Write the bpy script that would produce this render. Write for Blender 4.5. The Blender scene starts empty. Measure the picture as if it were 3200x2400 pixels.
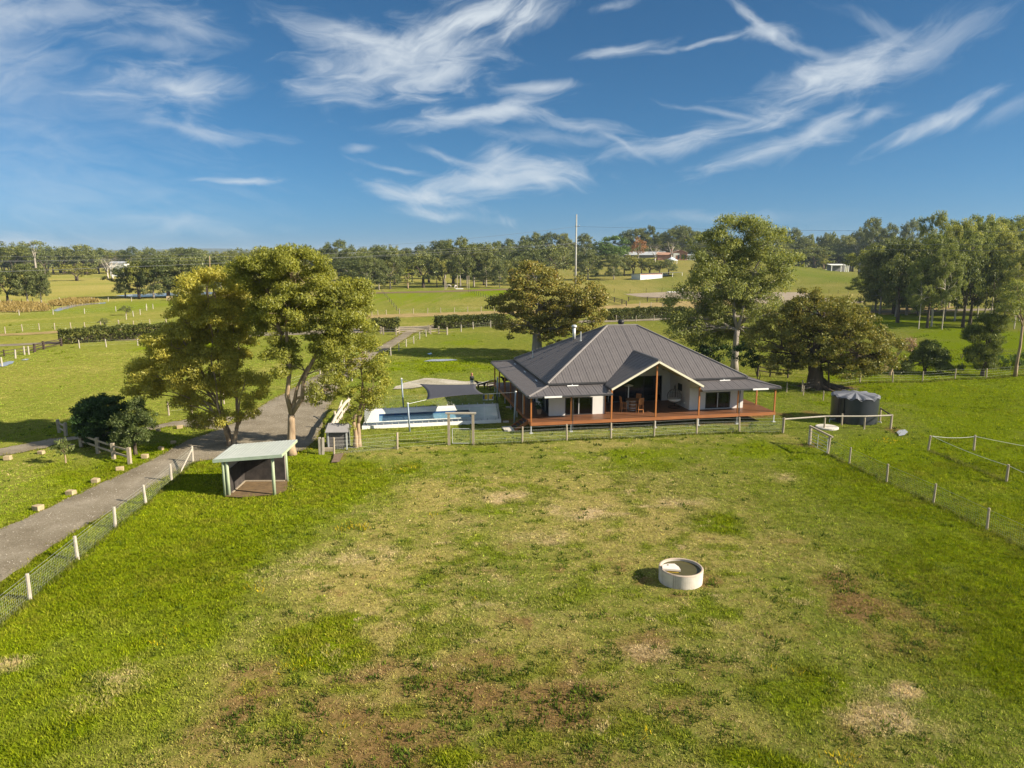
import bpy, math, random
import numpy as np
from mathutils import Vector, Matrix

# ------------------------------------------------------------------ camera, world, sun, exposure
scene = bpy.context.scene
COL = scene.collection
R = math.radians
CAM_H = 15.0
FPX = 2221.0                      # focal length in photo pixels (3200 wide)
PITCH = math.atan(408 / FPX)      # horizon sits 408 px above the middle

cam_d = bpy.data.cameras.new('camera')
cam_d.sensor_width = 36.0
cam_d.lens = 36.0 * FPX / 3200.0
cam_d.clip_start = 0.5
cam_d.clip_end = 30000
cam = bpy.data.objects.new('camera', cam_d)
COL.objects.link(cam)
cam.location = (0, 0, CAM_H)
cam.rotation_euler = (math.pi / 2 - PITCH, 0, 0)
scene.camera = cam

SUN_EL, SUN_AZ = R(28.5), R(106)     # azimuth clockwise from +Y
SUN_DIR = Vector((math.sin(SUN_AZ) * math.cos(SUN_EL), math.cos(SUN_AZ) * math.cos(SUN_EL), math.sin(SUN_EL)))
sun_d = bpy.data.lights.new('sun', 'SUN')
sun_d.energy = 4.8
sun_d.angle = R(0.53)
sun_d.color = (1.0, 0.88, 0.70)
sun = bpy.data.objects.new('sun', sun_d)
COL.objects.link(sun)
sun.location = (60, -10, 60)
sun.rotation_euler = SUN_DIR.to_track_quat('Z', 'Y').to_euler()

scene.view_settings.view_transform = 'Standard'
scene.view_settings.look = 'None'
scene.view_settings.gamma = 1
scene.view_settings.exposure = 1.2
scene.view_settings.use_curve_mapping = False
scene.cycles.max_bounces = 6
scene.cycles.diffuse_bounces = 3
scene.cycles.glossy_bounces = 2
scene.cycles.transmission_bounces = 4
scene.cycles.transparent_max_bounces = 12
scene.cycles.caustics_reflective = False
scene.cycles.caustics_refractive = False

_cp, _sp = math.cos(PITCH), math.sin(PITCH)


def ray(u, v):
    x = (u - 1600) / FPX
    y = -(v - 1200) / FPX
    return (x, _cp + y * _sp, -_sp + y * _cp)


def G(u, v, z=0.0):
    """photo pixel (3200 x 2400) -> point on the level z"""
    d = ray(u, v)
    t = (z - CAM_H) / d[2]
    return Vector((d[0] * t, d[1] * t, z))


def AT(u, v, Y):
    d = ray(u, v)
    t = Y / d[1]
    return Vector((d[0] * t, Y, CAM_H + d[2] * t))


def PXM(Y, z=0.0):
    """pixels per metre at depth"""
    return FPX / (Y * _cp - (z - CAM_H) * _sp)


def dir_ae(u, v):
    d = Vector(ray(u, v)).normalized()
    return math.atan2(d.x, d.y), math.asin(d.z)


# ---- world: Nishita sky with cirrus
world = bpy.data.worlds.new('World')
scene.world = world
world.use_nodes = True
wn, wl = world.node_tree.nodes, world.node_tree.links
wn.clear()


def nd(tree, typ, **kw):
    n = tree.nodes.new(typ)
    for k, v in kw.items():
        setattr(n, k, v)
    return n


WT = world.node_tree
out = nd(WT, 'ShaderNodeOutputWorld')
bg = nd(WT, 'ShaderNodeBackground')
bg.inputs['Strength'].default_value = 0.05
wl.new(bg.outputs[0], out.inputs['Surface'])
sky = nd(WT, 'ShaderNodeTexSky', sky_type='NISHITA', sun_disc=False)
sky.sun_elevation = SUN_EL
sky.sun_rotation = SUN_AZ
sky.altitude = 0
sky.air_density = 1.0
sky.dust_density = 0.3
sky.ozone_density = 3.0
# colour balance of the clear sky, the same everywhere
ssp = nd(WT, 'ShaderNodeSeparateColor'); wl.new(sky.outputs[0], ssp.inputs[0])
hsv = nd(WT, 'ShaderNodeCombineColor')
for ch, (cr_, cg_, cb_) in enumerate(((.255, 0, 0), (0, .53, 0), (0, .47, .43))):
    q = None
    for k, cf in enumerate((cr_, cg_, cb_)):
        if not cf: continue
        m = nd(WT, 'ShaderNodeMath', operation='MULTIPLY_ADD'); m.inputs[1].default_value = cf; m.inputs[2].default_value = 0
        wl.new(ssp.outputs[k], m.inputs[0])
        if q is not None: wl.new(q, m.inputs[2])
        q = m.outputs[0]
    wl.new(q, hsv.inputs[ch])
tc = nd(WT, 'ShaderNodeTexCoord')
sep = nd(WT, 'ShaderNodeSeparateXYZ')
wl.new(tc.outputs['Generated'], sep.inputs[0])
az = nd(WT, 'ShaderNodeMath', operation='ARCTAN2')
wl.new(sep.outputs['X'], az.inputs[0]); wl.new(sep.outputs['Y'], az.inputs[1])
el = nd(WT, 'ShaderNodeMath', operation='ARCSINE')
wl.new(sep.outputs['Z'], el.inputs[0])
ae = nd(WT, 'ShaderNodeCombineXYZ')
wl.new(az.outputs[0], ae.inputs[0]); wl.new(el.outputs[0], ae.inputs[1])
# gentle domain warp
wno = nd(WT, 'ShaderNodeTexNoise'); wno.inputs['Scale'].default_value = 9.0; wno.inputs['Detail'].default_value = 4
wl.new(ae.outputs[0], wno.inputs['Vector'])
wsub = nd(WT, 'ShaderNodeVectorMath', operation='SUBTRACT'); wsub.inputs[1].default_value = (.5, .5, .5)
wl.new(wno.outputs['Color'], wsub.inputs[0])
wsc = nd(WT, 'ShaderNodeVectorMath', operation='MULTIPLY'); wsc.inputs[1].default_value = (.055, .03, 0)
wl.new(wsub.outputs[0], wsc.inputs[0])
wadd = nd(WT, 'ShaderNodeVectorMath', operation='ADD')
wl.new(ae.outputs[0], wadd.inputs[0]); wl.new(wsc.outputs[0], wadd.inputs[1])

SL = lambda u, v: (u / 1.3825, v / 1.3825)
SR = lambda u, v: (1600 + u / 1.3825, v / 1.3825)
CLOUDS = [  # crop, u, v, half length, half width, angle, opacity
    (SL, 1960, 120, 400, 105, 25, .95), (SL, 2160, 50, 230, 90, 20, .85), (SL, 1560, 175, 420, 75, -12, .75),
    (SL, 1690, 300, 470, 160, 8, .85), (SL, 1870, 350, 210, 70, 10, .6), (SL, 2030, 500, 430, 48, 10, .85),
    (SL, 750, 370, 330, 85, 2, .75), (SL, 820, 400, 150, 50, -8, .3), (SL, 760, 105, 260, 50, -4, .5),
    (SL, 800, 60, 160, 30, 6, .35), (SL, 850, 560, 330, 34, -6, .45), (SL, 1040, 775, 200, 16, 2, .75),
    (SL, 200, 30, 420, 90, 12, .5), (SL, 20, 160, 200, 200, 40, .45), (SL, 640, 180, 300, 40, 0, .3),
    (SL, 2110, 795, 420, 75, 6, .9), (SL, 1850, 850, 340, 45, -14, .9), (SL, 1960, 930, 230, 38, -6, .75),
    (SL, 1930, 690, 260, 24, -16, .45), (SL, 2140, 700, 170, 80, 35, .7), (SL, 1550, 645, 70, 18, 5, .4),
    (SL, 160, 1060, 330, 50, -4, .75), (SL, 700, 950, 380, 40, -10, .3), (SL, 1740, 740, 220, 14, -12, .4),
    (SR, 130, 745, 260, 70, -6, .8), (SR, 60, 70, 220, 75, 28, .9), (SR, 430, 12, 140, 26, 12, .55),
    (SR, 120, 378, 200, 26, 5, .7), (SR, 1050, 105, 220, 26, -38, .7), (SR, 1120, 165, 140, 42, -5, .8),
    (SR, 860, 178, 230, 15, 4, .75), (SR, 450, 215, 250, 24, 8, .6), (SR, 1390, 335, 350, 90, 10, .95),
    (SR, 1540, 290, 160, 90, 30, .4), (SR, 1760, 200, 350, 80, 22, .42), (SR, 1280, 225, 280, 24, -18, .45),
    (SR, 1600, 120, 230, 34, -22, .3), (SR, 1850, 510, 240, 42, 26, .75), (SR, 1160, 640, 420, 50, 14, .75),
    (SR, 1350, 560, 190, 44, 38, .55), (SR, 700, 625, 430, 55, 10, .6), (SR, 1000, 540, 340, 42, 10, .42),
    (SR, 450, 620, 180, 20, -28, .45), (SR, 940, 500, 260, 18, -14, .45), (SR, 300, 545, 240, 28, -8, .5),
    (SR, 1150, 490, 190, 26, -10, .4), (SR, 1560, 500, 110, 30, 22, .5), (SR, 2150, 490, 160, 40, 20, .3),
    (SR, 40, 480, 150, 40, -4, .7), (SR, 150, 590, 330, 40, -6, .35), (SR, 900, 930, 500, 30, 0, .25), (SL, 150, 850, 900, 330, -4, .24), (SL, 60, 420, 500, 260, 10, .2),
]
FIB = {}
for fa in (-32, -10, 8, 28):      # fibre fields, one per cirrus direction
    mp = nd(WT, 'ShaderNodeMapping', vector_type='TEXTURE')
    mp.inputs['Rotation'].default_value = (0, 0, R(fa)); mp.inputs['Scale'].default_value = (.085, .024, 1)
    mp.inputs['Location'].default_value = (fa * .37, fa * .11, 0)
    wl.new(wadd.outputs[0], mp.inputs['Vector'])
    no = nd(WT, 'ShaderNodeTexNoise'); no.inputs['Scale'].default_value = 1.0; no.inputs['Detail'].default_value = 7
    no.inputs['Roughness'].default_value = 0.60; no.inputs['Distortion'].default_value = 0.9
    wl.new(mp.outputs[0], no.inputs['Vector'])
    FIB[fa] = no.outputs[0]
acc = None
for i, (cr, u, v, hl, hw, an, op) in enumerate(CLOUDS):
    c = dir_ae(*cr(u, v))
    px = 1 / 1.3825 / FPX
    mp = nd(WT, 'ShaderNodeMapping', vector_type='TEXTURE')
    mp.inputs['Location'].default_value = (c[0], c[1], 0)
    mp.inputs['Rotation'].default_value = (0, 0, R(an))
    mp.inputs['Scale'].default_value = (hl * px * .98, hw * px * 1.0, 1)
    wl.new(wadd.outputs[0], mp.inputs['Vector'])
    ln = nd(WT, 'ShaderNodeVectorMath', operation='LENGTH')
    wl.new(mp.outputs[0], ln.inputs[0])
    ma = nd(WT, 'ShaderNodeMath', operation='MULTIPLY_ADD')
    ma.inputs[1].default_value = 2.1
    wl.new(FIB[min(FIB, key=lambda f: abs(f - an))], ma.inputs[0]); wl.new(ln.outputs['Value'], ma.inputs[2])
    mr = nd(WT, 'ShaderNodeMapRange', interpolation_type='SMOOTHSTEP')
    mr.inputs['From Min'].default_value = 2.20; mr.inputs['From Max'].default_value = 0.66
    mr.inputs['To Min'].default_value = 0; mr.inputs['To Max'].default_value = op
    wl.new(ma.outputs[0], mr.inputs['Value'])
    if acc is None:
        acc = mr.outputs[0]
    else:   # screen-add
        s = nd(WT, 'ShaderNodeMath', operation='SUBTRACT'); s.inputs[0].default_value = 1; wl.new(acc, s.inputs[1])
        m = nd(WT, 'ShaderNodeMath', operation='MULTIPLY_ADD'); wl.new(mr.outputs[0], m.inputs[0]); wl.new(s.outputs[0], m.inputs[1]); wl.new(acc, m.inputs[2])
        acc = m.outputs[0]
# unseen cirrus outside the view, added and thickened to whiten the fill light
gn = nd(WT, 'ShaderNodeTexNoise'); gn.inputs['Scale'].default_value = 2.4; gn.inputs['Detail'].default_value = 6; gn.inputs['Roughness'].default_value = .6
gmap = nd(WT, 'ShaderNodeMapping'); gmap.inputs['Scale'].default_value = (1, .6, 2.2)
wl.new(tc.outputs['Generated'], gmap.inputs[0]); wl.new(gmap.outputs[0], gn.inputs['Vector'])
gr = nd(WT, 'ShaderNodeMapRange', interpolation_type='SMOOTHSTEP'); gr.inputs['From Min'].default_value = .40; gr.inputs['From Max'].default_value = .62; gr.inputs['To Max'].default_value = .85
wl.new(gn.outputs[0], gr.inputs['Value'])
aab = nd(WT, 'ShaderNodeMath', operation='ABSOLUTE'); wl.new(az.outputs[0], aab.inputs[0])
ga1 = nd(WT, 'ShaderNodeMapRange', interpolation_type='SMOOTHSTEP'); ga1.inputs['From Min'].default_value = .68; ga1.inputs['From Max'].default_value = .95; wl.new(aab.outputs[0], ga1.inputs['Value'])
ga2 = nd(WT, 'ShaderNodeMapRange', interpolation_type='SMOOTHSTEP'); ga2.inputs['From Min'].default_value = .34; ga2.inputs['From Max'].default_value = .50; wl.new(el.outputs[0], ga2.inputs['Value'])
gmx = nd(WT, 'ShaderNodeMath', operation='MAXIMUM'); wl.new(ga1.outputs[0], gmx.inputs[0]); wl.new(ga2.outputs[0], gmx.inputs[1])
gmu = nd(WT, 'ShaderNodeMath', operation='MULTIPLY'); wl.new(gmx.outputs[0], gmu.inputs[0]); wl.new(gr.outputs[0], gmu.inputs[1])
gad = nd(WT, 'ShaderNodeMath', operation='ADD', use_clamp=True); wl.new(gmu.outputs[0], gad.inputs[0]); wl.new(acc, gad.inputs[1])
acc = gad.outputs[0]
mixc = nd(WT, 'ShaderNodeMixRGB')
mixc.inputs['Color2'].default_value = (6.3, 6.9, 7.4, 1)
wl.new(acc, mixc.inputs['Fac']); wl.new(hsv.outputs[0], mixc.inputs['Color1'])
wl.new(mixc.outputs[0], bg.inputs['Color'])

# ------------------------------------------------------------------ helpers
rng = np.random.default_rng(7)
random.seed(7)


def tag(o, label=None, cat=None, group=None, kind=None):
    if label: o['label'] = label
    if cat: o['category'] = cat
    if group: o['group'] = group
    if kind: o['kind'] = kind
    return o


def empty(name, loc, rz=0.0, label=None, cat=None, group=None):
    o = bpy.data.objects.new(name, None)
    o.empty_display_size = 0.3
    COL.objects.link(o)
    o.location = loc
    o.rotation_euler = (0, 0, rz)
    return tag(o, label, cat, group)


def link(name, mesh, parent=None, loc=None, rot=None):
    o = bpy.data.objects.new(name, mesh)
    COL.objects.link(o)
    if parent: o.parent = parent
    if loc is not None: o.location = loc
    if rot is not None: o.rotation_euler = rot
    return o


def np_mesh(name, V, Fc, mat=None, smooth=False):
    """V (n,3), Fc (m,k) arrays"""
    V = np.asarray(V, np.float32); Fc = np.asarray(Fc, np.int32)
    me = bpy.data.meshes.new(name)
    me.vertices.add(len(V)); me.vertices.foreach_set('co', V.ravel())
    m, k = Fc.shape
    me.loops.add(m * k); me.loops.foreach_set('vertex_index', Fc.ravel())
    me.polygons.add(m)
    me.polygons.foreach_set('loop_start', np.arange(0, m * k, k, dtype=np.int32))
    if smooth: me.polygons.foreach_set('use_smooth', np.ones(m, bool))
    me.update(calc_edges=True)
    if mat: me.materials.append(mat)
    return me


class MB:
    """collects simple solids into one mesh"""
    def __init__(s):
        s.v, s.f = [], []

    def add(s, vs, fs):
        o = len(s.v)
        s.v += [tuple(p) for p in vs]
        s.f += [tuple(o + i for i in f) for f in fs]
        return s

    def box(s, a, b):
        x0, y0, z0 = a; x1, y1, z1 = b
        return s.add([(x0, y0, z0), (x1, y0, z0), (x1, y1, z0), (x0, y1, z0), (x0, y0, z1), (x1, y0, z1), (x1, y1, z1), (x0, y1, z1)],
                     [(0, 3, 2, 1), (4, 5, 6, 7), (0, 1, 5, 4), (1, 2, 6, 5), (2, 3, 7, 6), (3, 0, 4, 7)])

    def cbox(s, c, sz, rz=0.0):
        hx, hy, hz = sz[0] / 2, sz[1] / 2, sz[2] / 2
        ca, sa = math.cos(rz), math.sin(rz)
        vs = []
        for z in (-hz, hz):
            for x, y in ((-hx, -hy), (hx, -hy), (hx, hy), (-hx, hy)):
                vs.append((c[0] + x * ca - y * sa, c[1] + x * sa + y * ca, c[2] + z))
        return s.add(vs, [(0, 3, 2, 1), (4, 5, 6, 7), (0, 1, 5, 4), (1, 2, 6, 5), (2, 3, 7, 6), (3, 0, 4, 7)])

    def beam(s, p, q, w, h, up=(0, 0, 1)):
        """rectangular bar from p to q"""
        p, q = Vector(p), Vector(q)
        d = (q - p).normalized()
        sd = d.cross(Vector(up))
        if sd.length < 1e-4: sd = d.cross(Vector((0, 1, 0)))
        sd.normalize()
        u = sd.cross(d)
        vs = []
        for e in (p, q):
            for a, b in ((-1, -1), (1, -1), (1, 1), (-1, 1)):
                vs.append(e + sd * (a * w / 2) + u * (b * h / 2))
        return s.add(vs, [(0, 1, 2, 3), (7, 6, 5, 4), (0, 4, 5, 1), (1, 5, 6, 2), (2, 6, 7, 3), (3, 7, 4, 0)])

    def tube(s, pts, rad, n=6, cap=True):
        pts = [Vector(p) for p in pts]
        if not hasattr(rad, '__len__'): rad = [rad] * len(pts)
        rings = []
        pr = None
        for i, p in enumerate(pts):
            d = (pts[min(i + 1, len(pts) - 1)] - pts[max(i - 1, 0)])
            if d.length < 1e-6: d = Vector((0, 0, 1))
            d.normalize()
            if pr is None:
                a = d.cross(Vector((0, 1, 0)) if abs(d.y) < .9 else Vector((1, 0, 0)))
            else:
                a = pr - d * pr.dot(d)
            a.normalize(); pr = a
            b = d.cross(a)
            rings.append([p + (a * math.cos(t) + b * math.sin(t)) * rad[i] for t in (2 * math.pi * k / n for k in range(n))])
        o = len(s.v)
        for r_ in rings: s.v += [tuple(p) for p in r_]
        for i in range(len(rings) - 1):
            for k in range(n):
                s.f.append((o + i * n + k, o + i * n + (k + 1) % n, o + (i + 1) * n + (k + 1) % n, o + (i + 1) * n + k))
        if cap:
            s.f.append(tuple(o + k for k in reversed(range(n))))
            s.f.append(tuple(o + (len(rings) - 1) * n + k for k in range(n)))
        return s

    def lathe(s, prof, n=32, c=(0, 0), cap=False):
        o = len(s.v)
        for r_, z in prof:
            for k in range(n):
                t = 2 * math.pi * k / n
                s.v.append((c[0] + r_ * math.cos(t), c[1] + r_ * math.sin(t), z))
        for i in range(len(prof) - 1):
            for k in range(n):
                s.f.append((o + i * n + k, o + i * n + (k + 1) % n, o + (i + 1) * n + (k + 1) % n, o + (i + 1) * n + k))
        if cap: s.f.append(tuple(o + (len(prof) - 1) * n + k for k in range(n)))
        return s

    def prism(s, poly, vec):
        """polygon (3D points) extruded by vec"""
        n = len(poly); vec = Vector(vec)
        vs = [Vector(p) for p in poly] + [Vector(p) + vec for p in poly]
        fs = [tuple(reversed(range(n))), tuple(range(n, 2 * n))]
        fs += [(i, (i + 1) % n, n + (i + 1) % n, n + i) for i in range(n)]
        return s.add(vs, fs)

    def mesh(s, name, mat, smooth=False):
        me = bpy.data.meshes.new(name)
        me.from_pydata(s.v, [], s.f)
        if smooth: me.polygons.foreach_set('use_smooth', [True] * len(me.polygons))
        me.update()
        if mat: me.materials.append(mat)
        return me

    def build(s, name, mat, parent=None, loc=None, rot=None, smooth=False):
        return link(name, s.mesh(name, mat, smooth), parent, loc, rot)


# ---- procedural materials
def mat_new(name):
    m = bpy.data.materials.new(name)
    m.use_nodes = True
    t = m.node_tree
    t.nodes.clear()
    o = t.nodes.new('ShaderNodeOutputMaterial')
    return m, t, o


def ramp(t, stops, fac, interp='LINEAR'):
    r_ = t.nodes.new('ShaderNodeValToRGB')
    r_.color_ramp.interpolation = interp
    e = r_.color_ramp.elements
    while len(e) < len(stops): e.new(0.5)
    for k, (p, c) in enumerate(stops):
        e[k].position = p
        e[k].color = (c[0], c[1], c[2], 1)
    t.links.new(fac, r_.inputs[0])
    return r_.outputs[0]


def noise(t, scale, detail=4, rough=.55, coord='Object', stretch=None, dist=0.0):
    c = t.nodes.new('ShaderNodeTexCoord')
    n = t.nodes.new('ShaderNodeTexNoise')
    n.inputs['Scale'].default_value = scale
    n.inputs['Detail'].default_value = detail
    n.inputs['Roughness'].default_value = rough
    n.inputs['Distortion'].default_value = dist
    src = c.outputs[coord]
    if stretch:
        m = t.nodes.new('ShaderNodeMapping'); m.inputs['Scale'].default_value = stretch
        t.links.new(src, m.inputs[0]); src = m.outputs[0]
    t.links.new(src, n.inputs['Vector'])
    return n.outputs[0]


def simple(name, c1, c2=None, scale=6, rough=.7, metal=0, bump=0.0, stretch=None, detail=5, spec=.4, bump_scale=None):
    m, t, o = mat_new(name)
    b = t.nodes.new('ShaderNodeBsdfPrincipled')
    b.inputs['Roughness'].default_value = rough
    b.inputs['Metallic'].default_value = metal
    b.inputs['Specular IOR Level'].default_value = spec
    c2 = c2 or tuple(x * .8 for x in c1)
    n = noise(t, scale, detail, .6, 'Object', stretch)
    t.links.new(ramp(t, [(.3, c2), (.7, c1)], n), b.inputs['Base Color'])
    if bump:
        bp = t.nodes.new('ShaderNodeBump'); bp.inputs['Strength'].default_value = bump; bp.inputs['Distance'].default_value = .02
        t.links.new(noise(t, bump_scale or scale * 3, 4, .6, 'Object', stretch), bp.inputs['Height'])
        t.links.new(bp.outputs[0], b.inputs['Normal'])
    t.links.new(b.outputs[0], o.inputs[0])
    return m


def leafmat(name, stops, trans=.35, var=.25, patch=.5, tcol=(1.25, 1.15, .45), gain=2.0):
    """leaf colour varies leaf by leaf and in patches through the crown"""
    stops = [(p, tuple(min(.6, q * gain) for q in c)) for p, c in stops]
    m, t, o = mat_new(name)
    g = t.nodes.new('ShaderNodeNewGeometry')
    n = noise(t, patch, 3, .6)
    a = t.nodes.new('ShaderNodeMath'); a.operation = 'MULTIPLY_ADD'
    a.inputs[1].default_value = .55
    t.links.new(g.outputs['Random Per Island'], a.inputs[0])
    s = t.nodes.new('ShaderNodeMath'); s.operation = 'MULTIPLY_ADD'
    s.inputs[1].default_value = .6; s.inputs[2].default_value = -.06
    t.links.new(n, s.inputs[0]); t.links.new(s.outputs[0], a.inputs[2])
    col = ramp(t, stops, a.outputs[0])
    oi = t.nodes.new('ShaderNodeObjectInfo')
    hs = t.nodes.new('ShaderNodeHueSaturation')
    mr = t.nodes.new('ShaderNodeMapRange'); mr.inputs['To Min'].default_value = 1 - var; mr.inputs['To Max'].default_value = 1 + var
    t.links.new(oi.outputs['Random'], mr.inputs[0]); t.links.new(mr.outputs[0], hs.inputs['Value'])
    mh = t.nodes.new('ShaderNodeMapRange'); mh.inputs['To Min'].default_value = .515; mh.inputs['To Max'].default_value = .485
    t.links.new(oi.outputs['Random'], mh.inputs[0]); t.links.new(mh.outputs[0], hs.inputs['Hue'])
    t.links.new(col, hs.inputs['Color'])
    d = t.nodes.new('ShaderNodeBsdfDiffuse'); t.links.new(hs.outputs[0], d.inputs[0])
    tr = t.nodes.new('ShaderNodeBsdfTranslucent')
    mu = t.nodes.new('ShaderNodeMixRGB'); mu.blend_type = 'MULTIPLY'; mu.inputs[0].default_value = 1; mu.inputs[2].default_value = (*tcol, 1)
    t.links.new(hs.outputs[0], mu.inputs[1]); t.links.new(mu.outputs[0], tr.inputs[0])
    mx = t.nodes.new('ShaderNodeMixShader'); mx.inputs[0].default_value = trans
    t.links.new(d.outputs[0], mx.inputs[1]); t.links.new(tr.outputs[0], mx.inputs[2])
    gl = t.nodes.new('ShaderNodeBsdfGlossy'); gl.inputs['Roughness'].default_value = .45; gl.inputs[0].default_value = (.9, .9, .8, 1)
    m2 = t.nodes.new('ShaderNodeMixShader'); m2.inputs[0].default_value = .02
    t.links.new(mx.outputs[0], m2.inputs[1]); t.links.new(gl.outputs[0], m2.inputs[2])
    t.links.new(m2.outputs[0], o.inputs[0])
    return m


def watermat(name, col, rough=.06, bump=.15, scale=3.0, mixg=.5):
    m, t, o = mat_new(name)
    b = t.nodes.new('ShaderNodeBsdfPrincipled')
    n = noise(t, scale, 4, .6)
    t.links.new(ramp(t, [(.3, tuple(c * .75 for c in col)), (.7, col)], n), b.inputs['Base Color'])
    b.inputs['Roughness'].default_value = rough
    b.inputs['IOR'].default_value = 1.33
    b.inputs['Specular IOR Level'].default_value = mixg
    bp = t.nodes.new('ShaderNodeBump'); bp.inputs['Strength'].default_value = bump; bp.inputs['Distance'].default_value = .02
    t.links.new(noise(t, scale * 3, 3), bp.inputs['Height']); t.links.new(bp.outputs[0], b.inputs['Normal'])
    t.links.new(b.outputs[0], o.inputs[0])
    return m


def glassmat(name, tint, refl=.12, alpha=.25):
    """clear sheet glass: lets light through, reflects more at a slant"""
    m, t, o = mat_new(name)
    tr = t.nodes.new('ShaderNodeBsdfTransparent'); tr.inputs[0].default_value = (*tint, 1)
    gl = t.nodes.new('ShaderNodeBsdfGlossy'); gl.inputs['Roughness'].default_value = .02
    fr = t.nodes.new('ShaderNodeFresnel'); fr.inputs[0].default_value = 1.5
    mx = t.nodes.new('ShaderNodeMixShader')
    t.links.new(fr.outputs[0], mx.inputs[0]); t.links.new(tr.outputs[0], mx.inputs[1]); t.links.new(gl.outputs[0], mx.inputs[2])
    t.links.new(mx.outputs[0], o.inputs[0])
    return m


M = {}
M['roof'] = simple('roof_steel', (.130, .119, .119), (.108, .099, .100), 1.5, .5, 0, 0, None, 3, .35)
M['roofcap'] = simple('roof_capping', (.185, .172, .168), None, 2, .5)
M['gutter'] = simple('gutter_steel', (.05, .05, .055), None, 2, .45)
M['wall'] = simple('wall_paint', (.66, .65, .63), (.60, .59, .57), 1.2, .75)
M['cream'] = simple('cream_paint', (.66, .63, .50), (.6, .57, .45), 1.2, .7)
M['frame'] = simple('window_frame', (.05, .05, .052), None, 4, .4)
M['post'] = simple('verandah_timber', (.42, .165, .045), (.30, .105, .028), 2.5, .5, 0, .2, (6, 6, .6))
M['deck'] = simple('deck_timber', (.19, .082, .036), (.105, .045, .022), 1.4, .45, 0, .2, (.5, 5, 3), 5, .5)
M['fascia'] = simple('deck_fascia_timber', (.36, .140, .050), (.24, .090, .034), 1.3, .5, 0, .15, (.5, 4, 4))
M['darktread'] = simple('stair_tread_timber', (.035, .028, .025), None, 4, .5)
M['galv'] = simple('galvanised_steel', (.55, .57, .58), (.45, .47, .48), 6, .45, .3)
M['inner'] = simple('interior_paint', (.22, .22, .23), None, 1, .8)
M['floor'] = simple('interior_floor', (.12, .09, .07), None, 2, .5)
M['glass'] = glassmat('window_glass', (.42, .47, .5))
M['poolglass'] = glassmat('pool_glass', (.955, .985, .972))
M['soil'] = simple('bare_soil', (.19, .125, .06), (.10, .065, .032), 2.2, .95, 0, .6)
M['timber'] = simple('weathered_timber', (.42, .36, .27), (.26, .215, .16), 5, .85, 0, .5, (4, 4, .7))
M['paletimber'] = simple('pale_weathered_timber', (.47, .43, .36), (.30, .265, .215), 5, .85, 0, .5, (4, 4, .7))
M['darktimber'] = simple('dark_timber', (.06, .04, .03), None, 5, .8, 0, .4, (4, 4, .7))
M['logs'] = simple('silvered_logs', (.6, .54, .44), (.36, .31, .25), 3, .85, 0, .6, (3, 3, 1))
M['wire'] = simple('fence_wire', (.50, .52, .46), None, 5, .8, 0, 0, None, 2, .1)
M['concrete'] = simple('concrete', (.55, .52, .46), (.43, .40, .35), 3, .85, 0, .3)
M['white'] = simple('white_paint', (.8, .8, .78), (.72, .72, .70), 3, .6)
M['green_post'] = simple('green_treated_pine', (.36, .42, .28), (.27, .33, .21), 4, .8, 0, .3, (5, 5, .6))
M['green_roof'] = simple('pale_green_steel', (.47, .50, .47), (.40, .435, .405), 1.5, .5)
M['corr'] = simple('corrugated_lining', (.40, .34, .31), (.31, .26, .24), 3, .7)
M['rubber'] = simple('stained_rubber', (.06, .05, .045), (.02, .018, .017), 2.0, .8, 0, .4)
M['sail'] = simple('shade_cloth', (.055, .055, .068), (.045, .045, .056), 2, .7)
M['blue_steel'] = simple('blue_grey_steel', (.26, .32, .38), None, 3, .5, .1)
M['tank'] = simple('black_poly_tank', (.028, .033, .042), (.02, .024, .031), 1.5, .3, 0, 0, None, 3, .5)
M['cover'] = simple('tank_cover', (.17, .175, .195), (.12, .125, .145), 3, .45)
M['black'] = simple('black_paint', (.015, .015, .016), None, 4, .5)
M['sandstone'] = simple('sandstone', (.47, .37, .22), (.31, .235, .135), 2.5, .9, 0, .6)
M['pole'] = simple('grey_pole', (.38, .38, .35), (.28, .28, .26), 3, .8)
M['yellow'] = simple('yellow_print', (.78, .5, .02), (.74, .46, .02), 3, .6)
M['blue'] = simple('blue_print', (.03, .08, .42), None, 3, .6)
M['wicker'] = simple('grey_wicker', (.16, .15, .14), (.08, .075, .07), 10, .7, 0, .4)
M['cushion'] = simple('light_cushion', (.62, .61, .58), (.52, .51, .49), 5, .85)
M['chairwood'] = simple('orange_timber', (.50, .22, .075), (.36, .15, .05), 4, .5)
M['barrel'] = simple('barrel_timber', (.22, .115, .055), (.13, .065, .03), 4, .6)
M['terracotta'] = simple('clay_pot', (.40, .26, .17), None, 4, .8)
M['redbrown'] = simple('red_brown_timber', (.14, .035, .025), (.08, .02, .016), 4, .6)
M['skin'] = simple('skin', (.55, .30, .21), None, 6, .6)
M['cloth_dark'] = simple('dark_cloth', (.02, .02, .024), None, 6, .85)
M['cloth_white'] = simple('white_cloth', (.72, .72, .74), None, 6, .85)
M['hair'] = simple('auburn_hair', (.35, .16, .09), None, 8, .6)
M['dogcoat'] = simple('black_coat', (.018, .016, .015), None, 8, .6)
M['greycoat'] = simple('grey_horse_coat', (.50, .46, .42), (.36, .32, .29), 2, .7)
M['browncoat'] = simple('dark_brown_coat', (.06, .03, .02), None, 2, .7)
M['shed'] = simple('pale_blue_steel', (.55, .61, .66), (.48, .54, .59), 2, .6)
M['shedwhite'] = simple('off_white_steel', (.72, .72, .68), (.63, .63, .59), 2, .6)
M['shedroof'] = simple('shed_roof_steel', (.22, .24, .26), None, 2, .5)
M['tile'] = simple('terracotta_roof', (.40, .22, .15), (.31, .17, .11), 2, .8)
M['brick'] = simple('pinkish_brick', (.42, .22, .16), (.30, .15, .11), 4, .85)
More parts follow.
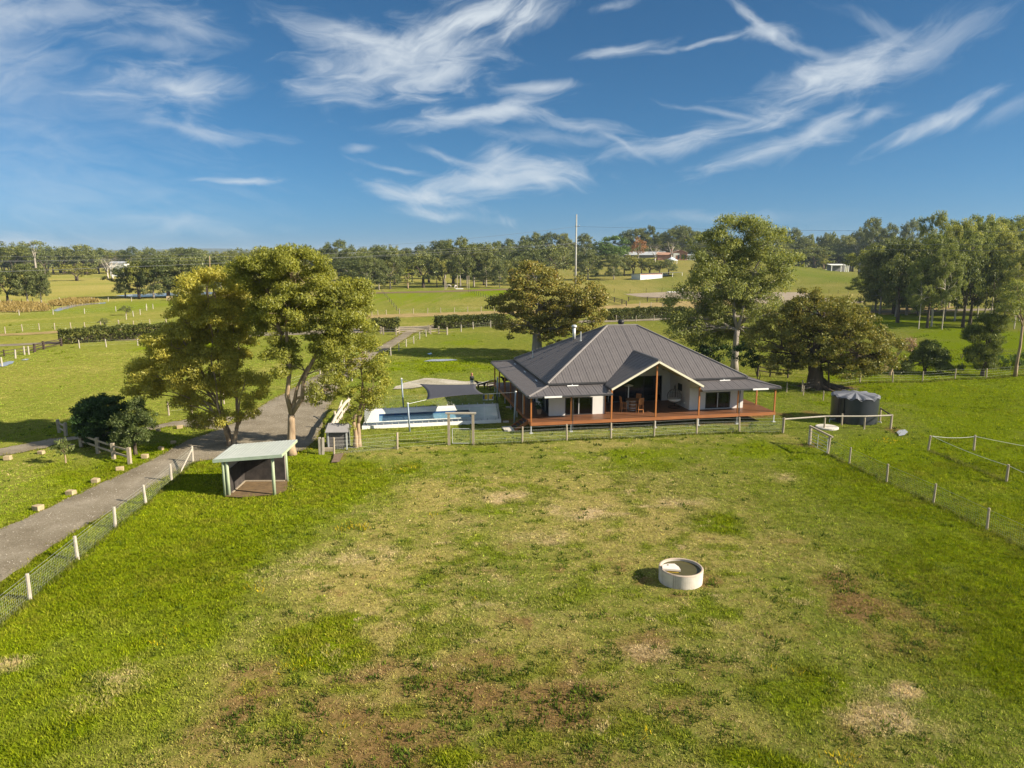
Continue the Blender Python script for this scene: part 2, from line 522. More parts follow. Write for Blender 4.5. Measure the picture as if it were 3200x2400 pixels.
M['greyroof'] = simple('grey_iron_roof', (.40, .42, .44), (.33, .35, .37), 2, .5)
M['palebark'] = simple('pale_gum_bark', (.46, .345, .22), (.17, .115, .07), 1.6, .9, 0, .5, (2.5, 2.5, .45))
M['greybark'] = simple('grey_bark', (.36, .32, .27), (.20, .175, .145), 1.6, .9, 0, .5, (2.5, 2.5, .6))
M['darkbark'] = simple('dark_bark', (.10, .075, .055), (.055, .04, .03), 2, .9, 0, .5, (2.5, 2.5, .6))
M['whitebark'] = simple('white_gum_bark', (.62, .57, .50), (.40, .34, .27), .8, .8, 0, .3, (2.5, 2.5, .4))
# leaves
M['gumleaf'] = leafmat('gum_leaf', [(0, (.040, .048, .011)), (.45, (.100, .102, .018)), (.8, (.158, .148, .028)), (1, (.215, .182, .036))], .52, gain=3.5)
M['gumleaf2'] = leafmat('blue_gum_leaf', [(0, (.026, .036, .012)), (.5, (.060, .072, .022)), (1, (.13, .135, .042))], .42, gain=3.3)
M['figleaf'] = leafmat('fig_leaf', [(0, (.026, .034, .010)), (.45, (.060, .064, .014)), (.78, (.100, .086, .020)), (1, (.165, .105, .030))], .32, .25, .5, (1.2, 1.1, .45), 2.7)
M['smallleaf'] = leafmat('lilly_pilly_leaf', [(0, (.040, .055, .012)), (.5, (.105, .115, .018)), (1, (.24, .20, .03))], .38, gain=2.6)
M['darkleaf'] = leafmat('dark_fig_leaf', [(0, (.012, .026, .008)), (.6, (.026, .050, .012)), (1, (.055, .085, .018))], .2)
M['needles'] = leafmat('casuarina_needles', [(0, (.016, .026, .009)), (.5, (.036, .050, .014)), (1, (.090, .105, .032))], .3, gain=2.4)
M['hedgeleaf'] = leafmat('hedge_leaf', [(0, (.022, .030, .008)), (.5, (.050, .060, .013)), (.85, (.095, .098, .022)), (1, (.19, .12, .04))], .25, gain=1.9)
M['farleaf'] = leafmat('far_gum_leaf', [(0, (.030, .040, .014)), (.5, (.064, .078, .024)), (1, (.125, .13, .042))], .3, .3, gain=2.0)
M['farleaf2'] = leafmat('far_paperbark_leaf', [(0, (.038, .046, .010)), (.5, (.085, .092, .016)), (1, (.16, .15, .03))], .3, .25, gain=1.95)
M['greenleaf'] = leafmat('bright_leaf', [(0, (.022, .042, .010)), (.5, (.046, .085, .016)), (1, (.09, .14, .03))], .35, .25, .5, (1.2, 1.1, .45), 1.7)
M['rustleaf'] = leafmat('rust_leaf', [(0, (.14, .07, .035)), (.5, (.26, .13, .06)), (1, (.38, .20, .10))], .3, gain=1.1)
M['pinkleaf'] = leafmat('pinkish_leaf', [(0, (.12, .085, .05)), (.5, (.26, .19, .13)), (1, (.42, .31, .23))], .3, gain=1.1)
M['barleaf'] = leafmat('bare_twigs', [(0, (.16, .13, .10)), (1, (.32, .27, .22))], .1, gain=1.1)
M['reed'] = leafmat('dry_reed', [(0, (.22, .15, .045)), (.5, (.34, .23, .075)), (1, (.46, .32, .13))], .3, gain=1.1)
M['weedleaf'] = leafmat('weed_leaf', [(0, (.025, .045, .012)), (.5, (.05, .09, .018)), (1, (.10, .16, .03))], .3)
M['flower'] = leafmat('yellow_petal', [(0, (.62, .42, .01)), (1, (.85, .65, .04))], .3, gain=1.1)

# ------------------------------------------------------------------ ground
K = 3200 / 2212.0                 # the coordinates below were read off a 2212 px wide view


def GD(u, v, z=0.0):
    return G(u * K, v * K, z)


_perm = np.random.default_rng(3).random((256, 256))


def vnoise(x, y):
    xi = np.floor(x).astype(int); yi = np.floor(y).astype(int)
    fx = x - xi; fy = y - yi
    fx = fx * fx * (3 - 2 * fx); fy = fy * fy * (3 - 2 * fy)
    a = _perm[xi & 255, yi & 255]; b = _perm[(xi + 1) & 255, yi & 255]
    c = _perm[xi & 255, (yi + 1) & 255]; d = _perm[(xi + 1) & 255, (yi + 1) & 255]
    return (a * (1 - fx) + b * fx) * (1 - fy) + (c * (1 - fx) + d * fx) * fy


def fbm(x, y, oct=4):
    s = 0; w = .5; t = 0
    for o in range(oct):
        s = s + w * vnoise(x + 17.3 * o, y + 9.1 * o); t += w
        x = x * 2.03; y = y * 2.03; w *= .55
    return s / t


def sstep(a, b, x):
    t = np.clip((x - a) / (b - a), 0, 1)
    return t * t * (3 - 2 * t)


def inpoly(x, y, poly):
    r_ = np.zeros(x.shape, bool)
    n = len(poly)
    for i in range(n):
        x1, y1 = poly[i][0], poly[i][1]; x2, y2 = poly[(i + 1) % n][0], poly[(i + 1) % n][1]
        c = ((y1 > y) != (y2 > y)) & (x < (x2 - x1) * (y - y1) / (y2 - y1 + 1e-12) + x1)
        r_ ^= c
    return r_


def patch(u, v, ru, rv, amt):
    """an oval patch of the paddock, as centre, half sizes in metres along x and y"""
    c = GD(u, v); e = GD(u + ru, v); f1 = GD(u, v - rv); f2 = GD(u, v + rv)
    return (c.x, c.y, abs(e.x - c.x), abs(f1.y - f2.y) / 2, amt)


LUSH = [patch(*p) for p in [
    (680, 1385, 110, 60, 1), (960, 1645, 90, 30, .9), (1250, 1290, 70, 22, .6), (1760, 1500, 110, 70, .7), (1640, 1645, 130, 45, .9),
    (1560, 1130, 70, 28, .8), (1390, 985, 150, 25, .6), (1640, 980, 120, 30, .8), (1500, 1050, 130, 30, .35), (760, 1020, 130, 30, 1), (400, 1050, 90, 60, 1),
    (1130, 1090, 40, 10, .5), (1120, 1600, 70, 30, .5), (1320, 1560, 60, 30, .45), (1180, 1420, 60, 25, .4), (900, 1300, 60, 20, .35),
    (1330, 700, 0.1, 0.1, 0), (420, 745, 120, 14, .9), (250, 930, 240, 20, .6), (960, 790, 140, 16, .8), (880, 640, 120, 18, .55), (1060, 632, 60, 9, .9),
    (1780, 605, 160, 18, .4), (1900, 690, 200, 20, .8), (2000, 850, 260, 60, .8), (1000, 740, 60, 8, .5), (300, 660, 120, 14, .5)]]
SOIL = [patch(*p) for p in [
    (700, 1500, 190, 70, .75), (960, 1500, 150, 70, .8), (520, 1480, 110, 70, .6), (1090, 1510, 150, 55, .75), (1880, 1300, 150, 80, .8), (1010, 1240, 90, 18, .6),
    (1390, 1390, 110, 40, .55), (1980, 1400, 110, 60, .6), (1540, 1255, 60, 18, .6), (430, 1610, 130, 60, .6), (800, 1590, 160, 60, .7), (1820, 1560, 60, 60, .5),
    (545, 1052, 62, 14, 1.3), (1560, 1430, 100, 40, .4), (270, 1470, 70, 70, .55), (1300, 1480, 90, 30, .5), (1745, 960, 30, 7, .9), (1930, 930, 24, 8, 1.2),
    (1700, 1170, 60, 10, .45), (1200, 1600, 140, 40, .55), (1700, 1370, 80, 35, .5), (1340, 910, 330, 14, .6), (1560, 893, 180, 9, .8), (640, 630, 0.1, .1, 0),
    (2050, 690, 60, 6, .8), (1820, 838, 50, 10, .8), (735, 985, 26, 16, .8), (890, 1540, 120, 60, .5), (1405, 1255, 34, 14, .8), (1470, 1285, 60, 8, .6), (1530, 1225, 30, 16, .5), (1450, 1550, 120, 40, .45)]]
STRAW = [patch(*p) for p in [
    (1090, 1072, 100, 17, .9), (1250, 1110, 75, 20, .85), (1480, 1080, 55, 18, .85), (1160, 1165, 75, 18, .75), (1690, 1030, 40, 11, .7), (1890, 1530, 95, 48, 1.0),
    (1960, 1490, 32, 20, 1.3), (770, 1200, 120, 26, .55), (1430, 1410, 100, 30, .5), (40, 1430, 55, 18, .8), (250, 1480, 80, 70, .45), (660, 1240, 90, 26, .5),
    (1050, 1250, 90, 24, .45), (2050, 1590, 60, 30, .5), (1350, 1100, 160, 40, .35), (1450, 1040, 120, 20, .35), (780, 1440, 60, 30, .4), (1600, 1400, 90, 40, .35),
    (1120, 1330, 160, 50, .3), (1000, 1130, 60, 14, .4)]]
# boundary lines between the lush margins and the worn middle of the paddock
LEFT_LUSH = [GD(*p) for p in [(900, 1005), (800, 1085), (660, 1180), (560, 1310), (500, 1400), (400, 1530), (320, 1659), (200, 1659), (-500, 1900), (-900, 1659), (150, 1000), (420, 940), (700, 965)]]
RIGHT_LUSH = [GD(*p) for p in [(1600, 985), (1690, 1060), (1770, 1140), (1880, 1230), (1960, 1340), (2010, 1450), (2130, 1660), (2800, 1700), (3300, 1300), (2900, 760), (1990, 700), (1900, 860), (1980, 930), (1760, 965)]]
PADDOCK = [GD(*p) for p in [(-200, 1500), (390, 965), (700, 968), (1000, 962), (1690, 935), (1760, 960), (2350, 1240), (3400, 1750), (600, 2500), (-900, 1900)]]


def blobs(lst, x, y, wx, wy):
    s = np.zeros(x.shape)
    for cx, cy, rx, ry, a in lst:
        if a == 0: continue
        d = np.sqrt(((x + wx * rx * .8 - cx) / rx) ** 2 + ((y + wy * ry * .8 - cy) / ry) ** 2)
        s = np.maximum(s, a * np.clip(1.45 - d, 0, 1))
    return s


def masks(x, y):
    """share of lush grass, bare soil, straw and general dryness at ground points"""
    wx = (fbm(x * .45 + 5, y * .45) - .5) * 2.2; wy = (fbm(x * .45 + 50, y * .45 + 30) - .5) * 2.2
    X = x + wx * 2.0; Y = y + wy * 2.0
    n1 = fbm(x * .9 + 3, y * .9 + 8); n2 = fbm(x * .16 + 40, y * .16)
    lush = blobs(LUSH, x, y, wx, wy)
    soil = blobs(SOIL, x, y, wx, wy)
    straw = blobs(STRAW, x, y, wx, wy)
    def soft(poly, r_):
        q = np.zeros(x.shape)
        for k in range(14):
            a_ = k * 2.4; d_ = r_ * math.sqrt((k + .5) / 14)
            q += inpoly(X + d_ * math.cos(a_), Y + d_ * math.sin(a_), poly)
        return q / 14
    ll = soft(LEFT_LUSH, 2.6); rl = soft(RIGHT_LUSH, 5.5)
    pad = inpoly(x, y, PADDOCK)
    edge = np.maximum(ll, rl)
    lush = np.maximum(lush, edge * (.80 + .9 * (n2 - .5)))
    dry = np.where(pad, .54 + 1.0 * (n2 - .5), .22 + .8 * (n2 - .5))
    far = sstep(100, 260, y)
    dry = dry * (1 - far) + far * (.50 + .6 * (n2 - .5))
    lush = np.clip(lush * (.55 + .9 * n1) * (1 - .6 * np.clip(soil, 0, 1) * (n1 > .5)), 0, 1)
    m1 = fbm(x * .55 + 71, y * .8 + 13); m2 = fbm(x * 1.7 + 7, y * 2.3 + 3, 3)
    wornf = np.where(pad, 1 - edge, 0); worn = wornf > .05; lowb = .35 + .65 * (1 - sstep(26, 42, y))
    soil = np.maximum(soil * 1.15, wornf * np.clip((m1 - .54) * 4.2, 0, .75) * (.4 + 1.1 * m2) * lowb)
    straw = np.maximum(straw, wornf * np.clip((m2 - .58) * 3.5, 0, .55) * np.clip((.62 - m1) * 4, 0, 1))
    lush = np.maximum(lush, wornf * np.clip((.45 - m1) * 4, 0, .5))
    soil = np.maximum(soil, wornf * (1 - sstep(22, 29, y + 2.5 * wx)) * np.clip(1.0 - np.abs(x + 2) / 15, 0, .82) * (.55 + .9 * m1))
    soil = np.clip(soil * (.15 + 1.5 * n1) * (1 - .75 * lush), 0, 1.2)
    straw = np.clip(straw * (.1 + 1.3 * n1) * (.45 + 1.1 * m2), 0, 1.1)
    dry = np.clip(dry * (1 - .9 * lush), 0, 1)
    return lush, soil, straw, dry


def relief(x, y):
    near = 1 - sstep(60, 130, y)
    return (fbm(x * .35, y * .35) - .5) * .10 * near * sstep(-30, -10, y + 20) + (fbm(x * 1.6, y * 1.6) - .5) * .05 * near


def rise(x, y):
    """the low hill the distant farmhouse stands on"""
    return 14.0 * np.exp(-((x - 112) / 95.0) ** 2 - ((y - 500) / 92.0) ** 2)


def axis(dense0, dense1, step, lo, hi, g=1.13):
    a = list(np.arange(dense0, dense1 + 1e-6, step))
    s = step
    while a[-1] < hi: s *= g; a.append(a[-1] + s)
    s = step
    while a[0] > lo: s *= g; a.insert(0, a[0] - s)
    return np.array(a)


gx = np.array(sorted([v for v in axis(-48, 60, .42, -9000, 9000) if not 75 < v < 340] + list(range(76, 340, 12))))
gy = np.array(sorted([v for v in axis(14, 105, .42, -2500, 14000) if not 330 < v < 720] + list(range(332, 720, 16))))
GX, GY = np.meshgrid(gx, gy, indexing='xy')
fx_, fy_ = GX.ravel(), GY.ravel()
fz_ = relief(fx_, fy_) - .03 + rise(fx_, fy_)
nx_, ny_ = len(gx), len(gy)
idx = np.arange(nx_ * ny_).reshape(ny_, nx_)
quads = np.stack([idx[:-1, :-1], idx[:-1, 1:], idx[1:, 1:], idx[1:, :-1]], -1).reshape(-1, 4)


def groundmat():
    m, t, o = mat_new('pasture')
    at = t.nodes.new('ShaderNodeAttribute'); at.attribute_name = 'cover'
    sp = t.nodes.new('ShaderNodeSeparateColor')
    t.links.new(at.outputs['Color'], sp.inputs[0])
    L, S, W, D = sp.outputs[0], sp.outputs[1], sp.outputs[2], at.outputs['Alpha']
    nf = noise(t, 6.0, 6, .7, 'Object'); nm = noise(t, 1.1, 5, .6, 'Object'); nb = noise(t, .05, 4, .6, 'Object', (1, .35, 1))
    nbig = noise(t, .012, 4, .6, 'Object', (1, .5, 1))

    def fac(a, nz, amt, lo, hi):
        q = t.nodes.new('ShaderNodeMath'); q.operation = 'MULTIPLY_ADD'; q.inputs[1].default_value = amt
        t.links.new(nz, q.inputs[0]); t.links.new(a, q.inputs[2])
        r_ = t.nodes.new('ShaderNodeMapRange'); r_.interpolation_type = 'SMOOTHSTEP'
        r_.inputs['From Min'].default_value = lo + amt * .5; r_.inputs['From Max'].default_value = hi + amt * .5
        t.links.new(q.outputs[0], r_.inputs[0])
        return r_.outputs[0]

    def mix(f, a, b):
        x = t.nodes.new('ShaderNodeMixRGB'); t.links.new(f, x.inputs[0]); t.links.new(a, x.inputs[1]); t.links.new(b, x.inputs[2])
        return x.outputs[0]
    base = mix(fac(nb, nbig, .6, .25, .75), ramp(t, [(.25, (.082, .115, .014)), (.7, (.155, .185, .026))], nm), ramp(t, [(.3, (.125, .135, .022)), (.7, (.215, .205, .045))], nm))
    dryc = ramp(t, [(.25, (.165, .15, .036)), (.5, (.27, .23, .070)), (.8, (.37, .31, .12))], nf)
    lushc = ramp(t, [(.25, (.075, .110, .004)), (.6, (.150, .195, .006)), (.85, (.21, .245, .014))], nf)
    soilc = ramp(t, [(.3, (.105, .066, .024)), (.7, (.25, .165, .068))], nf)
    strawc = ramp(t, [(.3, (.28, .21, .10)), (.7, (.52, .41, .23))], nf)
    c = mix(fac(D, nm, .8, .2, .8), base, dryc)
    c = mix(fac(L, nm, .5, .25, .75), c, lushc)
    c = mix(fac(S, nf, .7, .25, .85), c, soilc)
    c = mix(fac(W, nf, .7, .25, .85), c, strawc)
    b = t.nodes.new('ShaderNodeBsdfDiffuse'); b.inputs['Roughness'].default_value = .5
    t.links.new(c, b.inputs[0])
    bp = t.nodes.new('ShaderNodeBump'); bp.inputs['Strength'].default_value = .9; bp.inputs['Distance'].default_value = .12
    hm = t.nodes.new('ShaderNodeMath'); hm.operation = 'ADD'; t.links.new(nf, hm.inputs[0]); t.links.new(nm, hm.inputs[1])
    t.links.new(hm.outputs[0], bp.inputs['Height']); t.links.new(bp.outputs[0], b.inputs['Normal'])
    t.links.new(b.outputs[0], o.inputs[0])
    return m


gm = groundmat()
gmesh = np_mesh('ground', np.stack([fx_, fy_, fz_], -1), quads, gm, True)
L_, S_, W_, D_ = masks(fx_, fy_)
ca = gmesh.attributes.new('cover', 'FLOAT_COLOR', 'POINT')
ca.data.foreach_set('color', np.stack([L_, S_, W_, D_], -1).astype(np.float32).ravel())
ground = tag(link('ground', gmesh), kind='structure')


# ---- sheets lying on the ground
def sheet(name, pts, mat, z=.012, jit=.0, step=.8, label=None):
    """flat sheet with a ragged edge; follows the ground's relief"""
    P = [Vector((p[0], p[1], 0)) for p in pts]
    ring = []
    for i in range(len(P)):
        a, b = P[i], P[(i + 1) % len(P)]
        n = max(1, int((b - a).length / step))
        for k in range(n):
            p = a.lerp(b, k / n)
            if jit:
                q = (fbm(np.array([p.x * .9]), np.array([p.y * .9]))[0] - .5) * 2 * jit
                d = (b - a).normalized()
                p = p + Vector((-d.y, d.x, 0)) * q
            ring.append((p.x, p.y, 0))
    from mathutils.geometry import tessellate_polygon
    tris = tessellate_polygon([[Vector(p) for p in ring]])
    me = bpy.data.meshes.new(name)
    me.from_pydata([(p[0], p[1], z) for p in ring], [], [tuple(x) for x in tris])
    me.update(); me.materials.append(mat)
    o = link(name, me)
    return tag(o, kind='structure')


def smooth(pts, n=6):
    """Catmull-Rom through the points"""
    P = [Vector((p[0], p[1], 0)) for p in pts]
    r_ = []
    for i in range(len(P) - 1):
        p0, p1, p2, p3 = P[max(i - 1, 0)], P[i], P[i + 1], P[min(i + 2, len(P) - 1)]
        for k in range(n):
            s = k / n
            r_.append(.5 * ((2 * p1) + (p2 - p0) * s + (2 * p0 - 5 * p1 + 4 * p2 - p3) * s * s + (3 * p1 - p0 - 3 * p2 + p3) * s ** 3))
    r_.append(P[-1])
    return r_


def strip_mesh(name, A, B, mat, z):
    A = smooth(A); B = smooth(B)

    def resample(P, n):
        d = [0]
        for i in range(1, len(P)): d.append(d[-1] + (P[i] - P[i - 1]).length)
        o_ = []; j = 0
        for k in range(n):
            s = d[-1] * k / (n - 1)
            while j < len(P) - 2 and d[j + 1] < s: j += 1
            o_.append(P[j].lerp(P[j + 1], 0 if d[j + 1] == d[j] else (s - d[j]) / (d[j + 1] - d[j])))
        return o_
    n = 160
    A = resample(A, n); B = resample(B, n)
    vs = []; fs = []; Wd = 7
    for i in range(n):
        for k in range(Wd):
            p = A[i].lerp(B[i], k / (Wd - 1))
            if k in (0, Wd - 1):
                q = (fbm(np.array([p.x * 1.2 + k]), np.array([p.y * 1.2]))[0] - .5) * .9
                d = (B[i] - A[i]).normalized()
                p = p + d * q
            vs.append((p.x, p.y, z + (-.03 if k in (0, Wd - 1) else 0.0)))
    for i in range(n - 1):
        for k in range(Wd - 1):
            fs.append((i * Wd + k, i * Wd + k + 1, (i + 1) * Wd + k + 1, (i + 1) * Wd + k))
    me = bpy.data.meshes.new(name); me.from_pydata(vs, [], fs); me.update(); me.materials.append(mat)
    return tag(link(name, me), kind='structure')


def gravelmat(name, cols, sc=9):
    m, t, o = mat_new(name)
    b = t.nodes.new('ShaderNodeBsdfDiffuse')
    n1 = noise(t, sc * 3, 4, .7); n2 = noise(t, .35, 5, .6)
    a = t.nodes.new('ShaderNodeMath'); a.operation = 'MULTIPLY_ADD'; a.inputs[1].default_value = .5
    t.links.new(n1, a.inputs[0])
    h = t.nodes.new('ShaderNodeMath'); h.operation = 'MULTIPLY'; h.inputs[1].default_value = .5; t.links.new(n2, h.inputs[0]); t.links.new(h.outputs[0], a.inputs[2])
    t.links.new(ramp(t, cols, a.outputs[0]), b.inputs[0])
    bp = t.nodes.new('ShaderNodeBump'); bp.inputs['Strength'].default_value = .5; bp.inputs['Distance'].default_value = .03
    t.links.new(n1, bp.inputs['Height']); t.links.new(bp.outputs[0], b.inputs['Normal'])
    t.links.new(b.outputs[0], o.inputs[0])
    return m


M['gravel'] = gravelmat('gravel', [(.34, (.120, .098, .068)), (.5, (.215, .186, .138)), (.66, (.33, .29, .23))], 5)
M['roaddirt'] = gravelmat('dry_verge', [(.38, (.20, .165, .06)), (.5, (.30, .225, .10)), (.62, (.38, .29, .145))], 4)
M['arenasand'] = gravelmat('arena_sand', [(.38, (.24, .195, .145)), (.62, (.33, .28, .22))], 4)
M['palegravel'] = gravelmat('pale_gravel', [(.38, (.22, .20, .14)), (.5, (.36, .33, .26)), (.62, (.50, .46, .40))], 2)

DRIVE_L = [(-120, 1700), (67, 1627), (241, 1545), (410, 1468), (506, 1420), (575, 1380), (650, 1355), (720, 1325), (800, 1280), (860, 1245), (960, 1190), (1060, 1140), (1160, 1095), (1240, 1052), (1264, 1036), (1290, 1026)]
DRIVE_R = [(-80, 1880), (145, 1719), (289, 1632), (410, 1560), (530, 1483), (615, 1442), (720, 1432), (850, 1425), (960, 1400), (1002, 1340), (1030, 1270), (1075, 1195), (1120, 1150), (1190, 1108), (1270, 1058), (1300, 1038), (1335, 1026)]
DL = [G(*p) for p in DRIVE_L]; DR = [G(*p) for p in DRIVE_R]
strip_mesh('driveway', DL, DR, M['gravel'], .045)
DRIVE_POLY = DL + DR[::-1]
BU = [G(*p) for p in [(-300, 1440), (-20, 1403), (145, 1374), (241, 1362), (458, 1333), (600, 1309), (740, 1300)]]
BL = [G(*p) for p in [(-300, 1466), (-20, 1426), (111, 1405), (183, 1386), (250, 1372), (463, 1345), (545, 1332), (690, 1345)]]
strip_mesh('side_track', BU, BL, M['gravel'], .041)
TRACK_POLY = BU + BL[::-1]
RU = [G(*p) for p in [(-700, 1090), (0, 1076), (300, 1060), (700, 1044), (1000, 1032), (1200, 1022), (1345, 1018), (1500, 1012), (2000, 996), (2600, 975), (3500, 955)]]
RL = [G(*p) for p in [(-700, 1096), (0, 1082), (300, 1067), (700, 1054), (1000, 1044), (1200, 1037), (1345, 1030), (1500, 1020), (2000, 1003), (2600, 982), (3500, 961)]]
strip_mesh('lane', RU, RL, M['gravel'], .049)
VU = [G(*p) for p in [(-700, 1058), (0, 1043), (226, 1031), (497, 1018), (900, 999), (1170, 984), (1500, 973), (1750, 965), (2050, 945), (2300, 935)]]
VL = [G(*p) for p in [(-700, 1063), (0, 1050), (226, 1038), (497, 1027), (900, 1009), (1170, 995), (1500, 984), (1750, 978), (2050, 968), (2300, 955)]]
strip_mesh('dry_verge', VU, VL, M['roaddirt'], .053)
sheet('riding_arena', [G(*p) for p in [(1950, 919), (2165, 908), (2330, 905), (2480, 912), (2420, 950), (2130, 934), (2010, 930)]], M['arenasand'], .02, .6, 2)
sheet('sandy_track', [G(*p) for p in [(2395, 945), (2470, 914), (2520, 912), (2560, 930), (2640, 936), (2700, 942), (2690, 948), (2560, 942), (2450, 950)]], M['arenasand'], .024, .4, 2)
sheet('sandy_track', [G(*p) for p in [(2740, 968), (2900, 957), (2990, 958), (2905, 978), (2760, 984)]], M['roaddirt'], .024, .4, 2)
sheet('gravel_patch', [G(*p) for p in [(1225, 1217), (1262, 1198), (1330, 1181), (1400, 1186), (1440, 1192), (1545, 1196), (1560, 1206), (1480, 1208), (1340, 1204), (1290, 1215)]], M['palegravel'], .06, .5, .6)
sheet('bare_strip', [G(*p) for p in [(1150, 914), (1400, 908), (1620, 900), (1760, 893), (1760, 897), (1620, 905), (1400, 913), (1150, 918)]], M['soil'], .02, .6, 2)
M['creek'] = watermat('creek_water', (.30, .31, .31), .12, .1, .4, .5)
M['puddle'] = watermat('puddle_water', (.38, .38, .37), .12, .05, 1, .6)
sheet('creek', [G(*p) for p in [(165, 972), (180, 962), (234, 951), (290, 947), (332, 945), (332, 948), (290, 951), (240, 957), (205, 966), (180, 973)]], M['creek'], .02, .4, 1.5)
sheet('creek', [G(*p) for p in [(105, 952), (150, 949), (152, 951), (108, 954)]], M['creek'], .02, .2, 1.5)
sheet('pond', [G(*p) for p in [(360, 924), (420, 919), (500, 916), (620, 912), (700, 913), (700, 918), (560, 924), (430, 928)]], M['creek'], .02, .4, 1.5)
sheet('puddle', [G(*p) for p in [(-20, 1146), (0, 1137), (30, 1129), (48, 1129), (40, 1136), (10, 1146)]], M['puddle'], .03, .3, .8)
sheet('puddle', [G(*p) for p in [(64, 1126), (78, 1121.5), (92, 1122), (84, 1126)]], M['puddle'], .03, .2, .8)
sheet('puddle', [G(*p) for p in [(1322, 1130), (1350, 1124), (1410, 1123), (1430, 1126), (1380, 1130)]], M['puddle'], .055, .2, .5)
sheet('puddle', [G(*p) for p in [(1336, 1106), (1348, 1103), (1350, 1107), (1341, 1109)]], M['puddle'], .055, .2, .5)
sheet('puddle', [GD(*p) for p in [(1938, 934), (1945, 930), (1956, 929), (1960, 934), (1955, 941), (1942, 943)]], M['puddle'], .06, .1, .2)

# ------------------------------------------------------------------ the house (local frame: x along the front, y to the back)
HA = G(1658, 1354.6)
HANG = R(10.785)
house = empty('house', HA, HANG, 'low white homestead under a grey hipped steel roof with a wraparound timber verandah', 'house')
HM = Matrix.Translation(HA) @ Matrix.Rotation(HANG, 4, 'Z')


def HW(x, y, z):
    return HM @ Vector((x, y, z))


DZ = .95                              # deck level
X0, X1, Y0, Y1 = 2.1, 20.55, 2.1, 17.1    # walls
VX0, VX1, VY0, VY1 = -.22, 22.85, -.22, 19.4
E0, E1, EY0, EY1, EZ = 1.95, 20.72, 1.98, 17.3, 3.86
RX0, RX1, RY, RZ = 9.7, 12.75, 9.5, 8.0
GXC, GZ, GX0, GX1, GS = 11.2, 5.95, 7.02, 15.42, .545


def clip_half(poly, n, d):
    """keep the side where n.p <= d"""
    o_ = []
    for i in range(len(poly)):
        a, b = poly[i], poly[(i + 1) % len(poly)]
        da, db = n.dot(a) - d, n.dot(b) - d
        if da <= 0: o_.append(a)
        if (da < 0 < db) or (db < 0 < da): o_.append(a.lerp(b, da / (da - db)))
    return o_


def clip_strip(poly, e, t0, t1):
    return clip_half(clip_half([Vector(p) for p in poly], e, t1), -e, -t0)


def area(poly):
    s = Vector((0, 0, 0))
    for i in range(1, len(poly) - 1): s += (poly[i] - poly[0]).cross(poly[i + 1] - poly[0])
    return s.length / 2


def roof_sheets(poly, e, parent, mat, width=.76):
    """lay ribbed steel sheets side by side over a roof plane"""
    e = Vector(e); poly = [Vector(p) for p in poly]
    nrm = (poly[1] - poly[0]).cross(poly[2] - poly[0]).normalized()
    if nrm.z < 0: nrm = -nrm
    ts = [e.dot(p) for p in poly]
    t = min(ts)
    while t < max(ts) - .05:
        mb = MB()
        pan = clip_strip(poly, e, t, min(t + width - .004, max(ts)))
        if len(pan) >= 3 and area(pan) > .01:
            mb.prism([p - nrm * .0 for p in pan], nrm * .018)
            for k in range(3):
                a = t + k * width / 3 + .02
                rib = clip_strip(poly, e, a, a + (.085 if k == 0 else .055))
                if len(rib) >= 3 and area(rib) > .003: mb.prism([p + nrm * .016 for p in rib], nrm * (.026 if k == 0 else .014))
            mb.build('roof_sheet', mat, parent)
        t += width


def hip(parent_mb, p, q, w=.16):
    d = (Vector(q) - Vector(p)).normalized()
    parent_mb.tube([Vector(p) + Vector((0, 0, .04)), Vector(q) + Vector((0, 0, .04))], w / 2, 6)


def prof_front(x, y):  # main roof height over the front slope
    return EZ + (y - EY0) * (RZ - EZ) / (RY - EY0)


main_poly = {'L': [(E0, EY0, EZ), (RX0, RY, RZ), (E0, EY1, EZ)], 'R': [(E1, EY0, EZ), (E1, EY1, EZ), (RX1, RY, RZ)],
             'B': [(E0, EY1, EZ), (RX0, RY, RZ), (RX1, RY, RZ), (E1, EY1, EZ)]}
gy_apex = EY0 + (GZ - EZ) * (RY - EY0) / (RZ - EZ)
gxl = GXC - (GZ - EZ) / GS; gxr = GXC + (GZ - EZ) / GS
cap = MB()
c3 = [(E0, EY0, EZ), (E1, EY0, EZ), (E1, EY1, EZ), (E0, EY1, EZ)]
for a, b in ((c3[0], (RX0, RY, RZ)), (c3[3], (RX0, RY, RZ)), (c3[1], (RX1, RY, RZ)), (c3[2], (RX1, RY, RZ)), ((RX0, RY, RZ), (RX1, RY, RZ))):
    hip(cap, a, b, .2)
main_roof = cap.build('main_roof', M['roofcap'], house)
roof_sheets([(E0, EY0, EZ), (gxl, EY0, EZ), (GXC, gy_apex, GZ), (GXC, RY, RZ), (RX0, RY, RZ)], (1, 0, 0), main_roof, M['roof'])
roof_sheets([(gxr, EY0, EZ), (E1, EY0, EZ), (RX1, RY, RZ), (GXC, RY, RZ), (GXC, gy_apex, GZ)], (1, 0, 0), main_roof, M['roof'])
roof_sheets(main_poly['L'], (0, 1, 0), main_roof, M['roof'])
roof_sheets(main_poly['R'], (0, 1, 0), main_roof, M['roof'])
roof_sheets(main_poly['B'], (1, 0, 0), main_roof, M['roof'])
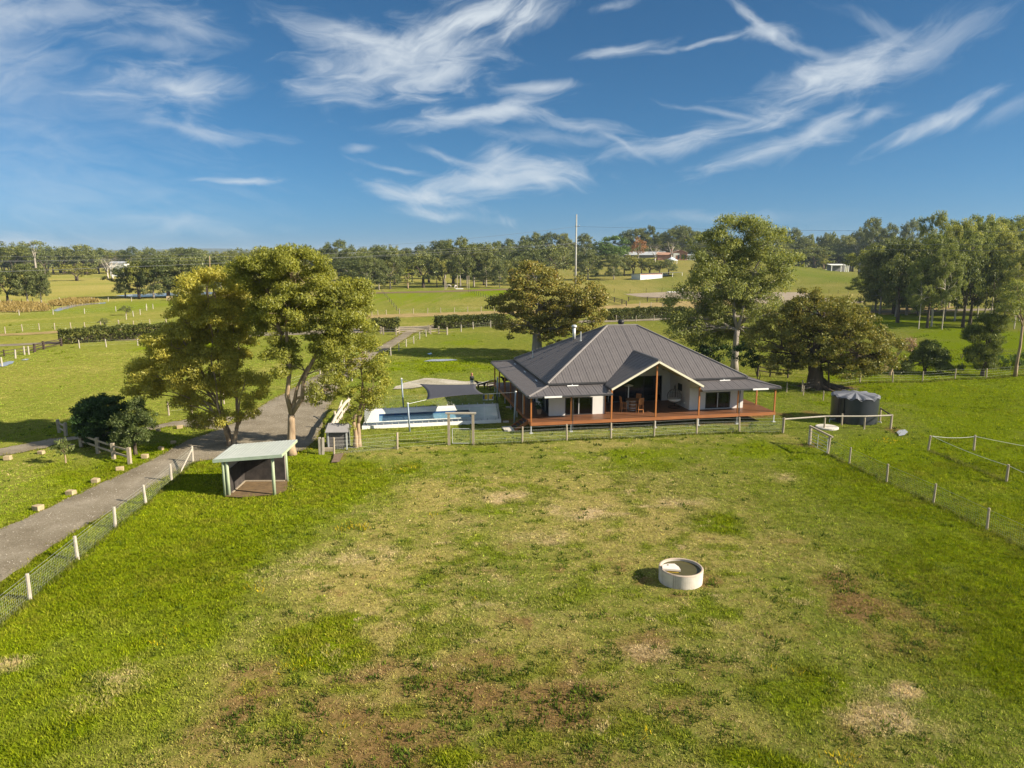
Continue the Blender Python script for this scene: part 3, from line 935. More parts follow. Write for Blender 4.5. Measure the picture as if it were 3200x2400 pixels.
# gable over the open living deck
gcap = MB()
hip(gcap, (GXC, VY0 - .02, GZ), (GXC, gy_apex, GZ), .2)
gzl = GZ - (GXC - GX0) * GS; gzr = GZ - (GX1 - GXC) * GS
gable_roof = gcap.build('gable_roof', M['roofcap'], house)
for sx, gx_, gz_ in ((-1, GX0, gzl), (1, GX1, gzr)):
    ey = EY0 + (gz_ - EZ) * (RY - EY0) / (RZ - EZ)
    roof_sheets([(gx_, VY0, gz_), (GXC, VY0, GZ), (GXC, gy_apex + .03, GZ), (gx_, max(ey, VY0 + 1.6), gz_)], (0, 1, 0), gable_roof, M['roof'])
# verandah roof, lower pitch, all round
VZ0, VZ1 = 3.2, 3.66
VI = .12
vi = [(E0 + VI, EY0 + VI, VZ1), (E1 - VI, EY0 + VI, VZ1), (E1 - VI, EY1 - VI, VZ1), (E0 + VI, EY1 - VI, VZ1)]
vo = [(VX0, VY0, VZ0), (VX1, VY0, VZ0), (VX1, VY1, VZ0), (VX0, VY1, VZ0)]
verandah_roof = empty('verandah_roof', (0, 0, 0)); verandah_roof.parent = house
for a, b in zip(vo, vi):
    vcap = MB(); hip(vcap, a, b, .18); vcap.build('hip_capping', M['roofcap'], verandah_roof)
roof_sheets([vo[0], (GX0 + .12, VY0, VZ0), (GX0 + .12, vi[0][1], VZ1), vi[0]], (1, 0, 0), verandah_roof, M['roof'])
roof_sheets([(GX1 - .12, VY0, VZ0), vo[1], vi[1], (GX1 - .12, vi[0][1], VZ1)], (1, 0, 0), verandah_roof, M['roof'])
roof_sheets([vo[1], vo[2], vi[2], vi[1]], (0, 1, 0), verandah_roof, M['roof'])
roof_sheets([vo[2], vo[3], vi[3], vi[2]], (1, 0, 0), verandah_roof, M['roof'])
roof_sheets([vo[3], vo[0], vi[0], vi[3]], (0, 1, 0), verandah_roof, M['roof'])


def gut(p, q, w=.13, h=.13):
    g = MB(); g.beam(p, q, w, h); g.build('gutter', M['gutter'], house)


gut((VX0 - .05, VY0 - .05, VZ0 - .05), (GX0 + .1, VY0 - .05, VZ0 - .05)); gut((GX1 - .1, VY0 - .05, VZ0 - .05), (VX1 + .05, VY0 - .05, VZ0 - .05))
gut((VX0 - .05, VY0, VZ0 - .05), (VX0 - .05, VY1, VZ0 - .05)); gut((VX1 + .05, VY0, VZ0 - .05), (VX1 + .05, VY1, VZ0 - .05))
gut((E0 - .05, EY0 - .05, EZ - .06), (gxl + .05, EY0 - .05, EZ - .06)); gut((gxr - .05, EY0 - .05, EZ - .06), (E1 + .05, EY0 - .05, EZ - .06))
gut((E0 - .05, EY0, EZ - .06), (E0 - .05, EY1, EZ - .06)); gut((E1 + .05, EY0, EZ - .06), (E1 + .05, EY1, EZ - .06))
gut((GX0 - .04, VY0, gzl - .06), (GX0 - .04, EY0 - .3, gzl - .06), .1, .1); gut((GX1 + .04, VY0, gzr - .06), (GX1 + .04, EY0 - .3, gzr - .06), .1, .1)
# fascia band behind the main gutter
fb = MB()
for a, b in (((E0, EY0 + .06, EZ - .13), (gxl, EY0 + .06, EZ - .13)), ((gxr, EY0 + .06, EZ - .13), (E1, EY0 + .06, EZ - .13)), ((E0 + .06, EY0, EZ - .13), (E0 + .06, EY1, EZ - .13)), ((E1 - .06, EY0, EZ - .13), (E1 - .06, EY1, EZ - .13))):
    fb.beam(a, b, .04, .2)
fb.build('eave_fascia', M['gutter'], house)
# barge boards
for sx, gx_, gz_ in ((-1, GX0, gzl), (1, GX1, gzr)):
    b = MB(); b.beam((gx_, VY0 - .06, gz_ - .1), (GXC, VY0 - .06, GZ - .1), .045, .17); b.build('barge_board', M['cream'], house)
# raked soffit under the gable
s_ = MB()
for sx in (-1, 1):
    xa = X0 + 5.1 if sx < 0 else X0 + 13.15
    xe = GX0 + .1 if sx < 0 else GX1 - .1
    ze = GZ - abs(xe - GXC) * GS - .12
    s_.prism([(GXC, VY0 + .03, GZ - .12), (xe, VY0 + .03, ze), (xe, 6.7, ze), (GXC, 6.7, GZ - .12)], (0, 0, .03))
s_.build('raked_ceiling', M['cream'], house)
# soffit of the side verandahs
# ---- walls
AX0, AX1, AY = 7.22, 15.25, 6.62     # open living deck recessed into the front


def wall(*boxes):
    w = MB()
    for a, b in boxes: w.box(a, b)
    return w.build('wall', M['wall'], house)


T = .14
WT_ = 3.62
wall(((X0, Y0, DZ), (3.56, Y0 + T, WT_)), ((6.08, Y0, DZ), (AX0, Y0 + T, WT_)), ((3.56, Y0, 2.52), (6.08, Y0 + T, WT_)))
wall(((AX1, Y0, DZ), (16.8, Y0 + T, WT_)), ((19.25, Y0, DZ), (X1, Y0 + T, WT_)), ((16.8, Y0, 2.52), (19.25, Y0 + T, WT_)), ((16.8, Y0, DZ), (19.25, Y0 + T, DZ + .06)))
wall(((AX0 - T, Y0 + T, DZ), (AX0, AY, WT_ + .05)))
wall(((AX1, Y0 + T, DZ), (AX1 + T, AY, WT_ + .05)))
wb = MB(); wb.box((14.44, AY, DZ), (AX1, AY + T, 3.9))
wb.prism([(AX0, AY, 3.42), (14.44, AY, 3.42), (14.44, AY, GZ - (14.44 - GXC) * GS - .13), (GXC, AY, GZ - .13), (AX0, AY, GZ - (GXC - AX0) * GS - .13)], (0, T, 0))
wb.build('wall', M['wall'], house)
wall(((X0, Y0 + T, 2.5), (X0 + T, Y1, WT_)), ((X0, 5.2, DZ), (X0 + T, 7.4, 2.5)), ((X0, 9.8, DZ), (X0 + T, 12.0, 2.5)), ((X0, 14.4, DZ), (X0 + T, Y1, 2.5)))
wall(((X1 - T, Y0 + T, DZ), (X1, Y1, WT_)))
wall(((X0 + T, Y1 - T, DZ), (X1 - T, Y1, WT_)))
# small infill panel between gable and verandah roof
for xa, xb in ((GX1 - .62, GX1 - .12),):
    t_ = MB(); t_.prism([(AX1 - .02, Y0 - .01, 3.0), (AX1 - .02, Y0 - .01, 3.66), (AX1 + .02, VY0 + .1, 3.66), (AX1 + .02, VY0 + .1, 3.5)], (.05, 0, 0)); t_.build('infill_panel', M['cream'], house)
# trim and interior
tr_ = MB(); tr_.box((AX0 - .03, Y0 - .03, DZ), (AX0 + .06, Y0 + .06, 3.05)); tr_.build('corner_trim', M['post'], house)
fl = MB(); fl.box((X0 + .1, Y0 + .1, DZ - .3), (X1 - .1, Y1 - .1, DZ - .012)); fl.build('interior_floor', M['floor'], house)
pt = MB(); pt.box((X0 + T, 9.6, DZ), (X1 - T, 9.7, 3.6)); pt.box((X0 + T, 6.9, DZ), (AX0 - T, 7.0, 3.6)); pt.box((AX1 + T, 6.9, DZ), (X1 - T, 7.0, 3.6))
pt.build('interior_wall', M['inner'], house)
cl_ = MB(); cl_.box((X0 + T, Y0 + T, 3.3), (AX0 - T - .01, Y1 - T, 3.33)); cl_.box((AX1 + T + .01, Y0 + T, 3.3), (X1 - T, Y1 - T, 3.33)); cl_.box((AX0 - T, AY + T + .01, 3.34), (AX1 + T, Y1 - T, 3.37)); cl_.build('interior_ceiling', M['inner'], house)


def slider(x0, x1, y, z0, z1, n=2, horizontal=True, plane='y'):
    """sliding glass door: frame, mullions and panes"""
    fr = MB(); w = .06
    f = (lambda a, b, c: (a, b, c)) if plane == 'y' else (lambda a, b, c: (b, a, c))

    def bx(mb, xa, ya, za, xb, yb, zb):
        p, q = f(xa, ya, za), f(xb, yb, zb)
        mb.box((min(p[0], q[0]), min(p[1], q[1]), za), (max(p[0], q[0]), max(p[1], q[1]), zb))
    bx(fr, x0, y - .05, z0, x0 + w, y + .05, z1); bx(fr, x1 - w, y - .05, z0, x1, y + .05, z1)
    bx(fr, x0 + w, y - .05, z1 - w, x1 - w, y + .05, z1); bx(fr, x0 + w, y - .05, z0, x1 - w, y + .05, z0 + w)
    d = MB()
    door = fr.build('sliding_door', M['frame'], house)
    for k in range(n):
        a = x0 + w + (x1 - x0 - 2 * w) * k / n; b = x0 + w + (x1 - x0 - 2 * w) * (k + 1) / n
        if k:
            m_ = MB(); bx(m_, a - .035, y - .04, z0 + w, a + .035, y + .04, z1 - w); m_.build('door_stile', M['frame'] if k != 1 else M['galv'], door)
        p_ = MB(); bx(p_, a + .036, y - .006 + .02 * (k % 2), z0 + w, b - .036, y + .006 + .02 * (k % 2), z1 - w); p_.build('pane', M['glass'], door)


slider(3.56, 6.08, Y0 + .05, DZ, 2.52, 2)
slider(16.8, 19.25, Y0 + .05, DZ + .06, 2.52, 2)
slider(AX0, 14.44, AY + .06, DZ, 3.42, 4)
slider(Y0 + T, 5.2, X0 + .06, DZ, 2.5, 2, plane='x')
slider(7.4, 9.8, X0 + .06, DZ, 2.5, 2, plane='x')
slider(12.0, 14.4, X0 + .06, DZ, 2.5, 2, plane='x')
cu = MB()
for k in range(7): cu.tube([(18.9 - k * .05, Y0 + .3 + .03 * (k % 2), DZ + .05), (18.9 - k * .05, Y0 + .3 + .03 * (k % 2), 2.5)], .04, 5)
cu.build('curtain', M['cushion'], house)

# ---- deck
dk = MB()
yb = .02
while yb < Y0 - .02:
    dk.box((.02, yb, DZ - .03), (22.6, min(yb + .135, Y0 + .02), DZ + random.uniform(-.002, .002))); yb += .14
yb = Y0 + .03
while yb < AY:
    dk.box((AX0 - .02, yb, DZ - .03), (AX1 + .02, yb + .135, DZ + random.uniform(-.002, .002))); yb += .14
for xs, xe in ((.02, X0), (X1 + .02, 22.6)):
    xb = xs
    while xb < xe - .05:
        dk.box((xb, Y0 + .04, DZ - .03), (xb + .135, 19.2, DZ + random.uniform(-.002, .002))); xb += .14
yb = Y1 + .02
while yb < 19.1:
    dk.box((X0 + .02, yb, DZ - .03), (X1, yb + .135, DZ)); yb += .14
tag(dk.build('deck_boards', M['deck'], house), kind='stuff')
for a, b in (((0, -.005, DZ - .155), (22.62, -.005, DZ - .155)), ((0 - .005, .02, DZ - .155), (-.005, 19.2, DZ - .155)), ((22.63, .02, DZ - .155), (22.63, 19.2, DZ - .155)), ((0, 19.22, DZ - .155), (22.62, 19.22, DZ - .155))):
    f = MB(); f.beam(a, b, .045, .27); f.build('deck_fascia', M['fascia'], house)
jn = MB()
for k in range(38): jn.beam((.1 + k * .6, .1, DZ - .16), (.1 + k * .6, 19, DZ - .16), .05, .2)
tag(jn.build('deck_joists', M['darktimber'], house), kind='stuff')
# posts and stumps
fposts = [0.06, 3.56, 7.15, 11.19, 15.22, 18.94, 22.54]
for x in fposts:
    zt = 3.07 if x not in (7.15, 11.19, 15.22) else (gzl - .2 if x != 11.19 else GZ - .3)
    p = MB(); p.box((x - .06, .03, DZ), (x + .06, .15, zt)); p.build('verandah_post', M['post'], house)
    p = MB(); p.box((x - .045, .03, -.08), (x + .045, .12, DZ - .3)); p.box((x - .14, -.06, -.06), (x + .14, .22, .04)); p.build('stump', M['galv'], house)
for y in (3.2, 6.4, 9.6, 12.7, 16.0, 19.0):
    for x in (.09, 22.52):
        p = MB(); p.box((x - .06, y - .06, DZ), (x + .06, y + .06, 3.07)); p.build('verandah_post', M['post'], house)
        p = MB(); p.box((x - .045, y - .045, -.08), (x + .045, y + .045, DZ - .3)); p.build('stump', M['galv'], house)
for x in (4, 8, 12, 16, 20):
    for y in (3, 7, 11, 15):
        p = MB(); p.box((x - .06, y - .06, -.08), (x + .06, y + .06, DZ - .3)); p.build('stump', M['galv'], house)
for a, b in (((0, .09, 3.09), (7.2, .09, 3.09)), ((15.2, .09, 3.09), (22.6, .09, 3.09)), ((.09, .16, 3.09), (.09, 19.1, 3.09)), ((22.52, .16, 3.09), (22.52, 19.1, 3.09))):
    f = MB(); f.beam(a, b, .07, .14); f.build('verandah_beam', M['post'], house)
# dark fibre skirt well under the house
sk = MB(); sk.box((X0 + .2, Y0 + .4, -.05), (X1 - .2, Y0 + .46, DZ - .31)); sk.build('underfloor_screen', M['black'], house)
# steps at the left corner
st = empty('steps', (0, 0, 0)); st.parent = house; st['label'] = 'dark open stair treads with orange stringers at the deck corner'
for k in range(4):
    s2 = MB(); s2.box((-.28 - k * .27, 1.15, DZ - .2 - k * .19 - .04), (-.02 - k * .27, 2.5, DZ - .2 - k * .19)); s2.build('tread', M['darktread'], st)
    s2 = MB(); s2.box((-.06 - k * .27, 1.17, DZ - .38 - k * .19), (-.03 - k * .27, 2.48, DZ - .25 - k * .19)); s2.build('riser', M['darktread'], st)
for y in (1.1, 2.52):
    s2 = MB(); s2.prism([(0, y, DZ - .06), (0, y, DZ - .42), (-1.12, y, -.03), (-1.2, y, .16)], (0, .045, 0)); s2.build('stringer', M['fascia'], st)
tag(MB().cbox((0, 0, .03), (.85, 1.5, .1), HANG).build('concrete_slab', M['concrete'], None, HW(-1.6, 1.85, 0)), 'pale concrete landing slab at the foot of the dark deck steps', 'slab')
# roof fittings
fz = lambda x: EZ + (x - E0) * (RZ - EZ) / (RX0 - E0)
fu = MB(); fu.tube([(6.9, 11.4, fz(6.9) - .1), (6.9, 11.4, fz(6.9) + 1.25)], .16, 12); fu.lathe([(.2, fz(6.9) + 1.2), (.3, fz(6.9) + 1.3), (.22, fz(6.9) + 1.45), (.02, fz(6.9) + 1.5)], 12, (6.9, 11.4)); fu.build('flue', M['galv'], house, smooth=True)
for x, y, h in ((7.0, 9.35, .95), (3.1, 13.3, .75)):
    fu = MB(); fu.tube([(x, y, fz(x) - .1), (x, y, fz(x) + h)], .055, 8); fu.tube([(x, y, fz(x)), (x, y, fz(x) + .1)], .12, 8); fu.build('vent_pipe', M['galv'], house)
wv = MB(); wv.lathe([(.2, RZ - .3), (.24, RZ + .1), (.34, RZ + .3), (.26, RZ + .5), (.02, RZ + .58)], 14, (11.3, 10.0)); wv.build('roof_ventilator', M['black'], house, smooth=True)
for x, y0_, z in ((4.1, EY0 - .32, EZ - .2), (18.4, EY0 - .32, EZ - .2)):
    sp_ = MB(); sp_.tube([(x - .5, y0_, z), (x + .5, y0_, z)], .05, 8); sp_.tube([(x, y0_ + .3, z + .1), (x, y0_, z)], .04, 6); sp_.build('spreader_pipe', M['white'], house)
for y in (5, 10, 15):
    sp_ = MB(); sp_.tube([(E0 - .36, y - .4, EZ - .24), (E0 - .36, y + .4, EZ - .24)], .045, 8); sp_.build('spreader_pipe', M['galv'], house)
for x in (1.85, 20.8):
    sp_ = MB(); sp_.box((x - .75, VY0 - .22, VZ0 - .11), (x + .75, VY0 - .115, VZ0 + .02)); sp_.build('strip_light', M['white'], house)
for x, y in ((15.36, 6.55),):
    pass
for x, y in ((3.68, .02), (19.06, .02), (.02, 3.3), (22.62, 3.3)):
    dp = MB(); dp.tube([(x, y - .02, VZ0 - .1), (x, y - .02, .1)], .04, 8); dp.build('downpipe', M['gutter'] if y < 1 else M['galv'], house)
o = MB(); o.lathe([(.07, 0), (.10, .05), (.06, .12), (.0, .13)], 10); tag(o.build('wall_lamp', M['white'], house, (AX1 - .06, 2.9, 1.45), (0, -math.pi / 2, 0)))
for k, x in enumerate((10.1,)):
    fan = MB(); fan.tube([(x, 3.0, 5.2), (x, 3.0, 4.75)], .03, 6); fan.tube([(x, 3.0, 4.75), (x, 3.0, 4.6)], .12, 10)
    for q in range(4):
        a = q * math.pi / 2 + .5
        fan.beam((x + .12 * math.cos(a), 3 + .12 * math.sin(a), 4.66), (x + .75 * math.cos(a), 3 + .75 * math.sin(a), 4.66), .13, .015)
    fan.build('ceiling_fan', M['frame'], house)

# ---- things on the deck
t = empty('bar_table', HW(10.05, 2.75, DZ), HANG, 'round dark timber bar table on a barrel base between three orange chairs', 'table')
b = MB(); b.lathe([(.05, 1.03), (.62, 1.03), (.62, 1.08), (.0, 1.08)], 24); b.build('table_top', M['barrel'], t)
b = MB(); b.lathe([(.25, 0), (.32, .2), (.36, .45), (.32, .75), (.26, 1.02)], 18); bb = b.build('barrel', M['barrel'], t, smooth=True)
for z, r_ in ((.1, .292), (.3, .345), (.62, .347), (.9, .29)):
    b = MB(); b.lathe([(r_, z - .03), (r_ + .012, z - .03), (r_ + .012, z + .03), (r_, z + .03)], 18); b.build('hoop', M['galv'], bb)


def bar_chair(x, y, rz, label):
    c = empty('bar_chair', HW(x, y, DZ), HANG + rz, label, 'chair', 'orange timber chairs round the bar table')
    for sx in (-.23, .23):
        b = MB(); b.beam((sx, -.22, 0), (sx * .93, -.18, .76), .05, .05); b.build('leg', M['chairwood'], c)
        b = MB(); b.beam((sx, .24, 0), (sx * .93, .2, .76), .05, .05); b.beam((sx * .93, .2, .76), (sx * .93, .32, 1.35), .05, .05); b.build('leg', M['chairwood'], c)
    b = MB()
    for k in range(6): b.box((-.25, -.24 + k * .08, .76), (.25, -.24 + k * .08 + .068, .785))
    b.build('seat', M['chairwood'], c)
    b = MB()
    for k in range(5):
        xx = -.18 + k * .09
        b.beam((xx, .215, .84), (xx, .305, 1.3), .06, .015, (0, 1, 0))
    b.beam((-.24, .315, 1.33), (.24, .315, 1.33), .03, .09); b.build('backrest', M['chairwood'], c)
    b = MB(); b.beam((-.23, -.21, .25), (.23, -.21, .25), .03, .04); b.beam((-.23, .23, .3), (.23, .23, .3), .03, .04)
    for sx in (-.23, .23): b.beam((sx, -.21, .3), (sx, .23, .3), .03, .04)
    b.build('stretcher', M['chairwood'], c)
    return c


bar_chair(9.18, 2.75, R(90), 'orange timber bar chair on the left of the barrel table')
bar_chair(10.45, 2.0, R(188), 'front orange timber bar chair with its back to the lawn')
bar_chair(10.75, 3.4, R(-42), 'orange timber bar chair on the far side of the barrel table')
t = empty('patio_heater', HW(9.95, 3.65, DZ), HANG, 'patio heater with a flat round cap on a silver pole behind the table', 'patio heater')
b = MB(); b.lathe([(.02, 2.32), (.42, 2.18), (.44, 2.16), (.43, 2.15), (.02, 2.2)], 24); b.build('reflector', M['cream'], t)
b = MB(); b.tube([(0, 0, .7), (0, 0, 2.2)], .05, 10); b.build('pole', M['white'], t)
b = MB(); b.lathe([(.24, 0), (.24, .05), (.2, .06), (.2, .7), (.05, .78)], 16); b.build('base', M['galv'], t)
t = empty('egg_chair', HW(14.3, 3.3, DZ), HANG + R(-30), 'hanging grey wicker egg chair with a pale cushion in the deck recess', 'egg chair')
b = MB()
for k in range(16):
    a = 2 * math.pi * k / 16
    pts = []
    for j in range(9):
        f = j / 8 * 1.0
        ph = -math.pi / 2 + math.pi * f
        r_ = .66 * math.cos(ph)
        p = Vector((r_ * math.cos(a), r_ * math.sin(a) * .8, 1.08 + .68 * math.sin(ph)))
        pts.append(p)
    # the front of the egg is open
    if math.sin(a) < -.55: pts = pts[:4]
    b.tube(pts, .014, 4)
for z, r_ in ((.6, .48), (.8, .6), (1.3, .62), (1.55, .45)):
    b.tube([(r_ * math.cos(q), r_ * .8 * math.sin(q), z) for q in np.linspace(-.6 if z > 1 else 0, math.pi + .6 if z > 1 else 2 * math.pi, 20)], .012, 4)
b.build('shell', M['wicker'], t)
b = MB(); b.lathe([(.0, .55), (.4, .58), (.58, .72), (.62, .86), (.55, .88), (.35, .78), (.0, .76)], 18); b.build('cushion', M['cushion'], t, smooth=True)
b = MB(); b.tube([(0, .62, .03), (0, .72, 1.2), (0, .6, 1.9), (0, .3, 2.1), (0, 0, 2.05), (0, 0, 1.76)], .03, 8); b.tube([(math.cos(q) * .55, .1 + math.sin(q) * .55, .03) for q in np.linspace(0, 2 * math.pi, 20)], .03, 6); b.build('stand', M['black'], t)
b = MB(); b.box((-.02, -.42, -.32), (.02, .42, .32)); o = b.build('wall_picture', M['black'], None, HW(AX1 - .035, 4.2, DZ + 1.75), (0, 0, HANG)); tag(o, 'black framed panel hung on the grey side wall above the egg chair', 'picture')
t = empty('potted_plant', HW(1.45, 3.0, DZ), 0, 'leafy potted plant beside the dark glass doors at the left end of the verandah', 'pot plant')
b = MB(); b.lathe([(.16, 0), (.22, .25), (.24, .45), (.2, .45), (.18, .4), (.0, .4)], 14); b.build('pot', M['terracotta'], t)

# ------------------------------------------------------------------ foliage
def unit(v):
    return v / (np.linalg.norm(v, axis=1, keepdims=True) + 1e-9)


def leaves(P, axis_dir, length, width, rg, jitter=.25, face=None):
    """diamond leaves at P with long axis axis_dir, flat side towards 'face'; returns verts, faces"""
    n = len(P)
    a = unit(axis_dir)
    r_ = unit(rg.normal(size=(n, 3)))
    if face is not None: r_ = unit(face + r_ * .75)
    s = unit(np.cross(a, r_))
    L = length * (1 + jitter * rg.normal(size=(n, 1))); Wd = width * (1 + jitter * rg.normal(size=(n, 1)))
    b = np.cross(a, s)
    bend = b * L * .12
    v = np.stack([P - a * L * .5, P + s * Wd * .5 + bend, P + a * L * .5, P - s * Wd * .5 + bend], 1).reshape(-1, 3)
    f = np.arange(n * 4).reshape(n, 4)
    return v, f


def clump_points(masses, rg, spacing, per, rs, shell=.55, flat=.75, up=.25):
    """fill ellipsoidal masses with sub clumps; returns leaf points, outward dirs and clump centres"""
    C = []; owner = []
    for k, (cx, cy, cz, rx, ry, rz) in enumerate(masses):
        vol = rx * ry * rz
        n = max(3, int(4.2 * (vol ** (2 / 3)) / spacing ** 2))
        d = unit(rg.normal(size=(n, 3)))
        d[:, 2] += up; d = unit(d)
        q = shell + (1 - shell) * rg.random((n, 1)) ** .7
        C.append(np.array([cx, cy, cz]) + d * q * np.array([rx, ry, rz])); owner += [k] * n
    C = np.concatenate(C)
    sz = rs * (.65 + .7 * rg.random(len(C)))
    cnt = np.maximum(4, (per * (sz / rs) ** 2)).astype(int)
    ii = np.repeat(np.arange(len(C)), cnt)
    d = unit(rg.normal(size=(len(ii), 3)))
    q = rg.random((len(ii), 1)) ** .45
    off = d * q * sz[ii][:, None] * np.array([1, 1, flat])
    off[:, 2] = np.where(off[:, 2] < 0, off[:, 2] * .65, off[:, 2])
    return C[ii] + off, d, C, np.array(owner)


def crown_mesh(name, masses, mat, rg, spacing=.8, per=70, rs=.62, leaf=(.26, .10), style='droop', shell=.55, flat=.75, up=.25):
    P, d, C, ow = clump_points(masses, rg, spacing, per, rs, shell, flat, up)
    n = len(P)
    if style == 'droop':
        ax = d * .15 + rg.normal(size=(n, 3)) * .6 + np.array([0, 0, -.5])
    elif style == 'up':
        ax = d * .2 + rg.normal(size=(n, 3)) * .8
    elif style == 'needle':
        ax = d * .4 + rg.normal(size=(n, 3)) * .3 + np.array([0, 0, .5])
    else:
        ax = rg.normal(size=(n, 3))
    V, Fc = leaves(P, ax, leaf[0], leaf[1], rg, .25, None if style == 'needle' else d * np.array([1, 1, .8]) + np.array([0, 0, .35]))
    return np_mesh(name, V, Fc, mat), C, ow


def limb(p, q, rg, sag=.12, n=5):
    """bent path from p to q that leaves p steeply"""
    p, q = np.array(p, float), np.array(q, float)
    L = np.linalg.norm(q - p)
    mid = p * .55 + q * .45 + np.array([0, 0, L * sag * 1.0]) - (q - p) * np.array([1, 1, 0]) * .15 + rg.normal(size=3) * L * .04
    ts = np.linspace(0, 1, n + 1)
    return [tuple((1 - t) ** 2 * p + 2 * t * (1 - t) * mid + t * t * q + rg.normal(size=3) * L * .012 * (0 < t < 1)) for t in ts]


def limbs_into(tm, masses, forks, C, ow, rg, twigs, mains=4, n6=6):
    """a few main limbs rise from each fork; smaller limbs leave them for every leaf mass, twigs for the clumps"""
    ms = np.array([m[:3] for m in masses])
    own = np.array([int(np.argmin([np.hypot(c[0] - f[0][0], c[1] - f[0][1]) + rg.random() * .6 for f in forks])) for c in ms]) if len(forks) > 1 else np.zeros(len(ms), int)
    for fi, (hub, rr) in enumerate(forks):
        mine = np.where(own == fi)[0]
        if not len(mine): continue
        hub = np.array(hub)
        k = max(1, min(len(mine), mains if len(forks) == 1 else 2))
        cen = ms[rg.permutation(mine)[:k]].copy()
        for _ in range(6):
            lab = np.argmin(((ms[mine][:, None] - cen[None]) ** 2).sum(-1), 1)
            for j in range(k):
                if (lab == j).any(): cen[j] = ms[mine][lab == j].mean(0)
        for j in range(k):
            grp = mine[lab == j]
            if not len(grp): continue
            tip = cen[j] + np.array([0, 0, .15 * abs(cen[j][2] - hub[2])])
            tip[2] = max(tip[2], hub[2] + .4)
            mp_ = limb(hub, tip, rg, .10, 7)
            r0 = rr * min(.95, (.62 + .5 * len(grp) / len(mine)) if k > 1 else .98)
            rad = [r0 * (1 - .72 * i / (len(mp_) - 1)) for i in range(len(mp_))]
            tm.tube(mp_, rad, 8)
            for g in grp:
                c = ms[g]; hgt = masses[g][5]
                i0 = 1
                for i in range(1, len(mp_) - 1):
                    if mp_[i][2] < c[2] - .35 * np.hypot(c[0] - mp_[i][0], c[1] - mp_[i][1]): i0 = i
                path = limb(mp_[i0], c - np.array([0, 0, hgt * .2]), rg, .12)
                w = min(rad[i0] * .75, .03 + .028 * np.linalg.norm(c - np.array(mp_[i0])))
                tm.tube(path, [w * (1 - .65 * i / (len(path) - 1)) for i in range(len(path))], n6)
                sub = np.where(ow == g)[0]
                for q in rg.permutation(sub)[:max(1, int(len(sub) * twigs))]:
                    f = rg.integers(2, len(path))
                    w2 = w * .34
                    tm.tube(limb(path[f], C[q], rg, .08, 3), [w2, w2 * .75, w2 * .5, w2 * .25], 4 if n6 > 5 else 3, False)


def build_tree(name, base, masses, label, cat, bark, leafm, rg, trunk_h, r0, stems=1, lean=(0, 0), spread=.25, group=None, leaf=(.26, .10), style='droop',
               spacing=.8, per=70, rs=.62, shell=.55, flat=.75, twigs=.35, up=.25, flare=1.35, extra_limbs=(), mains=4):
    t = empty(name, base, 0, label, cat, group)
    cm, C, ow = crown_mesh('crown', masses, leafm, rg, spacing, per, rs, leaf, style, shell, flat, up)
    link('crown', cm, t)
    tm = MB()
    forks = []
    for s in range(stems):
        a = 2 * math.pi * s / max(1, stems) + rg.random() * 1.2
        off = np.array([math.cos(a), math.sin(a)]) * (r0 * .55 if stems > 1 else 0)
        top = np.array([lean[0] + math.cos(a) * spread * (stems > 1), lean[1] + math.sin(a) * spread * (stems > 1), trunk_h * (.85 + .3 * rg.random() if stems > 1 else 1)])
        pts = [(off[0] * 1.2, off[1] * 1.2, -.15)]
        for k in range(1, 6):
            f = k / 5
            pts.append((off[0] + (top[0] - off[0]) * f + rg.normal() * r0 * .12, off[1] + (top[1] - off[1]) * f + rg.normal() * r0 * .12, top[2] * f))
        rr = r0 / math.sqrt(stems) * 1.1
        tm.tube(pts, [rr * flare] + [rr * (1.06 - .34 * k / 5) for k in range(1, 6)], 9)
        forks.append((pts[-1], rr * .72))
    limbs_into(tm, masses, forks, C, ow, rg, twigs, mains)
    for pth, ra in extra_limbs:
        tm.tube(pth, ra, 7)
    tm.build('trunk', bark, t, smooth=True)
    return t


def px_masses(base, lst, Y=None, depth=1.0, rg=None, yoff=.35):
    """picture ovals (photo px) at the tree's distance -> ellipsoids in the tree's own frame, spread in depth"""
    r_ = []
    for e in lst:
        u, v, ru, rv = e[:4]
        yo = e[4] if len(e) > 4 else None
        Yc = base.y
        p = AT(u, v, Yc); s = PXM(Yc, p.z)
        rx, rz = ru / s * 1.1, rv / s * 1.1
        ry = rx * depth
        if yo is None: yo = (rg.random() - .5) * 2 * yoff * rx
        r_.append((p.x - base.x, yo, p.z, rx, ry, rz))
    return r_


def crop(u0, v0, s):
    return lambda l: [(u0 + e[0] / s, v0 + e[1] / s, e[2] / s, e[3] / s) + tuple(e[4:]) for e in l]


# ---- the two big gums, the young tree by the pool
c2 = crop(350, 750, 1.952)
rgt = np.random.default_rng(11)
b = G(724, 1392)
gum = [(620, 330, 185, 135), (450, 460, 130, 115), (640, 500, 190, 120), (390, 620, 150, 100), (600, 640, 170, 110, 1.2), (270, 800, 140, 95), (180, 830, 70, 70),
       (480, 780, 150, 110), (640, 770, 150, 110, -.8), (830, 880, 110, 90), (560, 930, 140, 90, .6), (500, 1130, 80, 40), (830, 1045, 75, 50), (165, 920, 45, 60),
       (700, 420, 120, 120, 2.0), (740, 640, 90, 90, 1.5), (450, 1000, 70, 50), (330, 700, 110, 80, 1.0), (600, 240, 110, 50), (660, 1060, 80, 45, -1.2), (260, 900, 60, 40)]
build_tree('gum_tree', b, px_masses(b, c2(gum), rg=rgt), 'left big gum beside the driveway, many pale stems rising from one base', 'tree', M['palebark'], M['gumleaf'], rgt, 1.6, .36, 5, (0, 0), .55,
           spacing=.62, per=190, rs=.62, leaf=(.21, .075), twigs=.35, shell=.70)
b = G(911, 1420)
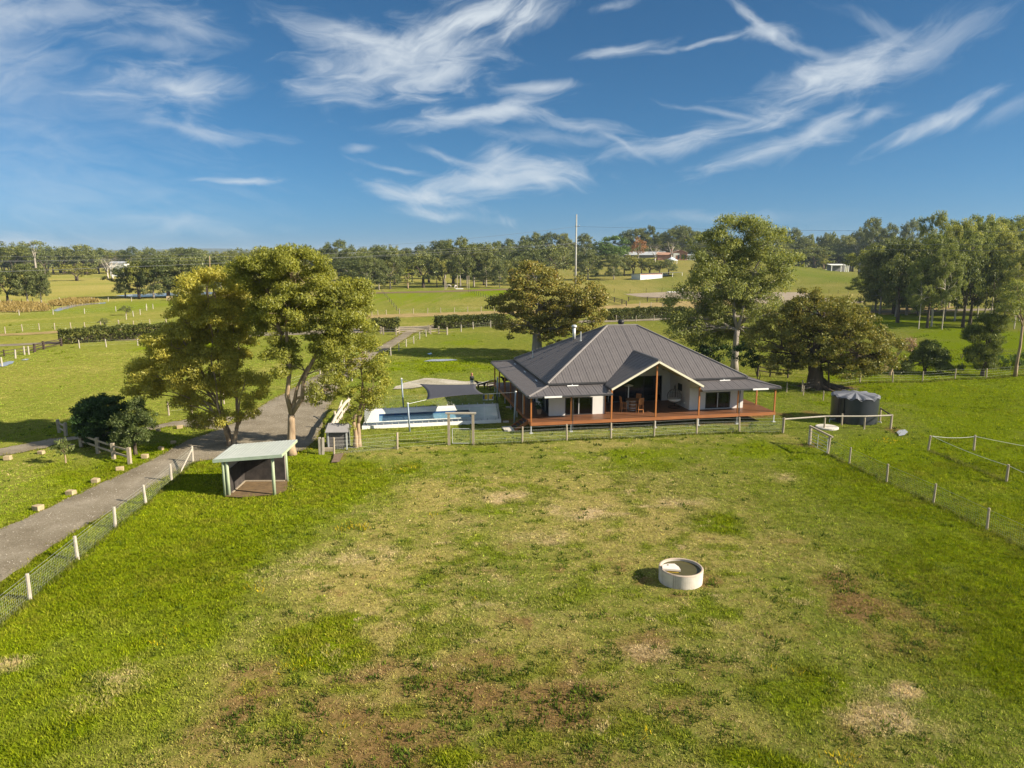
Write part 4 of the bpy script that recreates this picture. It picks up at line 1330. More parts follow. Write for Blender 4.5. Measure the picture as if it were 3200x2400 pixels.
gum = [(1150, 190, 190, 110), (880, 200, 130, 90), (1010, 140, 140, 65), (1200, 320, 210, 120), (1440, 420, 140, 130), (1490, 560, 95, 85), (960, 350, 140, 110, 1.5),
       (1250, 520, 160, 105), (1020, 540, 140, 100), (1060, 730, 110, 85, -1.0), (1370, 660, 120, 70), (1430, 500, 100, 90, -1.2), (1010, 690, 70, 60, 1.6),
       (1330, 890, 110, 45, -.6), (1260, 960, 60, 40), (900, 470, 90, 70, 1.0), (1130, 420, 150, 90, -1.6), (1300, 780, 90, 50, .8), (830, 250, 90, 70, .5), (1490, 330, 80, 70), (1110, 100, 110, 40)]
build_tree('gum_tree', b, px_masses(b, c2(gum), rg=rgt), 'right big gum beside the driveway, thick pale trunk behind the shelter', 'tree', M['palebark'], M['gumleaf'], rgt, 3.1, .31, 1, (.15, 0), .3,
           spacing=.62, per=190, rs=.62, leaf=(.21, .075), twigs=.35, shell=.70)
b = G(1118, 1396)
gum = [(1560, 700, 110, 75), (1480, 810, 115, 85), (1600, 880, 90, 90), (1500, 980, 100, 85), (1630, 790, 60, 85), (1470, 1110, 45, 35), (1430, 740, 80, 60), (1560, 980, 70, 60), (1530, 620, 70, 40), (1650, 960, 45, 50)]
build_tree('young_tree', b, px_masses(b, c2(gum), rg=rgt), 'small yellow-green tree with a forked trunk between the gums and the pool', 'tree', M['palebark'], M['smallleaf'], rgt, 1.9, .24, 2, (0, 0), .22,
           spacing=.55, per=85, rs=.42, leaf=(.14, .08), style='up', twigs=.5)
# ---- dark bushes left
c3_ = crop(0, 1150, 2.074)
b = G(315, 1384)
build_tree('fig_bush', b, px_masses(b, c3_([(640, 310, 130, 110), (580, 370, 90, 90), (720, 250, 80, 60), (700, 400, 120, 80), (590, 270, 70, 60), (770, 330, 70, 90), (560, 420, 50, 50), (650, 330, 120, 110, -.5), (630, 380, 120, 100, .4)]), rg=rgt), 'dense dark green rounded bush behind the short post-and-rail fence', 'bush', M['darkbark'], M['darkleaf'], rgt, .8, .15, 3, (0, 0), .3,
           spacing=.42, per=110, rs=.42, leaf=(.15, .09), style='up', shell=.7, twigs=.2)
b = G(424, 1419)
build_tree('wattle_tree', b, px_masses(b, c3_([(870, 300, 70, 60), (830, 370, 90, 70), (920, 400, 90, 70), (860, 450, 100, 50), (960, 320, 60, 40), (890, 240, 40, 40), (800, 430, 50, 40)]), rg=rgt), 'fine-leaved dark olive tree in front of the dense rounded bush', 'tree', M['darkbark'], M['needles'], rgt, 1.2, .13, 1,
           spacing=.42, per=110, rs=.4, leaf=(.18, .05), style='droop', twigs=.4)
b = G(206, 1448)
build_tree('sapling', b, px_masses(b, c3_([(405, 490, 40, 25), (380, 520, 40, 20), (440, 510, 30, 20), (410, 540, 30, 15)]), rg=rgt), 'small sapling alone on the grass between the two gravel tracks', 'tree', M['palebark'], M['gumleaf2'], rgt, .7, .05, 1,
           spacing=.3, per=26, rs=.26, leaf=(.2, .06), twigs=.6)
# ---- fig behind the house
b = G(1674, 1112)
kd = lambda l: [(e[0] * K, e[1] * K, e[2] * K, e[3] * K) + tuple(e[4:]) for e in l]
build_tree('fig_tree', b, px_masses(b, kd([(1150, 598, 55, 28), (1175, 650, 85, 42), (1100, 655, 45, 22), (1240, 640, 60, 36), (1285, 665, 34, 26), (1120, 695, 45, 28), (1215, 700, 55, 32), (1180, 690, 60, 36, 2.5), (1260, 690, 40, 30),
                                        (1150, 625, 50, 30, -2), (1075, 662, 26, 14), (1100, 715, 26, 18), (1240, 720, 36, 20), (1205, 735, 34, 18), (1290, 640, 26, 18, 1)]), rg=rgt, depth=.9),
           'broad spreading fig with grey limbs standing behind the left half of the house', 'tree', M['greybark'], M['figleaf'], rgt, 3.6, .75, 1, (.2, 0), .4, spacing=1.1, per=85, rs=1.0, leaf=(.32, .2), style='up', twigs=.5, flat=.6)
# ---- gum and big fig right of the house
c6 = crop(2050, 640, 1.9235)
b = G(2294, 1156)
build_tree('gum_tree', b, px_masses(b, c6([(450, 120, 90, 50), (580, 130, 120, 50), (500, 105, 100, 30), (320, 255, 120, 105), (250, 335, 80, 75), (660, 240, 150, 95), (770, 350, 110, 80), (430, 340, 150, 100, 2), (610, 380, 170, 105), (450, 500, 210, 120),
                                       (240, 600, 150, 105), (170, 720, 95, 70), (620, 590, 150, 110), (330, 720, 140, 85, 2), (720, 450, 110, 75), (580, 690, 120, 90, 1.5), (330, 470, 140, 95), (480, 640, 150, 90, 3), (390, 220, 90, 75), (690, 170, 80, 55), (120, 690, 55, 45), (400, 800, 120, 60, 3), (250, 790, 90, 60, 2), (690, 760, 90, 70, 1), (150, 780, 80, 50, 0), (520, 810, 120, 60, 2), (640, 830, 80, 50, 1.5), (740, 640, 70, 60, 0)]), rg=rgt, depth=.8),
           'tall broad gum tree with pale forked trunk behind the right end of the house', 'tree', M['greybark'], M['gumleaf2'], rgt, 5.2, .42, 1, (.1, 0), .5, spacing=.95, per=120, rs=1.0, leaf=(.28, .11), twigs=.4)
b = G(2546, 1214)
fl_ = [(890, 545, 90, 50), (1000, 640, 220, 95), (770, 720, 140, 95), (1150, 720, 170, 100), (920, 810, 200, 110, -1.5), (1160, 860, 200, 105, -1), (1370, 830, 90, 80), (700, 870, 70, 80), (980, 950, 200, 60), (1230, 960, 110, 50), (1000, 780, 180, 130, 3), (1290, 900, 90, 60), (760, 960, 90, 55), (1100, 760, 180, 110, -2.5), (840, 620, 100, 70), (880, 900, 120, 80, 2.5), (680, 950, 60, 60, -.5), (1330, 960, 90, 50, -.5), (1400, 890, 80, 70, 0), (640, 800, 70, 80, 1), (1150, 980, 160, 45, -1.5)]
rootp = []
for (dx, dy, L) in ((2.2, -.9, .3), (3.3, -.2, .28), (-1.2, -.8, .25), (1.0, -1.6, .24), (-.9, 1.2, .25)):
    rootp.append(([(dx * .18, dy * .18, 1.1), (dx * .45, dy * .45, .45), (dx, dy, .1), (dx * 1.5, dy * 1.5, -.1)], [.34, .26, .17, .08]))
rootp.append(([(.9, -.9, 3.4), (1.0, -1.0, 1.6), (1.15, -1.1, -.1)], [.09, .10, .13]))
build_tree('fig_tree', b, px_masses(b, c6(fl_), rg=rgt, depth=.85), 'huge dome-shaped fig with rusty olive leaves and buttress roots behind the water tank', 'tree', M['darkbark'], M['figleaf'], rgt, 3.0, .85, 1, (-.2, 0), .5, spacing=.85, per=105, rs=.72,
           leaf=(.22, .13), style='up', twigs=.3, flat=.7, extra_limbs=rootp)
b = G(2370, 1190)
build_tree('shrub', b, px_masses(b, c6([(560, 940, 60, 50), (520, 900, 60, 60), (610, 960, 40, 40)]), rg=rgt), 'low dark shrub under the gum behind the right corner of the house', 'shrub', M['darkbark'], M['darkleaf'], rgt, .6, .08, 3, spacing=.7, per=50, rs=.55, leaf=(.25, .13), style='up', twigs=.2)
b = G(2240, 1135)
build_tree('shrub', b, px_masses(b, c6([(310, 850, 90, 50), (380, 900, 100, 55), (250, 810, 60, 40)]), rg=rgt), 'wide dark thicket below the gum, showing over the roof slope', 'shrub', M['darkbark'], M['darkleaf'], rgt, .6, .1, 4, spacing=.8, per=50, rs=.65, leaf=(.28, .14), style='up', twigs=.2)
c7 = crop(2700, 950, 4.424)
b = G(2781, 1172)
build_tree('shrub', b, px_masses(b, c7([(570, 560, 110, 70), (500, 620, 100, 50), (640, 530, 60, 50), (380, 800, 60, 60), (300, 860, 60, 60)]), rg=rgt), 'leaning pinkish grey shrub tree at the right edge of the big fig', 'shrub', M['palebark'], M['pinkleaf'], rgt, 1.6, .14, 1, (.35, 0), spacing=.55, per=45, rs=.42, leaf=(.2, .09), twigs=.5)
b = G(2890, 1168)
build_tree('bushy_tree', b, px_masses(b, c7([(890, 600, 130, 70), (780, 690, 110, 80), (990, 700, 150, 90), (1110, 790, 120, 80), (880, 790, 200, 80), (600, 860, 90, 70), (540, 940, 80, 40), (1050, 880, 160, 60), (1250, 870, 90, 60)]), rg=rgt), 'low wide dark green bushy tree between the fence posts right of the fig', 'tree', M['darkbark'], M['needles'], rgt, 1.2, .16, 2, (0, 0), .3, spacing=.6, per=130, rs=.66, leaf=(.24, .09), twigs=.3)
b = G(3069, 1174)
build_tree('casuarina', b, px_masses(b, c7([(1760, 190, 110, 50), (1850, 240, 70, 50), (1650, 300, 120, 90), (1820, 330, 110, 70), (1580, 420, 130, 80), (1700, 500, 150, 90), (1830, 480, 80, 70), (1480, 510, 90, 60), (1560, 680, 150, 90), (1780, 700, 120, 90), (1520, 790, 100, 60), (1840, 610, 70, 60), (1680, 860, 130, 50), (1900, 240, 50, 40)]), rg=rgt), 'upright feathery dark casuarina beyond the right-hand fence', 'tree', M['darkbark'], M['needles'], rgt, 2.6, .2, 1, (.1, 0), spacing=.62, per=150, rs=.66, leaf=(.30, .07), style='needle', twigs=.4)
b = G(3172, 1176)
build_tree('gum_tree', b, px_masses(b, c6([(2130, 585, 65, 60), (2190, 520, 70, 60), (2090, 640, 50, 35), (2200, 620, 60, 40), (2230, 560, 70, 60), (2150, 480, 40, 30), (2200, 690, 40, 25)]), rg=rgt), 'thin gum with a long bare trunk at the right edge of the picture', 'tree', M['palebark'], M['gumleaf2'], rgt, 6.2, .17, 1, (.15, 0), spacing=.8, per=50, rs=.6, leaf=(.28, .1), twigs=.5)
b = G(3130, 1150)
build_tree('shrub', b, px_masses(b, [(3110, 1128, 40, 14), (3150, 1130, 45, 16), (3195, 1125, 40, 18)], rg=rgt), 'dark low thicket behind the fence at the right edge', 'shrub', M['darkbark'], M['darkleaf'], rgt, .5, .08, 4, spacing=.7, per=46, rs=.55, leaf=(.25, .1), twigs=.2)
b = G(2745, 1098)
build_tree('shrub', b, px_masses(b, [(2995, 1105, 26, 11), (3018, 1098, 22, 12)], rg=rgt), 'dark shrub between the bushy tree and the casuarina', 'shrub', M['darkbark'], M['darkleaf'], rgt, .5, .06, 3, spacing=.7, per=40, rs=.55, leaf=(.25, .1), twigs=.2).location = G(3005, 1120)

# ---- prototypes for everything farther off; all crowns are shared meshes
PROTO = {}


def proto(kind, masses, bark, leafm, seed, trunk_h, r0, stems=1, spread=.4, leaf=(.6, .34), style='droop', spacing=1.9, per=30, rs=1.3, shell=.5, flat=.7, twigs=.3, up=.3, height=18):
    rg = np.random.default_rng(seed)
    cm, C, ow = crown_mesh('crown', masses, leafm, rg, spacing, per, rs, leaf, style, shell, flat, up)
    tm = MB()
    for s in range(stems):
        a = 6.28 * s / stems + .4
        dx, dy = (math.cos(a) * spread, math.sin(a) * spread) if stems > 1 else (0, 0)
        rr = r0 / math.sqrt(stems) * 1.1
        tm.tube([(dx * .3, dy * .3, -.4), (dx * .6, dy * .6, trunk_h * .4), (dx, dy, trunk_h)], [rr * 1.3, rr, rr * .7], 7)
    fk = [((math.cos(6.28 * q / stems + .4) * spread * (stems > 1), math.sin(6.28 * q / stems + .4) * spread * (stems > 1), trunk_h), r0 / math.sqrt(stems) * .75) for q in range(stems)]
    limbs_into(tm, masses, fk, C, ow, rg, twigs, 3, 5)
    zs = np.empty(len(cm.vertices) * 3, np.float32); cm.vertices.foreach_get('co', zs)
    zs = zs.reshape(-1, 3)
    hh = float(np.percentile(zs[:, 2], 99.6)); ww = float(np.percentile(zs[:, 0], 99.3) - np.percentile(zs[:, 0], .7))
    PROTO[kind] = (tm.mesh('trunk', bark, True), cm, hh, ww)


def gum_masses(seed, H=18, W=6, low=.38, n=11, top=.8):
    rg = np.random.default_rng(seed)
    r_ = []
    for k in range(n):
        f = k / (n - 1)
        z = H * (low + (1 - low - .08) * f)
        env = W * (.55 + .75 * math.sin(math.pi * min(1, .18 + .62 * f)) - .35 * max(0, f - .6))
        a = k * 2.4 + rg.random()
        d = env * (.35 + .6 * rg.random()) * (1 if f < .9 else .3)
        s = W * (.30 + .16 * rg.random())
        r_.append((d * math.cos(a), d * math.sin(a), z, s * 1.25, s * 1.2, s * .75))
    return r_


def dome_masses(seed, H=10, W=6, low=.25, n=9):
    rg = np.random.default_rng(seed)
    r_ = [(0, 0, H * .66, W * .75, W * .75, H * .28)]
    for k in range(n):
        a = k * 2.4 + rg.random(); d = W * (.45 + .4 * rg.random())
        z = H * (low + .15 + .45 * rg.random() * (1 - d / W * .5))
        s = W * (.3 + .12 * rg.random())
        r_.append((d * math.cos(a), d * math.sin(a), z, s, s, s * .75))
    return r_


for i in range(4): proto('gum%d' % i, gum_masses(20 + i, 16, 6.8, .20 + .05 * (i % 2), 17), M['greybark'], M['farleaf'], 30 + i, 4.5, .36, 1, per=56, spacing=1.6, rs=1.4, leaf=(.55, .3))
for i in range(3): proto('tall%d' % i, gum_masses(40 + i, 22, 6.6, .30, 20), M['whitebark'] if i != 1 else M['greybark'], M['gumleaf2'], 50 + i, 9, .24, 1, leaf=(.45, .22), per=60, spacing=1.4, rs=1.1)
for i in range(4): proto('dome%d' % i, dome_masses(60 + i, 11, 6.0, .22), M['darkbark'], (M['farleaf'], M['farleaf2'], M['farleaf'], M['farleaf2'])[i], 70 + i, 3, .4, 2 if i % 2 else 1, per=52, leaf=(.5, .3))
for i in range(2): proto('flat%d' % i, [(x, y, 9 + z, 3.2, 3.2, 1.1) for x, y, z in ((0, 0, .6), (3.5, 0, 0), (-3.5, .5, .2), (1, 3, 0), (-1, -3, .1), (5.5, 2, -.8), (-5.5, -2, -.9), (2, -4, -.5))], M['darkbark'], M['farleaf2'], 80 + i, 4.5, .4, 2, .6)
proto('umbrella', [(x, y, 15.4 + z, 2.3, 2.3, .8) for x, y, z in ((0, 0, .9), (2.6, 0, .2), (-2.6, .4, .3), (.6, 2.2, 0), (-1, -2.2, .2))] + [(2, 1, 12, 1.7, 1.7, .7), (-2, 0, 11, 1.5, 1.5, .7)], M['greybark'], M['farleaf'], 90, 9, .3, 1)
proto('rust', dome_masses(91, 11, 4, .3, 7), M['greybark'], M['rustleaf'], 92, 3, .3, per=22)
proto('bare', dome_masses(93, 12, 5, .3, 8), M['barleaf'].copy() if False else M['whitebark'], M['barleaf'], 94, 3.5, .35, per=9, leaf=(.7, .06), twigs=.9)
proto('bright', dome_masses(95, 11, 6, .15, 10), M['darkbark'], M['greenleaf'], 96, 3, .4, per=100, leaf=(.45, .28))
proto('yellow', gum_masses(97, 12, 4, .3, 9), M['palebark'], M['smallleaf'], 98, 3.5, .3)


def far_tree(u, dist, vtop, wpx, kind, label, name='tree', group=None, rz=None, cat='tree'):
    """stand a tree 'dist' metres out on the line of sight through column u, tall enough to reach row vtop"""
    a = (u - 1600) / FPX
    base = Vector((a * dist * 1.0, dist, 0))
    # the column is seen at depth, so correct x for the pitch
    base.x = a * (dist * _cp + CAM_H * _sp)
    base.z = float(rise(base.x, base.y))
    tm, cm, hh, ww = PROTO[kind]
    H = AT(u, vtop, dist).z - base.z
    Wd = 1.14 * wpx / PXM(dist, H * .5)
    t = empty(name, base, 0, label, cat, group)
    sx = Wd / ww
    t.scale = (sx, sx, H / hh)
    t.rotation_euler = (0, 0, random.uniform(-.5, .5) if rz is None else rz)
    link('trunk', tm, t); link('crown', cm, t)
    return t


def dist_of(v):
    return G(1600, v).y


ORD = ['first', 'second', 'third', 'fourth', 'fifth', 'sixth', 'seventh', 'eighth', 'ninth', 'tenth', 'eleventh', 'twelfth', 'thirteenth', 'fourteenth', 'fifteenth', 'sixteenth',
       'seventeenth', 'eighteenth', 'nineteenth', 'twentieth', 'twenty-first', 'twenty-second', 'twenty-third', 'twenty-fourth', 'twenty-fifth', 'twenty-sixth']


def row(lst, what, where, group):
    """trees of one row, named by their order from the left"""
    lst = sorted(lst, key=lambda e: e[0])
    for i, (u, d, vt, w, k) in enumerate(lst):
        far_tree(u, d, vt, w, k, '%s %s from the left %s' % (ORD[i], what, where), {'d': 'bushy_tree', 'f': 'flat_topped_tree'}.get(k[0], 'gum_tree'), group)


def cL(l): return [(u / 3.16, dist_of(720 + vb / 3.16), 720 + vt / 3.16, w / 3.16, k) for u, vb, vt, w, k in l]
def c6b(l): return [(950 + u / 1.77, min(dist_of(650 + vb / 1.77), 545), 650 + vt / 1.77, w / 1.77, k) for u, vb, vt, w, k in l]
def cR(l): return [(2050 + u / 1.9235, min(dist_of(640 + vb / 1.9235), 470 + 3 * (vb % 17)), 640 + vt / 1.9235, w / 1.9235, k) for u, vb, vt, w, k in l]


row(cL([(80, 722, 390, 270, 'dome0'), (275, 720, 330, 250, 'gum1'), (410, 716, 360, 240, 'gum3'), (-110, 722, 380, 250, 'dome2')]), 'dark tree', 'above the orange reeds at the left edge', 'trees by the reeds')
far_tree(*cL([(760, 497, 325, 270, 'dome3')])[0], 'lone low bushy tree in the open far left pasture', 'bushy_tree')
row(cL([(1240, 668, 350, 300, 'gum0'), (1375, 675, 290, 290, 'dome1'), (1520, 672, 265, 330, 'gum2'), (1665, 665, 255, 380, 'dome0'), (1880, 660, 265, 360, 'gum1'), (2050, 660, 240, 330, 'dome2'), (2190, 655, 250, 300, 'gum3')]), 'tree', 'in the clump by the far pond', 'clump by the far pond')
row(cL([(-60, 430, 235, 300, 'flat0'), (100, 432, 218, 300, 'flat1'), (230, 430, 240, 260, 'flat0'), (330, 425, 205, 300, 'flat0'), (470, 422, 230, 280, 'flat1'), (600, 420, 225, 300, 'flat0'), (720, 416, 240, 280, 'flat1'), (850, 414, 225, 300, 'flat0'), (960, 412, 240, 260, 'flat1'), (1050, 410, 232, 200, 'flat0')]),
    'flat-topped olive tree', 'behind the far left pasture', 'flat-topped trees at the far left')
row([(u, d, vt, w, k) for u, d, vt, w, k in [(8, 520, 772, 60, 'dome0'), (45, 500, 757, 90, 'dome1'), (80, 520, 764, 90, 'gum0'), (115, 480, 752, 60, 'umbrella'), (140, 510, 768, 80, 'dome2'), (205, 560, 772, 70, 'dome0'), (235, 540, 768, 80, 'dome2'), (270, 520, 765, 90, 'dome0'), (310, 560, 776, 80, 'gum2'), (345, 560, 780, 70, 'dome1'), (390, 540, 782, 50, 'gum0'), (450, 520, 784, 60, 'dome2'), (480, 520, 778, 50, 'gum3'), (540, 500, 788, 70, 'dome1'), (565, 520, 774, 50, 'gum1'), (605, 520, 774, 60, 'dome0'), (655, 560, 786, 70, 'dome2'), (700, 560, 786, 70, 'dome1')]],
    'dark tree', 'along the far left skyline', 'far left skyline trees')
far_tree(352, 430, 800, 60, 'bare', 'bare grey-limbed dead tree beside the clump by the far pond', 'bare_tree')
far_tree(338, 425, 806, 44, 'bare', 'smaller bare dead tree left of the taller dead one at the far left', 'bare_tree')
row(c6b([(355, 455, 258, 150, 'gum0'), (415, 452, 290, 100, 'gum1'), (477, 448, 222, 150, 'gum2'), (575, 446, 335, 105, 'yellow'), (660, 441, 245, 190, 'dome0'), (865, 440, 166, 185, 'gum3'), (940, 436, 200, 150, 'gum1'), (1008, 436, 195, 160, 'gum0'), (1082, 442, 300, 80, 'gum2'), (1145, 412, 282, 105, 'dome3'), (735, 440, 300, 70, 'dome2')]),
    'tree', 'in the row behind the middle paddocks', 'trees behind the middle paddocks')
row(c6b([(20, 400, 205, 140, 'dome2'), (195, 400, 180, 180, 'gum3'), (430, 405, 210, 150, 'gum0'), (315, 400, 225, 120, 'dome1'), (570, 395, 225, 70, 'gum2'), (780, 395, 178, 150, 'gum1'), (690, 380, 232, 90, 'dome1'), (1075, 380, 185, 50, 'tall0'), (1140, 380, 195, 70, 'tall1'), (1270, 370, 138, 120, 'gum2'), (1360, 372, 138, 150, 'gum3'), (1440, 372, 142, 90, 'gum1'), (1550, 370, 142, 110, 'gum0'), (1185, 390, 240, 90, 'dome0')]),
    'grey-green tree', 'on the middle skyline', 'middle skyline trees')
row(c6b([(1265, 402, 180, 240, 'dome2'), (1395, 402, 205, 210, 'dome0'), (1570, 412, 232, 145, 'gum2'), (1712, 412, 255, 130, 'gum0'), (1640, 360, 260, 100, 'dome3')]) + [(950 + u / 1.77, 396, 650 + vt / 1.77, w / 1.77, k) for u, vt, w, k in ((1820, 258, 120, 'dome1'), (1770, 265, 100, 'dome0'), (1910, 282, 100, 'dome3'), (1865, 275, 80, 'dome2'), (2015, 282, 90, 'dome0'), (1965, 290, 70, 'dome1'))],
    'rounded tree', 'in the yellow pasture around the power pole', 'trees around the power pole')
row(c6b([(1775, 285, 130, 110, 'gum0'), (1845, 280, 115, 120, 'gum1'), (1905, 280, 100, 100, 'gum2'), (1980, 280, 140, 110, 'gum3'), (2070, 280, 98, 150, 'gum0'), (2150, 280, 130, 120, 'gum1'), (2000, 275, 165, 120, 'dome0'), (1950, 275, 175, 100, 'dome2')]),
    'dark tree', 'behind the distant farmhouse', 'trees behind the distant farmhouse')
far_tree(1910, 470, 738, 100, 'bright', 'bright green leafy tree left of the distant farmhouse', 'leafy_tree')
far_tree(1993, 442, 741, 50, 'rust', 'rust-coloured autumn tree in front of the distant farmhouse', 'autumn_tree')
far_tree(2045, 436, 760, 54, 'bare', 'leafless grey tree left of the distant gazebo', 'bare_tree')
far_tree(2096, 446, 750, 46, 'bare', 'leafless grey tree touching the distant farmhouse roof', 'bare_tree')
row(cR([(945, 432, 250, 210, 'dome0'), (890, 430, 300, 120, 'dome2'), (870, 420, 200, 150, 'gum1')]), 'dark tree', 'left of the small white shed', 'trees by the small white shed')
far_tree(*cR([(1003, 432, 288, 110, 'yellow')])[0], 'pale yellowish tree just behind the small white shed', 'pale_tree')
far_tree(*cR([(1220, 428, 225, 150, 'bare')])[0], 'sparse bare-looking tree in the pasture right of the small white shed', 'bare_tree')
row(cR([(740, 370, 148, 110, 'gum2'), (820, 370, 140, 110, 'gum0'), (300, 372, 160, 110, 'gum1'), (915, 370, 178, 56, 'tall2'), (1000, 370, 172, 80, 'gum2'), (1055, 370, 165, 60, 'tall1'), (1170, 372, 170, 100, 'gum3'), (1215, 372, 140, 110, 'gum0'), (1290, 375, 80, 130, 'gum1'), (1392, 375, 116, 110, 'gum2'), (1330, 380, 180, 200, 'dome2'), (1110, 380, 235, 200, 'dome0'), (1010, 378, 240, 150, 'dome2'), (1450, 380, 200, 150, 'dome0'), (1515, 385, 90, 130, 'gum3'), (170, 372, 130, 120, 'gum3'), (80, 372, 150, 120, 'gum0'), (1250, 378, 220, 140, 'dome1')]),
    'tree', 'along the right-hand skyline', 'right-hand skyline trees')
row(cR([(1655, 730, 180, 240, 'tall0'), (1735, 692, 150, 190, 'tall1'), (1795, 697, 95, 210, 'tall2'), (1850, 716, 150, 210, 'tall1'), (1888, 692, 72, 220, 'tall0'), (1930, 680, 110, 190, 'tall2'), (1975, 672, 70, 210, 'tall1'), (2050, 655, 85, 200, 'tall0'), (2110, 645, 75, 200, 'tall2'), (2170, 650, 100, 190, 'tall1'), (2235, 660, 90, 210, 'tall0'), (2010, 690, 160, 180, 'tall2'), (2090, 700, 180, 190, 'tall1'), (2180, 700, 170, 190, 'tall0'), (1640, 640, 46, 170, 'tall2'), (1760, 620, 100, 180, 'tall0')]),
    'tall gum', 'in the right-hand grove', 'gums of the right-hand grove')
row(cR([(1345, 655, 285, 200, 'gum1'), (1440, 672, 300, 200, 'gum0'), (1572, 665, 320, 170, 'gum2'), (1300, 640, 420, 120, 'gum3')]), 'spreading gum', 'at the left end of the right-hand grove', 'gums at the grove edge')
far_tree(*cR([(1570, 668, 570, 80, 'dome0')])[0], 'small dark bush at the foot of the grove edge', 'small_bush')
far_tree(*cR([(1480, 615, 575, 90, 'dome2')])[0], 'low green bush by the sandy track beside the grove', 'small_bush')
for u, vb, vt, w, lab in ((327, 1022, 993, 30, 'tiny dark shrub among the roadside fence posts at the left'), (395, 985, 955, 36, 'tiny scrubby tree on the small rise at the left')):
    far_tree(u, dist_of(vb), vt, w, 'dome2', lab, 'small_shrub')

rgb_ = np.random.default_rng(77)


def belt(u0, u1, n, d0, d1, vt, jit, wpx, kinds, what, where, group):
    l = []
    for i in range(n):
        u = u0 + (u1 - u0) * (i + .5) / n + rgb_.normal() * (u1 - u0) / n * .25
        l.append((u, rgb_.uniform(d0, d1), vt + rgb_.normal() * jit, wpx * rgb_.uniform(.75, 1.35), kinds[int(rgb_.integers(len(kinds)))]))
    row(l, what, where, group)


belt(-60, 700, 15, 520, 640, 779, 5, 66, ['dome0', 'dome2', 'gum1', 'dome1'], 'low tree', 'in the far belt behind the left pasture', 'far left belt')
belt(720, 1500, 22, 480, 620, 776, 6, 62, ['gum0', 'dome1', 'gum2', 'dome3', 'dome0'], 'tree', 'in the far belt behind the big gums', 'far middle belt')
belt(1080, 1720, 14, 330, 400, 800, 9, 70, ['dome0', 'gum1', 'dome3', 'gum3', 'dome1'], 'bushy tree', 'in the gaps behind the paddocks', 'gap trees behind the paddocks')
belt(1500, 2080, 16, 500, 640, 762, 8, 60, ['gum0', 'dome1', 'gum2', 'gum3', 'dome0'], 'tree', 'in the belt behind the pole', 'far belt behind the pole')
belt(2180, 2760, 20, 480, 600, 752, 9, 66, ['gum0', 'dome1', 'gum2', 'gum3', 'dome0'], 'tree', 'in the belt right of the farmhouse', 'far belt right of the farmhouse')
belt(2420, 2780, 10, 470, 520, 778, 8, 60, ['dome0', 'dome2', 'dome1'], 'low dark tree', 'near the open barn', 'low trees near the open barn')
belt(2700, 3230, 12, 170, 230, 770, 14, 120, ['gum0', 'gum2', 'dome0', 'tall1', 'gum3'], 'shaded tree', 'at the back of the grove', 'trees at the back of the grove')
belt(2780, 3230, 9, 140, 160, 800, 14, 90, ['dome0', 'gum1', 'dome2', 'tall2'], 'low tree', 'among the trunks of the grove', 'understorey of the grove')

# far wood that reads as one mass, and the low hills behind it
rgf = np.random.default_rng(5)
PP = []
for k in range(1500):
    d = rgf.uniform(650, 3200)
    x = rgf.uniform(-1.05, 1.05) * d * .85
    h = rgf.uniform(7, 14); w = rgf.uniform(8, 16)
    n = 46
    q = unit(rgf.normal(size=(n, 3))) * np.array([w, w, h * .55]); q[:, 2] = np.abs(q[:, 2]) + 2
    PP.append(q + np.array([x, d, 0]))
PP = np.concatenate(PP)
V, Fc = leaves(PP, rgf.normal(size=PP.shape), 5.0, 3.4, rgf)
fw = link('far_woods', np_mesh('far_woods', V, Fc, M['farleaf'])); tag(fw, 'distant dark woods spread along the horizon', None, None, 'stuff')
hx = np.linspace(-7000, 7000, 180)
hb = []
for j, (d, h0) in enumerate(((4200, 14), (5200, 40), (6600, 62), (8200, 30))):
    hh = h0 * (.35 + .9 * fbm(hx / 900 + j * 9, hx * 0 + j)) * (1 if j < 3 else 0)
    hb.append(np.stack([hx, np.full_like(hx, d), hh - (4 if j == 0 else 0)], -1))
hv = np.concatenate(hb); n = len(hx)
hf = np.array([(j * n + i, j * n + i + 1, (j + 1) * n + i + 1, (j + 1) * n + i) for j in range(3) for i in range(n - 1)])
M['hill'] = simple('hill_forest', (.06, .07, .03), (.035, .045, .02), .01, .95)
tag(link('hills', np_mesh('hills', hv, hf, M['hill'], True)), kind='structure')

# pot plant leaves
pp_ = bpy.data.objects['potted_plant']
cm, _, _ = crown_mesh('foliage', [(0, 0, .95, .34, .34, .45), (.1, .1, 1.4, .28, .28, .3)], M['greenleaf'], np.random.default_rng(4), .2, 12, .2, (.26, .07), 'up')
link('foliage', cm, pp_)

# ------------------------------------------------------------------ fences
def post_mb(h, r, n=8, square=False):
    b = MB()
    if square:
        b.box((-r, -r, -.25), (r, r, h))
    else:
        b.tube([(0, 0, -.25), (0, 0, h * .5), (0, 0, h - .02), (0, 0, h)], [r * 1.08, r, r * .95, r * .8], n)
    return b


POSTM = {}


def post(parent, p, h, r, mat, lean=(0, 0), square=False):
    key = (round(h, 2), r, mat, square)
    if key not in POSTM: POSTM[key] = post_mb(h, r, 8, square).mesh('post', M[mat])
    o = link('post', POSTM[key], parent, p, (lean[1] + random.gauss(0, .025), lean[0] + random.gauss(0, .025), random.random() * 6.28 if not square else random.gauss(0, .05)))
    return o


def wires(parent, pts, hs, r=.004, mat='wire', sag=.0, name='wire'):
    for h in hs:
        b = MB()
        for i in range(len(pts) - 1):
            a, c = Vector(pts[i]), Vector(pts[i + 1])
            n = 4 if sag else 1
            b.tube([a.lerp(c, k / n) + Vector((0, 0, h - 4 * sag * (k / n) * (1 - k / n))) for k in range(n + 1)], r, 3, False)
        b.build(name, M[mat], parent)


